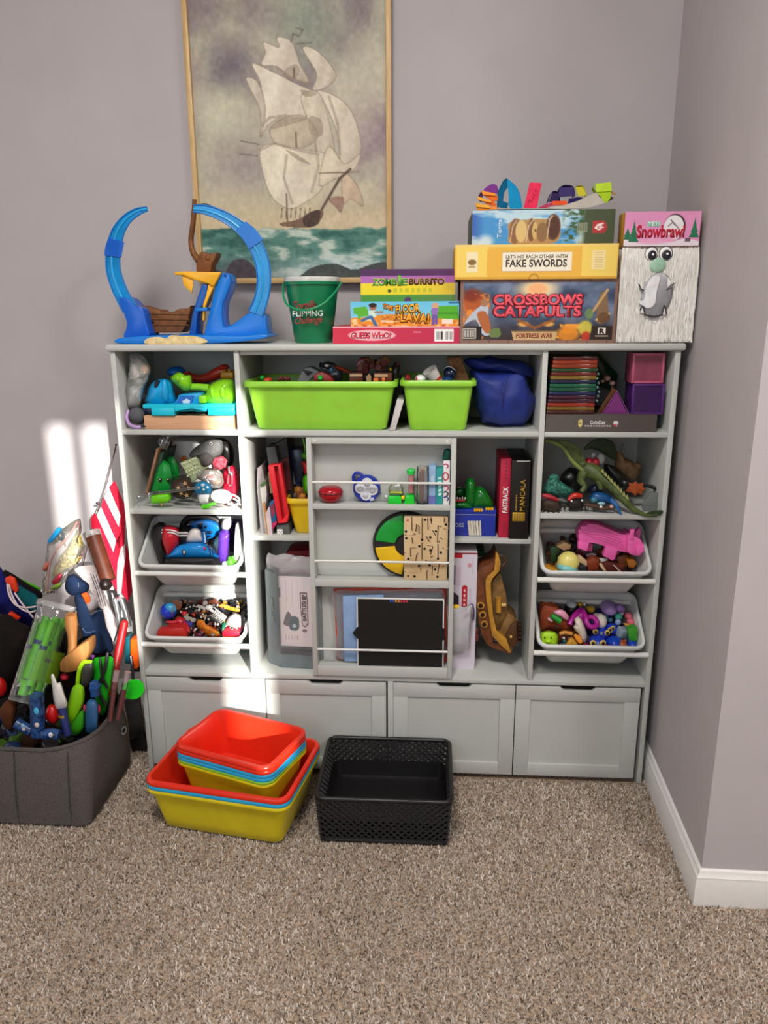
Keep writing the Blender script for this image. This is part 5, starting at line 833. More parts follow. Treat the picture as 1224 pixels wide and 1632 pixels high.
thing('bumper_car', 'blue toy bumper car with a white driver dome at the front of its bin', 'toy car', [
 ('tyre', puff(cJ, [(355, 510), (390, 486), (620, 480), (860, 486), (895, 520), (905, 560), (860, 580), (620, 585), (400, 582), (352, 560)], 0.03, 0.022, 4, 5, p=0.25), TYR), ('body', puff(cJ, [(390, 490), (400, 430), (440, 385), (520, 350), (620, 335), (720, 338), (800, 370), (845, 430), (852, 490)], 0.045, 0.03, 4, 6, p=0.35), PL('1486d2', 0.18)),
 ('driver_dome', puff(cJ, [(570, 335), (575, 260), (605, 205), (655, 190), (700, 215), (715, 270), (715, 335)], 0.05, 0.022, 4, 5, p=0.4), PL('dedad6', 0.25)), ('side_fin', cprism(cJ, [(712, 230), (745, 225), (755, 345), (715, 345)], 0.045, 0.06, 0.002), PL('1470b8')), ('stripe', ctube(cJ, [(735, 232, 0.043), (745, 280, 0.043), (748, 340, 0.04)], 5, 6, 3), WHT),
 ('stripe', ctube(cJ, [(760, 350, 0.022), (790, 400, 0.018), (800, 480, 0.02)], 5, 6, 3), NAVY), ('stripe', ctube(cJ, [(785, 358, 0.024), (815, 410, 0.022), (826, 480, 0.024)], 5, 6, 3), NAVY), ('badge', cell(cJ, 540, 428, 0.017, 22, 28, 0.003), NAVY, [('number', Txt('8', cJ(540, 428, 0.0133), 18*cJ.m(0.014), 34*cJ.m(0.014), mat=WHT, bold=0.03), None)]), ('badge', cell(cJ, 742, 392, 0.018, 13, 16, 0.003), PL('c8326a'))])
one('white_plush', 'small white soft toy at the back corner above the purple bottle', 'plush', puff(cJ, [(905, 200), (915, 130), (950, 95), (1000, 110), (1000, 170), (960, 215)], 0.07, 0.018, warp=0.002), FAB('e2e2de'))
thing('purple_bottle', 'clear purple plastic bottle beside the blue bumper car', 'bottle', [('body', puff(cJ, [(880, 250), (915, 215), (970, 215), (985, 260), (975, 400), (965, 500), (925, 530), (880, 520), (865, 400)], 0.05, 0.02, 4, 5, p=0.4), M('6a3ac0', rough=0.12, spec=0.7, alpha=0.85)), ('neck_film', puff(cJ, [(820, 330), (900, 250), (905, 350), (880, 430), (840, 400)], 0.055, 0.012), CLEAR('6aa0a8', 0.4)), ('cap', cell(cJ, 945, 540, 0.035, 34, 24, 0.012), PL('d8e0d8'))])
one('dark_purple_card', 'dark purple card at the back of the bumper car bin', 'card', cprism(cJ, [(975, 110), (1108, 110), (1112, 300), (1040, 440), (985, 420)], 0.1, 0.104), PL('2a1a38'))
one('grey_fin', 'curved pale grey fin standing at the end of the bumper car bin', 'toy piece', cprism(cJ, smooth_pts([(1030, 570), (1028, 400), (1036, 240), (1052, 150), (1085, 260), (1108, 420), (1110, 540), (1070, 572)], 3), 0.03, 0.05, 0.003), PL('b4b4b0'))
one('green_blob', 'bright green knobbly ball at the bottom corner of the bumper car bin', 'ball', J(cell(cJ, 1005, 520, 0.03, 40, 52, 0.016), *[cell(cJ, 1005+36*math.cos(k), 520+46*math.sin(k), 0.02, 12, 12) for k in range(6)]), PL('52c02a'))

# ---- lower left bin: figures
cK = CR(220, 925, 6.442)
def yk(v): return 0.018+(600-v)/420*0.085
def ck(u, v, ru, rv, ry=None, rot=0.0): return cell(cK, u, v, yk(v), ru, rv, ry, rot=rot)
thing('ball', 'two-tone blue ball in the figure bin', 'ball', [('ball', cell(cK, 312, 315, 0.06, 82, 80, None, 28, 16), PL('1c3ac0', 0.15)), ('light_patch', cell(cK, 335, 285, 0.055, 62, 50, 0.012, 24, 14, 0.5), PL('3a9ad2', 0.2)), ('seam', ctube(cK, [(372, 260, 0.048), (350, 310, 0.044), (352, 360, 0.045)], 4, 6, 4), GOLD)])
one('brown_disc', 'brown rubber disc tilted behind the blue ball', 'disc', lathe([(0, 0), (0.0125, 0), (0.0135, 0.002), (0.0125, 0.005), (0, 0.005)], cK(398, 252, 0.09), 28, (0.1, -0.8, 0.4)), PL('a05a28'))
thing('red_block', 'red rectangular block at the front corner of the figure bin', 'block', [('block', cprism(cK, [(180, 588), (205, 505), (455, 490), (500, 545), (500, 592), (440, 596)], 0.012, 0.05, 0.002), PL('b8261c'))])
thing('hero_figure', 'red and blue toy figure sprawled in the figure bin', 'toy figure', [('torso', ck(440, 420, 55, 40, 0.012, 0.6), PL('b8202c')), ('arm', ctube(cK, [(420, 420, 0.05, 22), (340, 430, 0.045, 18), (295, 425, 0.045, 14)], 18, 8, 4), PL('b8202c')), ('leg', ctube(cK, [(470, 440, 0.05, 26), (540, 450, 0.045, 24), (570, 480, 0.04, 18)], 22, 8, 4), PL('3a3a9a')), ('leg', ctube(cK, [(480, 440, 0.045, 24), (510, 490, 0.03, 20), (515, 530, 0.022, 18)], 20, 8, 4), PL('b8202c')), ('head', ck(480, 345, 34, 30), PL('b8202c')), ('boot', ck(516, 525, 22, 26), PL('c9a08a'))])
one('grey_claw', 'grey metal claw piece by the red figure', 'toy piece', J(ctube(cK, [(480, 375, 0.06), (530, 390, 0.055), (590, 410, 0.05)], 18, 8, 4), ctube(cK, [(490, 395, 0.055), (540, 415, 0.05), (580, 420, 0.045)], 12, 8, 4)), M('a09a90', rough=0.4))
one('tank_piece', 'grey and black tank piece behind the red block', 'toy piece', J(cbox(cK, 240, 445, 430, 490, 0.045, 0.07, 0.003), cbox(cK, 245, 465, 300, 500, 0.03, 0.05, 0.002)), PL('4a4a48'))
one('strap', 'black ribbed strap lying across the figure bin', 'strap', ctube(cK, [(470, 300, 0.085, 26), (560, 340, 0.072, 34), (650, 370, 0.068, 38), (740, 410, 0.055, 40), (830, 460, 0.045, 32)], 34, 8, 5, flat=0.5), PL('1e1c1a', 0.5))
one('steel_rods', 'thin grey rods sticking out behind the black strap', 'rods', J(*[ctube(cK, [(440+k*16, 180+k*14, 0.11), (520+k*22, 260+k*14, 0.085)], 5, 6) for k in range(4)]), STEEL)
one('star_piece', 'dark red star-shaped piece at the back of the figure bin', 'toy piece', cprism(cK, [(600, 215), (635, 205), (655, 178), (665, 205), (690, 215), (660, 235), (655, 262), (630, 245), (605, 255)], 0.095, 0.104, 0.001), PL('6a2028'))
one('brown_limb', 'brown monster limb lying at the back of the figure bin', 'toy piece', J(ctube(cK, [(715, 235, 0.095, 16), (770, 215, 0.095, 24), (830, 235, 0.09, 22)], 20, 8, 4), cell(cK, 790, 200, 0.095, 24, 14)), PL('8a4a34'))
one('yellow_toy_sword', 'yellow toy sword lying at the back of the figure bin', 'toy sword', J(cprism(cK, [(820, 262), (860, 245), (1040, 300), (1042, 325), (1000, 322), (850, 285)], 0.075, 0.082, 0.002), cell(cK, 850, 262, 0.078, 20, 18)), PL('c9922a'))
sk = [('spine', ctube(cK, [(700, 280, 0.07), (790, 330, 0.06), (880, 400, 0.048)], 14, 8, 4), WHT), ('skull', cell(cK, 730, 280, 0.068, 36, 30), WHT)]
for k in range(7): sk.append(('rib', ctube(cK, [(775+k*17, 275+k*14, 0.066), (800+k*17, 300+k*12, 0.05), (780+k*16, 345+k*12, 0.05), (745+k*16, 360+k*13, 0.058)], 6, 6, 4), WHT))
thing('skeleton_figure', 'white toy skeleton with open ribs in the figure bin', 'toy figure', sk)
one('white_figure', 'small white toy figure above the skeleton', 'toy figure', J(ctube(cK, [(570, 260, 0.085, 14), (640, 270, 0.08, 18), (700, 300, 0.07, 20)], 16, 8, 4), cell(cK, 690, 235, 0.085, 26, 30), ctube(cK, [(640, 275, 0.08), (620, 320, 0.07)], 12, 8)), M('d8d2ca', rough=0.5))
one('white_mask', 'ribbed white shell lying at the end of the figure bin', 'toy piece', puff(cK, [(905, 450), (930, 380), (990, 340), (1050, 355), (1068, 420), (1050, 490), (980, 502)], 0.045, 0.018, 4, 5, True, 0.0015, 200), M('d2ccc4', rough=0.5, grain=0.1, gscale=150))
one('black_armour', 'black armour pieces at the end of the figure bin', 'toy piece', J(cell(cK, 1000, 240, 0.095, 60, 36), cell(cK, 1075, 270, 0.09, 44, 40), cbox(cK, 1060, 380, 1118, 560, 0.03, 0.06, 0.004), cell(cK, 1090, 350, 0.06, 34, 44)), PL('1a1a1c'))
one('dinosaur_figure', 'orange toy dinosaur lying across the figure bin', 'toy figure', J(puff(cK, [(600, 440), (625, 405), (670, 408), (700, 450), (760, 480), (820, 520), (842, 570), (830, 598), (760, 600), (700, 570), (650, 510), (612, 480)], 0.035, 0.016, 4, 5, True, 0.001, 150), cell(cK, 640, 425, 0.022, 12, 10)), M('d8761c', rough=0.5, grain=0.2, gscale=120))
one('green_claw', 'small dark green claw between the skeleton and the white shell', 'toy piece', ctube(cK, [(890, 430, 0.045, 10), (880, 480, 0.035, 18), (865, 520, 0.028, 8)], 14, 8, 4), PL('157a52'))
thing('red_yellow_brick', 'red and yellow toy brick at the front of the figure bin', 'block', [('red_half', cbox(cK, 862, 528, 1040, 582, 0.014, 0.05, 0.003), PL('d2203a')), ('yellow_half', cbox(cK, 862, 583, 1030, 606, 0.013, 0.05, 0.002), PL('f0a81e'))])
one('maroon_cape', 'maroon piece beside the black wheel', 'toy piece', puff(cK, [(575, 570), (610, 535), (660, 550), (665, 595), (590, 598)], 0.018, 0.008), PL('5a1430'))
one('rolling_disc', 'small black wheel at the front of the figure bin', 'wheel', lathe([(0, 0), (0.004, 0), (0.0065, 0.001), (0.0065, 0.005), (0.004, 0.006), (0, 0.006)], cK(690, 588, 0.012), 20, (0.2, -1, 0.2)), PL('1a1c2a'))
bits('heap of dark toy parts filling the figure bin', 'toy parts', in_bin((False, False)), 190, ('1c1a1a', '3a2a26', '6a2424', '4a4a4a', '2a2a3a', '7a4a2a'), 0.008, 0.02, 11, 'figure_parts')

bits('tiny white, black and brown figure accessories scattered over the figure bin', 'toy parts', lambda r: (lambda v: cK(r.uniform(430, 1090), v, yk(v)-0.006))(r.uniform(210, 570)), 150, ('d8d4cc', '1a1a1a', '6a2a1c', '8a8a8a', 'b8862a', '24202a', 'a82a24'), 0.003, 0.0085, 41, 'figure_accessories')
# ---- upper right bin: brick toys and pig
cS = CR(850, 820, 5.829)
def ys(v): return 0.02+(545-v)/400*0.085
PK = PL('f268b4', 0.4)
def studs(c, pts, y0, th, r): return J(*[lathe([(r, 0), (r, th), (0, th)], c(u, v, y0), 10, (0, -1, 0.2)) for u, v in pts])
thing('brick_pig', 'bright pink brick-built pig standing in the upper bin by the wall', 'toy pig', [
 ('body', cprism(cS, [(415, 190), (450, 130), (520, 85), (600, 95), (740, 150), (820, 185), (900, 190), (900, 360), (800, 345), (680, 305), (600, 275), (520, 265), (430, 270)], 0.035, 0.08, 0.002), PK), ('head', cprism(cS, [(880, 195), (905, 190), (1000, 235), (1030, 300), (1020, 350), (985, 392), (900, 372), (870, 340)], 0.022, 0.078, 0.002), PK),
 ('ear', cprism(cS, [(892, 230), (905, 140), (945, 138), (930, 235)], 0.02, 0.032, 0.001), PK), ('ear', cprism(cS, [(945, 170), (990, 125), (1000, 165), (990, 225), (950, 215)], 0.05, 0.065, 0.001), PK), ('snout', cprism(cS, [(960, 300), (1030, 285), (1032, 345), (985, 380), (955, 370)], 0.014, 0.03, 0.002), PK),
 ('leg', cprism(cS, [(418, 255), (520, 262), (500, 345), (415, 315)], 0.034, 0.05, 0.001), PK), ('leg', cprism(cS, [(505, 262), (555, 275), (545, 345), (500, 340)], 0.062, 0.078, 0.001), PK), ('leg', cprism(cS, [(680, 290), (790, 320), (755, 415), (735, 430), (648, 385)], 0.032, 0.05, 0.001), PK), ('leg', cprism(cS, [(760, 345), (800, 350), (770, 430), (735, 415)], 0.062, 0.078, 0.001), PK),
 ('brick_layer', J(*[ctube(cS, [(430+k*22, 150-k*8+k*22, 0.0345), (560+k*40, 120+k*38, 0.0345), (800+k*12, 200+k*30, 0.0345)], 1.6, 5) for k in range(5)]), PL('c84a90')), ('studs', J(*[box(cS(510+k*34, 84+k*12.5, 0.045+0.02*(k % 2)), (0.004, 0.004, 0.003), 0.0005, 1) for k in range(10)]), PK), ('step', J(cbox(cS, 420, 140, 520, 170, 0.034, 0.04, 0.0005), cbox(cS, 440, 110, 560, 140, 0.034, 0.04, 0.0005)), PK)])
thing('brick_egg', 'yellow and pale blue brick-built egg at the front of the pig\'s bin', 'toy egg', [('upper_half', J(cell(cS, 325, 445, 0.035, 104, 106, 0.022, 18, 14, warp=0.0018, wf=330)), PL('e0d678')), ('lower_half', cell(cS, 312, 488, 0.0325, 102, 58, 0.0245, 18, 12, 0.12, warp=0.0016, wf=330), PL('7ac0bc'))])
for nm, lab, pts, y0, y1, col in [
 ('tan_brick', 'tan wedge brick at the back behind the brick egg', [(215, 300), (290, 262), (355, 285), (340, 325), (280, 335)], 0.065, 0.09, 'b8946a'), ('dark_green_plate', 'dark green brick plate at the side of the pig\'s bin', [(160, 310), (210, 300), (250, 330), (215, 400), (205, 480), (165, 480)], 0.06, 0.075, '1a3a1c'),
 ('mustard_brick', 'mustard yellow brick at the front corner of the pig\'s bin', [(88, 500), (150, 488), (235, 520), (235, 540), (100, 540)], 0.02, 0.045, 'b8801c'), ('rust_brick', 'rust brown brick in the middle of the pig\'s bin', [(500, 440), (560, 400), (612, 420), (605, 520), (510, 525)], 0.035, 0.06, '8a3a1c'),
 ('cream_brick', 'cream slope brick next to the rust brown one', [(410, 395), (440, 385), (510, 445), (495, 488), (425, 440)], 0.04, 0.055, 'd2b48a'), ('brown_roof_brick', 'large dark brown roof piece in the pig\'s bin', [(630, 460), (700, 440), (800, 470), (830, 540), (660, 543)], 0.028, 0.06, '5a2418'),
 ('cream_roof_edge', 'cream edge strip lying on the dark brown roof piece', [(612, 465), (635, 455), (685, 530), (660, 543)], 0.022, 0.03, 'd8bc94'), ('white_plate', 'small white brick plate near the pig\'s front leg', [(618, 415), (690, 410), (700, 440), (630, 447)], 0.04, 0.05, 'c9c8c8'), ('grey_plate', 'grey brick plate under the pig\'s belly', [(490, 375), (540, 362), (592, 368), (560, 395), (500, 400)], 0.06, 0.07, '8f8f92'),
 ('amber_brick', 'amber brown brick at the wall end of the pig\'s bin', [(870, 430), (930, 410), (962, 450), (935, 500), (885, 490)], 0.035, 0.06, 'a8641c'), ('brown_slab', 'brown slab standing below the pig\'s head', [(770, 400), (860, 370), (900, 420), (860, 500), (800, 470)], 0.05, 0.07, '6a3a1c'), ('dark_brown_wall', 'dark brown brick wall piece behind the rust brick', [(400, 310), (520, 350), (660, 400), (620, 430), (500, 400), (400, 370)], 0.07, 0.085, '4a1a12'), ('black_brick', 'black jagged brick piece beside the brick egg', [(430, 485), (470, 470), (500, 500), (495, 535), (430, 535)], 0.028, 0.045, '24242c')]:
    one(nm, lab, 'toy brick', cprism(cS, pts, y0, y1, 0.0012), PL(col))
one('white_scroll', 'thin pale wavy strip on the dark brown roof piece', 'toy piece', ctube(cS, [(740, 470, 0.022), (770, 490, 0.02), (790, 515, 0.018), (828, 538, 0.016)], 6, 6, 4), M('c9b4a8'))
bits('heap of loose brown bricks filling the pig\'s bin', 'toy bricks', in_bin((True, True)), 120, ('4a1c12', '6a2a18', '3a2018', '2a2420', '8a4a20'), 0.008, 0.02, 13, 'loose_bricks')

# ---- lower right bin: squishy toys
cT = CR(840, 930, 5.829)
def yt(v): return 0.018+(600-v)/420*0.088
def sq(name, label, cat, parts): return thing(name, label, cat, parts)
def ct(u, v, ru, rv, ry=None, rot=0.0, dy=0.0): return cell(cT, u, v, yt(v)+dy, ru, rv, ry, rot=rot)
FOX = M('8a3a1a', rough=0.7, grain=0.15, gscale=100)
thing('fox_plush', 'rust brown soft toy sprawled along the side of the squishy bin', 'plush', [('body', puff(cT, [(105, 260), (130, 180), (200, 178), (290, 200), (330, 300), (400, 340), (440, 420), (420, 470), (300, 460), (200, 440), (110, 450)], 0.075, 0.03, 4, 5, p=0.4, warp=0.003), FOX), ('ear', cprism(cT, [(125, 225), (128, 172), (190, 190), (240, 180), (235, 225)], 0.08, 0.09, 0.002), FOX), ('eye', ct(272, 402, 16, 18, 0.004, dy=-0.03), BLK)])
thing('ice_pop_squishy', 'pink and green squishy ice pop lying on the rust brown soft toy', 'squishy toy', [('pink_top', puff(cT, [(245, 260), (300, 240), (350, 255), (388, 310), (370, 345), (320, 320), (260, 290)], 0.045, 0.012), PL('e8a0b8')), ('green_band', ctube(cT, [(225, 295, 0.04, 26), (312, 352, 0.036, 30)], 28, 12), PL('1c8a2c')), ('pink_foot', ct(215, 335, 30, 16, 0.008, 0.5, -0.03), PL('dca0aa'))])
thing('panda_squishy', 'black and white squishy at the back of the squishy bin', 'squishy toy', [('body', ct(410, 235, 66, 60, 0.02, dy=0.01), PL('1c1a1e')), ('face', ct(412, 190, 48, 36, 0.018, dy=-0.004), PL('c9d2d4'))])
thing('gold_figure', 'small gold and white figure at the back of the squishy bin', 'toy figure', [('body', ct(492, 195, 30, 24, dy=-0.002), GOLD), ('head', ct(532, 192, 16, 18), WHT)])
one('yellow_squishy', 'mustard squishy behind the magenta ring toy', 'squishy toy', J(ct(590, 240, 42, 34), ct(560, 225, 16, 14)), PL('c9a02c'))
thing('magenta_ring_toy', 'magenta looped rubber toy across the middle of the squishy bin', 'toy', [('loop', ctube(cT, [(570, 310, 0.05), (620, 320, 0.048), (650, 365, 0.042), (630, 400, 0.035), (590, 400, 0.034), (555, 360, 0.04), (545, 310, 0.05), (510, 250, 0.07), (490, 250, 0.075), (440, 300, 0.06), (410, 350, 0.05), (395, 385, 0.045)], 26, 12, 5), PL('a81a8a', 0.3)), ('band', puff(cT, [(430, 320), (500, 260), (560, 290), (570, 420), (530, 420), (500, 330)], 0.065, 0.012), PL('a01a84'))])
one('white_squishy', 'long cream white squishy in the middle of the squishy bin', 'squishy toy', puff(cT, [(440, 330), (480, 310), (515, 350), (545, 430), (560, 490), (550, 550), (520, 555), (480, 480), (430, 410), (445, 375)], 0.04, 0.018, 4, 5, p=0.4), PL('e2d8c8', 0.5))
one('cloud_squishy', 'round pale squishy behind the magenta loop', 'squishy toy', J(ct(680, 350, 62, 72, 0.022), ct(650, 310, 40, 34, 0.018)), PL('d8cec6', 0.5))
thing('lilac_whale', 'lilac squishy whale at the back of the squishy bin', 'squishy toy', [('body', ct(760, 225, 80, 66, 0.03), PL('a88ac8', 0.45)), ('tail', puff(cT, [(820, 220), (860, 185), (910, 225), (900, 265), (850, 270)], 0.075, 0.014), PL('8a6ab0', 0.45))])
thing('lime_cube_squishy', 'lime green squishy face at the front corner of the squishy bin', 'squishy toy', [('body', puff(cT, [(122, 500), (135, 455), (190, 440), (255, 450), (285, 490), (282, 560), (268, 590), (140, 592), (128, 550)], 0.022, 0.018, 4, 5, p=0.3), PL('a8d81c', 0.5)), ('eye', cell(cT, 165, 505, 0.004, 7, 8, 0.002), BLK), ('eye', cell(cT, 225, 505, 0.004, 7, 8, 0.002), BLK), ('snout', cell(cT, 195, 535, 0.004, 24, 16, 0.004), PL('b8e22c', 0.5))])
one('mustard_cone', 'mustard yellow cone squishy at the front of the squishy bin', 'squishy toy', puff(cT, [(345, 590), (375, 530), (410, 495), (450, 530), (485, 590), (420, 598)], 0.02, 0.014, 3, 5, p=0.4), PL('c9922a'))
one('orange_fries', 'orange finger-shaped squishy beside the mustard cone', 'squishy toy', J(ctube(cT, [(445, 475, 0.03, 16), (470, 520, 0.022, 18), (505, 555, 0.016, 14)], 16, 8, 4), ctube(cT, [(470, 480, 0.032, 12), (495, 520, 0.024, 14), (512, 545, 0.02, 10)], 12, 8, 4)), PL('e0901e'))
thing('brown_dog_squishy', 'tan and brown dog squishy behind the lime face', 'squishy toy', [('body', ctube(cT, [(300, 470, 0.035, 18), (350, 455, 0.038, 20), (420, 470, 0.036, 18)], 18, 10, 4), PL('c98a3c')), ('mask', ct(330, 500, 36, 26, 0.01, dy=-0.006), PL('4a2014')), ('muzzle', ct(345, 530, 22, 24, 0.008, dy=-0.004), PL('1a5a60')), ('spark', ct(342, 508, 9, 12, 0.004, dy=-0.014), WHT)])
def owl(label, u, v, s, eyes, dy=0.0): thing('owl_squishy', label, 'squishy toy', [('body', ct(u, v, 70*s, 58*s, 0.022*s, dy=dy), PL('1a3ab8', 0.35))]+[e for (a, b) in eyes for e in (('eye', cell(cT, a, b, yt(v)+dy-0.021*s, 26*s, 28*s, 0.004), PL('d8b85a')), ('eye', cell(cT, a+2, b+2, yt(v)+dy-0.0245*s, 14*s, 16*s, 0.003), BLK))]+[('beak', cell(cT, (eyes[0][0]+eyes[1][0])/2, eyes[0][1]+18, yt(v)+dy-0.022*s, 14*s, 16*s, 0.004), GRY)])
owl('blue owl squishy with gold-rimmed eyes at the front of the squishy bin', 655, 545, 1.15, [(612, 555), (706, 555)])
owl('blue owl squishy peeking over the front owl', 690, 460, 1.0, [(635, 448), (745, 458)], 0.006)
owl('blue owl squishy highest of the three owls', 790, 420, 0.85, [(770, 430), (796, 414)], 0.006)
one('blue_ball_squishy', 'shiny plain blue squishy between the owls and the bear', 'squishy toy', J(ct(810, 545, 80, 56, 0.022), ct(970, 560, 50, 46, 0.02)), PL('1640b4', 0.2))
thing('bear_squishy', 'small brown bear squishy at the front of the squishy bin', 'squishy toy', [('body', ct(882, 562, 48, 40, 0.014, dy=-0.006), PL('9a4a24', 0.3)), ('ear', ct(850, 530, 14, 14, dy=-0.006), PL('9a4a24')), ('ear', ct(915, 530, 14, 14, dy=-0.006), PL('9a4a24'))])
one('red_gem', 'small red gem in front of the blue owls', 'toy piece', cell(cT, 738, 588, 0.008, 34, 16, 0.008), PL('c83a2a', 0.15))
one('grey_cube_squishy', 'pale grey cube squishy behind the brown bear', 'squishy toy', box(cT(885, 455, 0.045), (0.024, 0.022, 0.024), 0.004, 3, (0.3, 0.2, 0.4)), PL('8a9aa8', 0.5))
thing('green_cube_toy', 'green cube with a blue base at the wall end of the squishy bin', 'toy', [('cube', cprism(cT, [(935, 425), (985, 408), (1030, 412), (1028, 535), (950, 540)], 0.02, 0.04, 0.002), PL('3a9a2a')), ('base', cprism(cT, [(940, 535), (1020, 545), (1010, 600), (945, 600)], 0.016, 0.035, 0.002), PL('1a3a9a'))])
thing('mint_figure', 'mint and white little figure behind the grey cube', 'toy figure', [('body', ct(850, 310, 36, 34, dy=-0.004), PL('3a9a8a')), ('hat', ct(872, 280, 26, 20), WHT), ('legs', ct(845, 360, 30, 32, dy=-0.006), PL('8aa0c8'))])
thing('pink_bear_squishy', 'coral pink squishy bear at the wall end of the squishy bin', 'squishy toy', [('head', ct(940, 300, 36, 36, 0.012), PL('d86a7a', 0.5)), ('body', ct(960, 355, 38, 34, 0.012), PL('d86a7a', 0.5)), ('foot', ct(990, 375, 14, 16), PL('e0b0b4'))])
one('orange_peel_toy', 'thin orange and cream strip below the coral bear', 'toy piece', cprism(cT, [(895, 375), (960, 385), (1000, 390), (990, 408), (930, 405)], 0.045, 0.055, 0.002), PL('d89a4a'))
one('teal_bead', 'dark teal round toy behind the owls', 'toy', J(ct(730, 320, 26, 34), ct(775, 340, 26, 24)), PL('2a5a6a'))
one('maroon_squishy', 'maroon squishy beside the front owl', 'squishy toy', ct(545, 575, 34, 22, 0.01), PL('8a1c3a'))
bits('small toys packed under the squishies', 'small toys', in_bin((True, False)), 90, ('6a2a1a', '1a2a6a', '8a5a2a', '5a1a4a', '3a3a3a'), 0.01, 0.022, 17, 'small_toys')
# ================================================================== middle bay, beside and behind the sliding rack
ZM = SC2T-0.004
cL = CR(390, 690, 8.592); yq = TR+0.004
def sheet(label, pts, y0, y1, col, art=None): one('paper_sheet', label, 'paper', cprism(cL, pts, y0, y1), CARD(col), 'papers leaning in the middle bay')
sheet('pale lilac sheet leaning outermost against the divider', [(165, 700), (175, 480), (235, 440), (262, 1440), (225, 1440)], yq+0.02, yq+0.12, 'b0a4a8')
sheet('grey sheet leaning next to the lilac one', [(185, 740), (245, 480), (290, 800), (300, 1440), (262, 1440)], yq+0.016, yq+0.12, '8f8c88')
sheet('white sheet with a green corner leaning among the papers', [(205, 720), (285, 640), (300, 850), (275, 1100), (318, 1440), (300, 1440)], yq+0.012, yq+0.1, 'c9c6be')
sheet('orange edged booklet leaning among the papers', [(245, 960), (275, 940), (330, 1440), (312, 1440)], yq+0.010, yq+0.1, 'b8824a')
sheet('pale pink magazine leaning innermost of the papers', [(285, 1110), (330, 1010), (362, 1060), (380, 1440), (330, 1442)], yq+0.008, yq+0.1, 'd2bcbc')
thing('picture_book', 'blue and red illustrated booklet behind the red tray', 'book', [('cover', cprism(cL, [(335, 960), (400, 920), (440, 1240), (375, 1330)], yq+0.006, yq+0.1, 0.001), CARD('2a5a86')), ('cover_art', cprism(cL, [(350, 1000), (395, 960), (415, 1100), (372, 1160)], yq+0.004, yq+0.0065), CARD('8a3048')), ('cover_art', cprism(cL, [(372, 1240), (435, 1210), (438, 1245), (378, 1330)], yq+0.004, yq+0.0065), CARD('c42a5a'))])
one('green_leaf_card', 'small green card corner among the papers', 'card', cprism(cL, [(205, 715), (290, 640), (300, 700), (220, 745)], yq+0.009, yq+0.0115), CARD('4a6a3a'))
thing('game_stand', 'tall grey and black game stand leaning behind the red tray', 'game stand', [('grey_panel', cprism(cL, [(290, 195), (420, 190), (610, 1260), (625, 1445), (520, 1440), (440, 1240)], yq+0.03, yq+0.09, 0.002), PL('4a4d4c', 0.5)), ('black_side', cprism(cL, [(250, 280), (560, 60), (575, 65), (660, 760), (655, 1430), (625, 1440), (430, 190)], yq+0.05, yq+0.13, 0.002), PL('1c1b1c', 0.5)), ('maroon_face', cprism(cL, [(470, 370), (600, 340), (640, 780), (545, 800)], yq+0.045, yq+0.051), M('5a1c22', rough=0.4)), ('foot', cprism(cL, [(430, 1265), (600, 1245), (628, 1448), (500, 1425), (440, 1380)], yq+0.012, yq+0.06, 0.002), PL('545756', 0.5))])
thing('red_tray', 'bright red channelled tray leaning upright in the middle bay', 'tray', [('back', cprism(cL, [(395, 470), (455, 455), (560, 1140), (535, 1190), (500, 1195)], yq+0.02, yq+0.03), PL('b4141c', 0.35)), ('side_wall', cprism(cL, [(320, 465), (395, 440), (512, 1200), (455, 1238)], yq+0.004, yq+0.03, 0.001), PL('e0222e', 0.3)), ('side_wall', cprism(cL, [(450, 445), (490, 440), (602, 1115), (590, 1150), (548, 1150)], yq+0.004, yq+0.03, 0.001), PL('d81e2a', 0.3)), ('end_wall', cprism(cL, [(455, 1238), (512, 1195), (560, 1140), (600, 1115), (582, 1230)], yq+0.003, yq+0.03, 0.001), PL('e82834', 0.3)), ('end_wall', cprism(cL, [(318, 462), (330, 445), (490, 432), (492, 446), (395, 462)], yq+0.004, yq+0.03, 0.001), PL('e82834', 0.3))])
one('tan_card', 'tan card strip between the papers and the red tray', 'card', cprism(cL, [(318, 540), (335, 530), (385, 820), (350, 830)], yq+0.02, yq+0.06), CARD('9a7a5a'))
thing('gift_bag', 'dark blue patterned gift bag behind the yellow bin', 'bag', [('body', cprism(cL, [(605, 230), (790, 225), (810, 480), (800, 720), (680, 730), (650, 500)], yq+0.075, yq+0.12, 0.002), M('24304e', rough=0.25, grain=0.5, gscale=160)), ('edge', cprism(cL, [(640, 530), (660, 525), (692, 700), (675, 705)], yq+0.07, yq+0.076), CARD('b4b4b4'))])
thing('green_frog_toy', 'bright green frog toy half hidden by the sliding rack', 'toy', [('body', puff(cL, [(790, 620), (850, 560), (920, 600), (930, 860), (870, 870), (800, 800)], yq+0.05, 0.03), PL('4aa01a', 0.25)), ('head', puff(cL, [(775, 290), (830, 250), (890, 280), (880, 370), (820, 370), (782, 340)], yq+0.05, 0.02), PL('4aa01a', 0.25)), ('arm', ctube(cL, [(800, 70, yq+0.06, 16), (830, 180, yq+0.06, 20), (830, 260, yq+0.055, 24)], 20, 8, 4), PL('4aa01a', 0.25)), ('vest', puff(cL, [(780, 400), (840, 380), (900, 420), (900, 560), (820, 570), (800, 480)], yq+0.05, 0.02), PL('c42a34'))])
YB_ = PL('e2bc14', 0.35)
bxl, bxr = cL(570, 950, yq).x, cL(570, 950, yq).x+0.125; bzr = cL(700, 915, yq).z
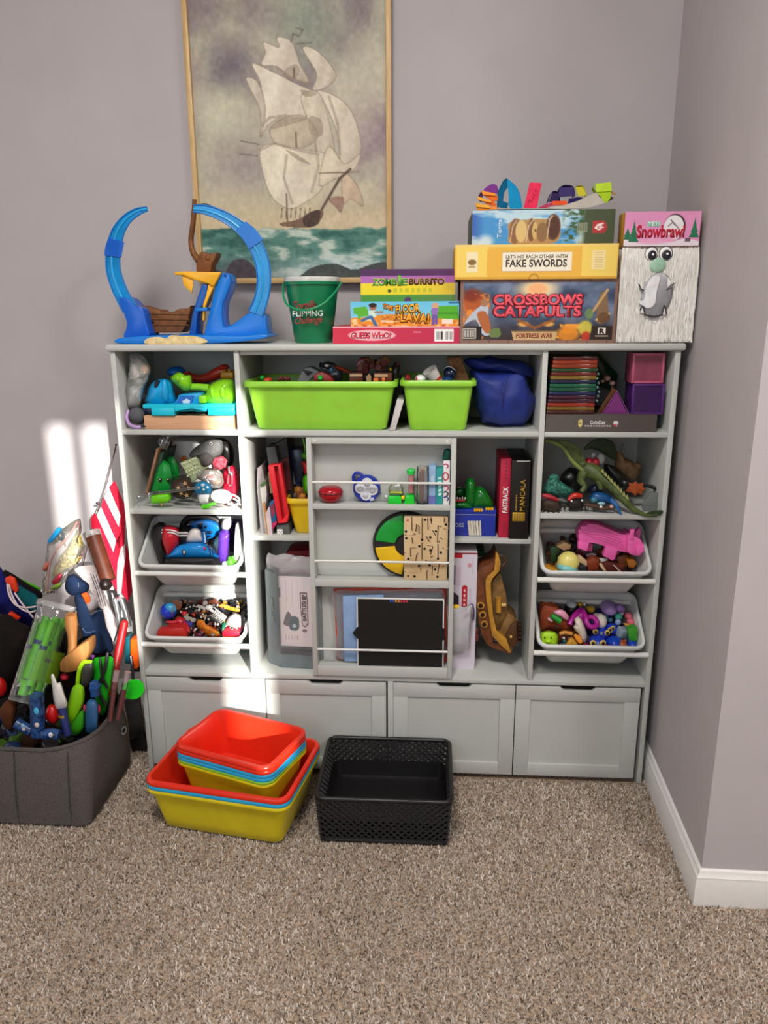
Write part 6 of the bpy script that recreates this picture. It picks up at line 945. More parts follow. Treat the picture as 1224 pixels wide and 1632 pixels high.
thing('storage_bin', 'yellow plastic bin partly hidden behind the sliding rack', 'bin', (tub(bxr-bxl, 0.14, bzr-ZM-0.001, bxr-bxl-0.028, 0.122, 0.012, 0.002, 0.006, 0.012, Matrix.Translation(((bxl+bxr)/2, yq+0.012+0.07, bzr))), YB_))
bits('coloured wrappers heaped in the yellow bin', 'wrappers', lambda r: (r.uniform(bxl+0.012, bxr-0.012), r.uniform(yq+0.022, yq+0.13), bzr+r.uniform(-0.012, 0.006)), 60, ('b0702a', '8a5a4a', 'c94a2a', '6a5a4a', '4a5a5a'), 0.008, 0.022, 23, 'wrapper_heap')
dk = 0.0128; dc = cL(440, 1418, 0.02); dc.z = ZM+dk/2+0.0002; dc.y = TR+0.012
thing('die', 'white six-sided die at the front of the middle shelf', 'die', [('cube', box(dc, (dk, dk, dk), 0.0014, 3, (0, 0, 0.35)), WHT)]+[('pip', ell(dc+Matrix.Rotation(0.35, 3, 'Z') @ Vector((a*dk*0.28, -dk*0.5, b*dk*0.28)), (0.0013, 0.0004, 0.0013), 8, 6), M('6a5a62')) for a, b in ((-1, -1), (1, 1), (0, 0), (-1, 1), (1, -1))])

# ---- upper tray of the sliding rack
cM = CR(485, 690, 4.996); z1 = 0.6815; yr = 0.016
kM = cM.m(yr)
def onz(c, u, z, y): p = c(u, 400, y); p.z = z; return p
p0 = onz(cM, 208, z1, yr)
thing('red_bowl', 'round glossy red bowl toy in the top tray of the rack', 'bowl', [('bowl', lathe([(0, 0), (0.010, 0.0005), (0.02, 0.006), (0.0262, 0.016), (0.0275, 0.024), (0.0262, 0.030), (0.02, 0.0355), (0.01, 0.0375), (0, 0.038)], p0, 36), PL('a81422', 0.12)), ('band', lathe([(0.0276, 0.0225), (0.0282, 0.024), (0.0276, 0.0255)], p0, 36, cap=False), PL('6a0a14', 0.2))])
yr = 0.026; rr_ = 0.0305; cpp = cM(497, 405, yr); cpp.z = z1+rr_+0.0003
thing('pop_toy', 'round blue push-button toy with a white four-petal centre', 'toy', [('disc', lathe([(0, 0), (rr_*0.93, 0), (rr_, 0.003), (rr_, 0.011), (rr_*0.94, 0.014), (rr_*0.8, 0.0145), (0, 0.0145)], cpp+Vector((0, 0.007, 0)), 40, (0, -1, 0)), PL('16309c', 0.3)), ('hanging_loop', tube(smooth_pts([tuple(cpp+Vector((a*rr_, 0, b*rr_))) for a, b in ((-0.88, 0.35), (-0.98, 0.85), (-0.72, 1.14), (-0.4, 1.02), (-0.28, 0.86))], 5, False), 0.0036, 10), PL('16309c', 0.3)),
 ('petal', ell(cpp+Vector((0, -0.009, 0)), (0.011, 0.003, 0.011), 20, 8), PL('dcdce2', 0.35))] + [('petal', lathe([(0, 0), (0.0118, 0), (0.0125, 0.0015), (0.0115, 0.003), (0, 0.0035)], cpp+Vector((a*rr_*0.44, -0.0075, -b*rr_*0.44)), 24, (0, -1, 0)), PL('dcdce2', 0.35), [('button', ell(cpp+Vector((a*rr_*0.44, -0.0112, -b*rr_*0.44)), (0.0066, 0.004, 0.0066), 16, 8), PL('c4c4cc', 0.35))]) for a, b in ((0.12, -1), (-1, -0.12), (1, 0.12), (-0.12, 1))] + [('printed_mark', poly3([cpp+Vector((a*rr_, -0.0084, b*rr_)) for a, b in ((0.15, -0.75), (0.5, -0.58), (0.56, -0.82), (0.3, -0.9))], Vector((0, 0.0008, 0))), CARD('b8bce0'))])
def cz(c, pts, zfix): return pts
thing('marble_game', 'small green game with a clear dome and white figure', 'toy game', [('base', poly3([(onz(cM, 664, z1, 0.006)), onz(cM, 776, z1, 0.006), onz(cM, 772, z1+0.018, 0.006), onz(cM, 672, z1+0.018, 0.006)], Vector((0, 0.028, 0)), 0.002), PL('18c832', 0.25)), ('dome', cell(cM, 730, 455, 0.02, 60, 62, 0.012, 24, 14), CLEAR('e8ecea', 0.25, 0.08)), ('figure', J(cell(cM, 745, 425, 0.018, 24, 26), ctube(cM, [(760, 440, 0.018), (768, 480, 0.018)], 9, 8)), WHT), ('deck', cbox(cM, 680, 470, 780, 482, 0.006, 0.03, 0.001), PL('b8c83a')), ('ball', cell(cM, 652, 505, 0.012, 11, 11), WHT), ('knob', cell(cM, 786, 515, 0.008, 15, 18), YLW)])
thing('bubble_tower_game', 'small green game with a pink column and green cap', 'toy game', [('base', poly3([onz(cM, 788, z1, 0.002), onz(cM, 882, z1, 0.002), onz(cM, 872, z1+0.021, 0.002), onz(cM, 812, z1+0.021, 0.002)], Vector((0, 0.028, 0)), 0.002), PL('18c832', 0.25)), ('column', ctube(cM, [(850, 475, 0.014), (850, 335, 0.014)], 22, 14), M('c98a8a', rough=0.2, alpha=0.75)), ('cap', J(cell(cM, 848, 305, 0.014, 36, 26), ctube(cM, [(848, 330, 0.014), (848, 310, 0.014)], 30, 14)), PL('2ac04a', 0.25))])
pc = onz(cM, 942, z1, 0.012)
thing('pencil_cup', 'clear cup of pencils with a black foot in the top tray', 'cup', [('cup', lathe([(0.0125, 0.0), (0.0135, 0.002), (0.0135, 0.085), (0.0125, 0.085), (0.0125, 0.003)], pc, 28, cap=False), CLEAR('b8bcbc', 0.3, 0.08)), ('foot', lathe([(0, 0), (0.0132, 0), (0.0138, 0.003), (0.013, 0.008), (0, 0.008)], pc, 28), BLK)])
for nm, lab, du, col, h_, r_ in (('pencil', 'orange pencil standing in the clear cup', -22, 'c07a5a', 0.064, 0.0034), ('pencil', 'red-brown pencil beside the orange one in the cup', -8, 'a05a44', 0.07, 0.003), ('pen', 'white pen standing in the clear cup', 18, 'd2ccd0', 0.068, 0.0032)):
    b0 = pc+Vector((du*kM, -0.003, 0.009)); thing(nm, lab, 'pencil' if nm == 'pencil' else 'pen', [('barrel', tube([b0, b0+Vector((0.002, 0.001, h_))], r_, 8), PL(col)), ('tip', tube([b0+Vector((0.002, 0.001, h_)), b0+Vector((0.0022, 0.001, h_+0.007))], [r_, 0.0004], 8), TAN)])
def slim(name, lab, u0, u1, v0, col, y0, y1, extra=()):
    l, r = cM(u0, 400, y0).x, cM(u1, 400, y0).x; zt_ = cM(u0, v0, y0).z; thing(name, lab, 'book', [('cover', bx(l, r, y0, y1, z1, zt_, 0.0008), CARD(col))]+list(extra))
slim('slim_book', 'pale blue slim book next to the clear cup', 992, 1046, 262, '8fb0d2', 0.006, 0.036, [('band', bx(cM(992, 400, 0.006).x-0.0001, cM(1046, 400, 0.006).x+0.0001, 0.0056, 0.03, z1+0.002, z1+0.02), CARD('6a70b0')), ('mark', cprism(cM, [(1008, 350), (1030, 340), (1034, 400), (1010, 410)], 0.0053, 0.006), CARD('b4d0dc'))])
slim('slim_box', 'teal slim card game box reading upwards', 1049, 1104, 285, '2f9a98', 0.004, 0.034, [('lettering', Txt('UNO', cM(1078, 440, 0.0035), 0.035, 0.0075, (0, 0, 1), (-1, 0, 0), CARD('dcecec'), 0.02), None)] if False else [('lettering_marks', J(*[cprism(cM, [(1066, 500-k*32), (1092, 496-k*32), (1092, 476-k*32), (1066, 480-k*32)], 0.0033, 0.0039) for k in range(5)]), CARD('cfe6e4'))])
ex = [('curl', ctube(cM, [(1125+22*math.cos(a/10*6.28), 345+30*math.sin(a/10*6.28), 0.0015) for a in range(10)], 5, 6, 0, True), CARD('c8344a'))]
for (u, v, col) in ((1128, 260, 'c04a7a'), (1130, 435, 'c8447a'), (1130, 520, '3a4a8a'), (1128, 480, '3a3a4a')): ex.append(('curl', ctube(cM, [(u-20, v-6, 0.0015), (u, v-14, 0.0015), (u+18, v+4, 0.0015), (u+4, v+20, 0.0015)], 5, 6, 4), CARD(col)))
slim('slim_box', 'white slim box with coloured curls at the end of the top tray', 1106, 1158, 222, 'e6e2e2', 0.002, 0.034, ex)
one('green_cloth', 'dark green crumpled cloth on top of the white slim box', 'cloth', puff(cM, [(1100, 210), (1105, 160), (1130, 125), (1160, 130), (1160, 220), (1130, 226)], 0.015, 0.012, 3, 4, True, 0.003, 90), FAB('1e4a40'))

# ---- middle tray: electronic colour game and maze board
cN = CR(490, 800, 5.1); z2 = 0.5035
cc = cN(806, 305, 0.03); R_ = 0.0775; cc.z = z2+R_+0.0005
def sector(a0, a1, r0, r1, y0, y1, col):
    n = 14; o = [(r1, a0+(a1-a0)*k/n) for k in range(n+1)]+[(r0, a1+(a0-a1)*k/n) for k in range(n+1)]
    return poly3([cc+Vector((r*math.cos(math.radians(a)), y0-cc.y, r*math.sin(math.radians(a)))) for r, a in o], Vector((0, y1-y0, 0)), 0.0015)
pr = [('disc', lathe([(0, 0), (R_*0.97, 0), (R_, 0.002), (R_, 0.008), (R_*0.97, 0.011), (0, 0.011)], cc+Vector((0, 0.006, 0)), 56, (0, -1, 0)), BLK)]
for a, col in ((100, '0f9a34'), (10, 'b81c34'), (190, 'e8bc1c'), (280, '1c4ab0')): pr.append(('colour_button', sector(a-4, a+72, R_*0.34, R_*0.92, 0.0215, 0.0275, col), PL(col, 0.3)))
pr.append(('hub', lathe([(0, 0), (R_*0.3, 0), (R_*0.28, 0.006), (0, 0.007)], cc+Vector((0, -0.004, 0)), 32, (0, -1, 0)), BLK))
thing('colour_memory_game', 'round black game with green, yellow and red buttons behind the maze', 'electronic game', pr)
mz0, mz1, mx0, mx1, my = z2, cN(960, 118, 0.008).z, cN(784, 380, 0.008).x, cN(1140, 380, 0.008).x, 0.008
def mzp(u, v): return Vector((mx0+(u-784)/356*(mx1-mx0), my, mz1+(v-118)/(645-118)*(mz0-mz1)))
MW = WOOD('d8bc92', 'cdae82', 10, 2); ML = M('4a3220', rough=0.7)
walls = [[(845, 125), (850, 235)], [(880, 240), (885, 180), (905, 200), (905, 260)], [(930, 130), (932, 300)], [(975, 130), (980, 225)], [(1000, 125), (1005, 175)], [(1055, 330), (1060, 190), (1080, 200)], [(1110, 125), (1108, 165)], [(1105, 215), (1138, 212)], [(790, 270), (865, 268)], [(835, 380), (880, 372)], [(838, 380), (840, 450)], [(965, 280), (990, 320)], [(930, 330), (932, 470)], [(1000, 430), (1020, 360), (975, 350)], [(1060, 340), (1062, 455)], [(1100, 375), (1138, 378)], [(785, 415), (805, 418)], [(880, 500), (885, 440), (900, 420)], [(920, 525), (968, 522)], [(790, 575), (920, 572), (922, 540)], [(975, 640), (973, 570), (985, 560)], [(1015, 600), (1018, 520)], [(1100, 525), (1138, 520)], [(1080, 290), (1100, 300)], [(850, 290), (855, 340)], [(1075, 500), (1060, 590)], [(1000, 455), (1030, 440)], [(960, 480), (1050, 475)], [(795, 520), (840, 525)], [(1040, 270), (1015, 230)]]
holes = [(955, 145), (1005, 145), (1122, 182), (800, 242), (868, 265), (1042, 238), (803, 298), (998, 288), (932, 308), (1065, 322), (910, 362), (953, 382), (1000, 395), (1085, 412), (820, 468), (1062, 462), (908, 525), (995, 520), (1040, 552), (872, 615), (1060, 615)]
thing('maze_board', 'pale wooden maze board with holes in the middle tray of the rack', 'maze board', [('board', bx(mx0, mx1, my, my+0.012, mz0, mz1, 0.0015), MW), ('maze_line', J(*[tube([mzp(*p)-Vector((0, 0.0002, 0)) for p in w_], 0.00105, 6) for w_ in walls]), ML), ('hole', J(*[lathe([(0, 0), (0.0029, 0), (0.0029, 0.0006), (0, 0.0006)], mzp(*h), 12, (0, -1, 0)) for h in holes]), M('1c140e', rough=0.9)), ('ridge', J(*[tube([mzp(p[0]+9, p[1])-Vector((0, 0.0004, 0)) for p in w_], 0.0011, 6) for w_ in walls]), MW), ('start_mark', poly3([mzp(800, 150)-Vector((0, 0.0008, 0)), mzp(822, 138)-Vector((0, 0.0008, 0)), mzp(822, 162)-Vector((0, 0.0008, 0))], Vector((0, 0.0005, 0))), CARD('c83a3a')), ('finish_mark', poly3([mzp(805, 612)-Vector((0, 0.0008, 0)), mzp(828, 600)-Vector((0, 0.0008, 0)), mzp(828, 622)-Vector((0, 0.0008, 0))], Vector((0, 0.0005, 0))), CARD('5a3a4a'))])

# ---- bottom tray: folders and a black letter board
cO = CR(490, 920, 5.1); z3 = 0.2898
def leanp(c, pts, y0, y1, b=0.0): return cprism(c, pts, y0, y1, b)
one('red_folder', 'red folder at the back of the bottom tray', 'folder', cprism(cO, [(212, 95), (500, 85), (1130, 92), (1135, 690), (240, 668)], 0.030, 0.034, 0.001), CARD('d2503c'))
one('paper_bundle', 'pale lilac papers inside the clear zip pouch', 'paper', cprism(cO, [(228, 135), (500, 128), (1095, 125), (1092, 675), (262, 660), (245, 420)], 0.027, 0.0288), CARD('b4b0be'))
one('clear_pouch', 'clear zip pouch in front of the red folder', 'pouch', puff(cO, [(208, 120), (400, 110), (800, 100), (1100, 108), (1105, 400), (1100, 680), (700, 690), (250, 665), (240, 450), (220, 280)], 0.024, 0.004, 3, 5, True, 0.0015, 70, p=0.3), CLEAR('d4d4da', 0.45, 0.15))
one('blue_folder', 'light blue paper folder beside the black letter board', 'folder', cprism(cO, [(285, 150), (620, 140), (620, 688), (300, 684)], 0.014, 0.0185, 0.001), CARD('8aa8d0'))
thing('letter_board', 'black writing board with a thin white border in the bottom tray', 'board', [('border', cprism(cO, [(398, 165), (1112, 180), (1106, 752), (406, 740)], 0.0045, 0.0085, 0.0005), PL('e6e6e4')), ('black_face', cprism(cO, [(408, 175), (1102, 190), (1096, 742), (415, 730)], 0.0035, 0.006), M('141210', rough=0.55)), ('side_tab', cprism(cO, [(368, 455), (405, 405), (412, 405), (412, 500), (405, 500)], 0.003, 0.007), M('141210', rough=0.55)), ('side_tab', cprism(cO, [(1095, 410), (1118, 425), (1120, 510), (1095, 512)], 0.003, 0.007), M('141210', rough=0.55)), ('coloured_marks', J(*[cprism(cO, [(668+k*22, 182), (684+k*22, 184), (682+k*22, 203), (666+k*22, 200)], 0.0028, 0.0034) for k in (0, 1)]), CARD('3a5ab8')), ('coloured_marks', J(*[cprism(cO, [(668+k*22, 184), (684+k*22, 186), (682+k*22, 204), (666+k*22, 202)], 0.0028, 0.0034) for k in (2, 3)]), CARD('d88a2a')), ('coloured_marks', J(*[cprism(cO, [(668+k*22, 186), (684+k*22, 188), (682+k*22, 206), (666+k*22, 204)], 0.0028, 0.0034) for k in (4, 5, 6)]), CARD('c8304a'))])

# ---- middle bay, wall side: tin, crocodile, upright boxes
cQ = CR(710, 690, 7.65); yq2 = TR+0.02
zt_t = cQ(400, 935, yq2).z; tx0, tx1 = cQ(0, 1100, yq2).x-0.075, cQ(612, 1100, yq2).x
TINB = M('1a2f9a', rough=0.28, spec=0.5, grain=0.04)
def qp(u, v): return cQ(u, v, yq2-0.0012)
kq = cQ.m(yq2)
fan = [('printed_domino', poly3([qp(285+k*32, 1250), qp(275+k*34-8, 1080), qp(300+k*34-6, 1065), qp(318+k*30, 1250)], Vector((0, 0.0006, 0))), CARD(('c9c2ae', 'd8d2c0')[k % 2])) for k in range(5)]
thing('domino_tin', 'blue tin with a fan of dominoes printed on its front', 'tin', [('body', bx(tx0, tx1, yq2, yq2+0.1, ZM, zt_t-0.011, 0.002), TINB), ('lid', bx(tx0-0.001, tx1+0.001, yq2-0.001, yq2+0.101, zt_t-0.013, zt_t, 0.002), TINB), ('lid_line', bx(tx0, tx1, yq2-0.0016, yq2-0.0008, zt_t-0.0125, zt_t-0.0108), CARD('8a96cc')), ('lettering', Txt('DOMINOES', qp(60, 1122), 330*kq, 52*kq, mat=CARD('aab4dc'), bold=0.01), None)]+fan+[('domino_line', tube([qp(310+k*32, 1100+(k % 3)*20), qp(325+k*30, 1240)], 0.0004, 5), CARD('5a4a3a')) for k in range(4)])
CG_ = PL('0f6a20', 0.15)
thing('crocodile_game', 'glossy green crocodile game with open jaw on the blue tin', 'toy crocodile', [('body', puff(cQ, [(290, 935), (300, 760), (350, 680), (420, 645), (500, 700), (560, 790), (600, 870), (590, 935), (480, 945)], yq2+0.04, 0.03, 4, 6, p=0.4), CG_), ('upper_jaw', puff(cQ, [(235, 900), (240, 660), (250, 580), (300, 540), (350, 570), (375, 660), (365, 800), (350, 920)], yq2+0.03, 0.026, 4, 6, p=0.4), CG_), ('lower_jaw', puff(cQ, [(20, 920), (30, 850), (150, 830), (260, 830), (340, 880), (335, 935), (180, 935)], yq2+0.03, 0.026, 4, 5, p=0.35), CG_), ('head', puff(cQ, [(60, 780), (100, 690), (160, 650), (240, 670), (240, 790), (150, 800)], yq2+0.045, 0.024, 4, 5), PL('0c4a1c', 0.15)), ('gum', ctube(cQ, [(60, 830, yq2+0.008), (160, 825, yq2+0.005), (240, 820, yq2+0.008)], 16, 8), PL('9a1820')), ('teeth', J(*[cell(cQ, 110+k*32, 800-(k % 2)*6, yq2+0.006, 12, 18, 0.004, 8, 6) for k in range(5)]), PL('cfc8b4')), ('nostril', cell(cQ, 160, 665, yq2+0.024, 34, 20), PL('3a3a34')), ('foot', J(*[cell(cQ, 358+k*27, 940, yq2+0.002, 18, 24, 0.008) for k in range(4)]), PL('d8a41c')), ('foot', J(*[cell(cQ, 498+k*25, 926, yq2+0.006, 17, 22, 0.008) for k in range(4)]), PL('d8a41c'))])
def upright(name, lab, u0, u1, v0, v1, y0, dep, mat, extra):
    l, r = cQ(u0, (v0+v1)/2, y0).x, cQ(u1, (v0+v1)/2, y0).x; zt_ = cQ((u0+u1)/2, v0, y0).z
    at = lambda u, v: Vector((l+(u-u0)/(u1-u0)*(r-l), y0-0.0006, zt_+(v-v0)/(v1-v0)*(ZM-zt_))); k = (r-l)/(u1-u0); kz = (zt_-ZM)/(v1-v0)
    thing(name, lab, 'game box', [('box_body', bx(l, r, y0, y0+dep, ZM, zt_, 0.001), mat)]+extra(at, k, kz))
UPR, UPU = (0, 0, 1), (-1, 0, 0)
upright('upright_game_box', 'slim red game box reading Fastrack standing upright', 658, 786, 315, 1345, TR+0.012, 0.13, CARD('b82440'), lambda at, k, kz: [('lettering', Txt('FASTRACK', at(728, 845), 340*kz, 66*k, UPR, UPU, CARD('ece4e4'), 0.03), None), ('pattern', J(*[box(at(728, v), (40*k, 0.0004, 14*kz), 0, 1, (0, 0.5, 0)) for v in (380, 425, 470, 515, 560, 1150, 1195, 1240, 1285)]), CARD('8a2a44'))])
upright('upright_game_box', 'black game box reading Mancala in gold standing beside the red one', 790, 1020, 335, 1385, TR+0.002, 0.15, CARD('1a1513'), lambda at, k, kz: [('lettering', Txt('MANCALA', at(935, 795), 420*kz, 66*k, UPR, UPU, GOLD, 0.02), None), ('small_print', J(*[box(at(862, 795+q*24), (16*k, 0.0004, 16*kz)) for q in range(9)]), GOLD), ('gold_emblem', bx(at(822, 1140).x, at(975, 1140).x, TR+0.0012, TR+0.003, at(0, 1140).z, at(0, 1022).z, 0.0003), GOLD), ('emblem_pits', J(*[ell(at(850+a*34, 1050+b*26)-Vector((0, 0.0005, 0)), (0.0015, 0.0005, 0.001), 8, 6) for a in range(4) for b in range(3)]), PL('6a4a14')), ('top_line', bx(at(850, 0).x, at(1010, 0).x, TR+0.0012, TR+0.003, at(0, 350).z, at(0, 338).z), CARD('b8b4b0'))])

# ---- bottom of the middle bay
cV = CR(405, 865, 7.419); ZB = S4T; yb = 0.03
bl_, br_ = cV(152, 900, 0.06).x, cV(152, 900, 0.06).x+0.115; bt = cV(400, 330, 0.06).z
def art_bs(A):
    A.img[:] = rgb('dcd2d2'); [A.rect(380+k*70, 440, 388+k*70, 760, 'b4a8aa', 0.6) for k in range(3)]; A.poly([(335, 940), (385, 810), (430, 850), (425, 960), (390, 985), (340, 965)], '7d7a7c', 1, 3); A.poly([(430, 870), (500, 868), (525, 910), (515, 1020), (440, 1030), (405, 1000)], '6a7478', 1, 3); A.ell(465, 975, 24, 22, 'b4c4c8'); [A.rect(355+k*36, 1085+(k % 2)*8, 362+k*36, 1140, '8a8082', 0.8) for k in range(5)]; A.poly([(545, 580), (630, 580), (630, 640), (640, 650), (640, 950), (600, 990), (560, 970), (545, 740)], '6a5a5c'); A.poly([(555, 590), (620, 590), (620, 650), (628, 660), (628, 940), (600, 975), (566, 962), (556, 740)], 'd2c6c6'); A.ell(590, 1030, 28, 20, '8a7c7e'); A.rect(285, 530, 312, 640, '8a9094')
fl, fr = cV(288, 800, 0.03).x, cV(700, 800, 0.03).x
thing('bagged_game_box', 'grey boxed sea battle game in a clear plastic bag, white label outwards', 'game box', [
 ('box_body', poly3([Vector((bl_, 0.06, ZB+0.001)), Vector((fl, 0.035, ZB+0.001)), Vector((fr+0.02, 0.03, ZB+0.001)), Vector((fr+0.02, 0.11, ZB+0.001)), Vector((bl_, 0.12, ZB+0.001))], Vector((0, 0, bt-ZB)), 0.001), CARD('7d868a')), ('printed_label', Pan((fl+0.001, 0.0325, cV(480, 395, 0.032).z), (fr, 0.0285, cV(480, 395, 0.032).z), (fl+0.001, 0.0325, cV(480, 1222, 0.032).z), 70, 120, lambda X, Y: (lambda A: (art_bs(A), A.img)[1])(Art(X, Y, (288, 395, 700, 1222), 'dcd2d2'))), None),
 ('lettering', Txt('BATTLESHIP', cV(592, 770, 0.0285), 330*cV.m(0.03), 48*cV.m(0.03), (0, 0, 1), (-1, 0, 0), CARD('5a4c4e'), 0.02), None), ('lettering', Txt('BATTLESHIP', cV(212, 790, 0.044), 300*cV.m(0.045), 40*cV.m(0.045), (0, 0, 1), (-0.75, 0.5, 0), CARD('a4b0aa'), 0.02), None),
 ('bag_film', puff(cV, [(150, 190), (170, 110), (240, 150), (360, 130), (480, 150), (620, 165), (740, 170), (740, 390), (500, 380), (290, 390), (230, 330), (150, 280)], 0.035, 0.008, 3, 5, True, 0.003, 70), CLEAR('e8e4e6', 0.7, 0.12)), ('bag_film', cprism(cV, [(148, 250), (290, 300), (320, 1220), (690, 1240), (690, 1318), (170, 1268), (150, 1120)], 0.027, 0.0275), CLEAR('b4bcc0', 0.12, 0.12))])
one('red_box', 'dark red box behind the bagged sea battle game', 'box', cprism(cV, [(370, 130), (420, 100), (740, 95), (740, 500), (400, 500)], 0.125, 0.2, 0.001), CARD('8a1020'))
cU = CR(700, 870, 7.419)
wl, wr = cU(168, 600, 0.05).x-0.05, cU(440, 600, 0.05).x
def art_wb(A): A.img[:] = rgb('d2cad6'); A.rect(0, 80, 445, 98, '7a1c2a'); A.rect(100, 98, 272, 132, 'b81c30'); A.rect(180, 200, 202, 390, '5a4a78'); A.rect(210, 205, 260, 400, 'c0a8b8', 0.5); A.ell(355, 200, 22, 22, 'c88a94'); A.rect(384, 130, 396, 270, 'b0a8b4'); A.poly([(100, 430), (170, 445), (240, 490), (252, 700), (252, 760), (100, 760)], '2a2438', 1); A.rect(275, 405, 337, 720, 'b0202e'); A.ell(306, 408, 31, 18, 'b0202e'); [A.ell(306, 440+k*45, 12, 13, 'e2b4ba') for k in range(6)]; A.rect(360, 415, 372, 700, 'a49cae', 0.7)
zwt = cU(300, 80, 0.05).z
thing('white_game_box', 'white box with a red dotted bar standing beside the bronze ship', 'game box', [('box_body', bx(wl, wr, 0.05, 0.11, ZB, zwt, 0.001), CARD('cfc8d2')), ('printed_front', Pan((wl, 0.0495, zwt), (wr, 0.0495, zwt), (wl, 0.0495, ZB), 80, 120, lambda X, Y: (lambda A: (art_wb(A), A.img)[1])(Art(X, Y, (-60, 80, 440, 1215), 'd2cad6'))), None)])
thing('clear_bag', 'crinkled clear plastic bag with a yellow tie in front of the white box', 'bag', [('film', puff(cU, [(120, 760), (200, 730), (300, 720), (385, 690), (390, 800), (370, 1000), (360, 1200), (280, 1245), (160, 1240), (110, 1000)], 0.03, 0.014, 3, 6, True, 0.004, 60, p=0.4), CLEAR('f0eef4', 0.75, 0.1)), ('tie', cell(cU, 200, 720, 0.034, 42, 28, 0.008), YLW), ('purple_strip', ctube(cU, [(330, 730, 0.045), (390, 690, 0.045), (410, 800, 0.045), (400, 880, 0.045)], 10, 8, 4), PL('54406a'))])
one('green_white_box', 'small green and white carton behind the bronze ship', 'box', J(cbox(cU, 448, 72, 535, 240, 0.13, 0.19, 0.001)), CARD('c9c4c4')); one('green_carton_lid', 'green lid of the small carton behind the bronze ship', 'carton lid', cbox(cU, 446, 66, 537, 122, 0.128, 0.19, 0.001), CARD('1e5a2a'))
HULL = M('6a3a1c', rough=0.4, grain=0.2, gscale=60, spec=0.5); GT = M('b8842e', rough=0.4, grain=0.1, spec=0.5); DECK = M('7a5a30', rough=0.45, grain=0.2, gscale=40)
sp = [('hull', cprism(cU, smooth_pts([(680, 75), (640, 180), (520, 250), (450, 320), (430, 480), (435, 640), (455, 800), (480, 960), (520, 1090), (600, 1190), (760, 1250), (850, 1275), (720, 1080), (640, 1000), (610, 800), (560, 640), (560, 420), (640, 320)], 3), 0.055, 0.14, 0.003), HULL),
 ('deck', cprism(cU, [(610, 440), (720, 315), (790, 560), (810, 800), (760, 900), (690, 1040), (650, 1000), (620, 760)], 0.075, 0.14, 0.002), DECK), ('stern', cprism(cU, [(690, 1040), (810, 800), (870, 830), (925, 880), (920, 1140), (880, 1210), (850, 1270), (800, 1110)], 0.06, 0.13, 0.003), DECK), ('stern_panel', cprism(cU, [(780, 1060), (860, 930), (915, 900), (915, 1130), (870, 1230)], 0.053, 0.0615, 0.002), PL('54341a')),
 ('gold_trim', cprism(cU, [(670, 75), (700, 105), (730, 200), (715, 300), (640, 380), (612, 440), (620, 640), (640, 830), (680, 1010), (800, 1105), (855, 1275), (820, 1262), (730, 1180), (625, 1070), (590, 860), (555, 640), (545, 420), (575, 360), (650, 300), (660, 180)], 0.048, 0.062, 0.0025), GT), ('bow_lattice', ctube(cU, [(700, 110, 0.06), (750, 120, 0.06), (790, 185, 0.06), (750, 230, 0.06), (720, 280, 0.06)], 14, 8, 4), PL('4a3018')),
 ('mast_base', ctube(cU, [(700, 610, 0.07), (700, 780, 0.07)], 34, 14), GT), ('mast_peg', ctube(cU, [(735, 700, 0.065), (790, 698, 0.065)], 22, 12), M('c9a860', rough=0.4)), ('knob', cell(cU, 848, 1075, 0.05, 17, 20), M('c9a860', rough=0.4)), ('port', cell(cU, 665, 1125, 0.052, 32, 26, 0.004), M('1e120a')), ('rudder_rack', J(*[cbox(cU, 925, 930+k*48, 980, 955+k*48, 0.08, 0.1, 0.001) for k in range(5)], cbox(cU, 920, 920, 940, 1140, 0.08, 0.1, 0.001)), PL('4a2a1c'))]
for u, v in ((495, 702), (517, 810), (535, 922)): sp += [('gun_port', lathe([(0.0055, 0), (0.0085, 0), (0.0085, 0.004), (0.0055, 0.004)], cU(u, v, 0.055), 18, (-0.25, -1, 0.1), False), GT), ('cannon', lathe([(0, 0), (0.0048, 0), (0.0048, 0.008), (0.003, 0.008), (0.0025, 0.002), (0, 0.002)], cU(u, v, 0.0552), 14, (-0.25, -1, 0.1)), PL('3a2412'))]
thing('ship_toy', 'bronze brown toy pirate ship standing on its stern', 'toy ship', sp)
one('red_trinket', 'small dark red figure behind the bronze ship', 'toy', J(cell(cU, 440, 1010, 0.06, 26, 50), cell(cU, 445, 1080, 0.06, 24, 50)), PL('6a2a2a'))

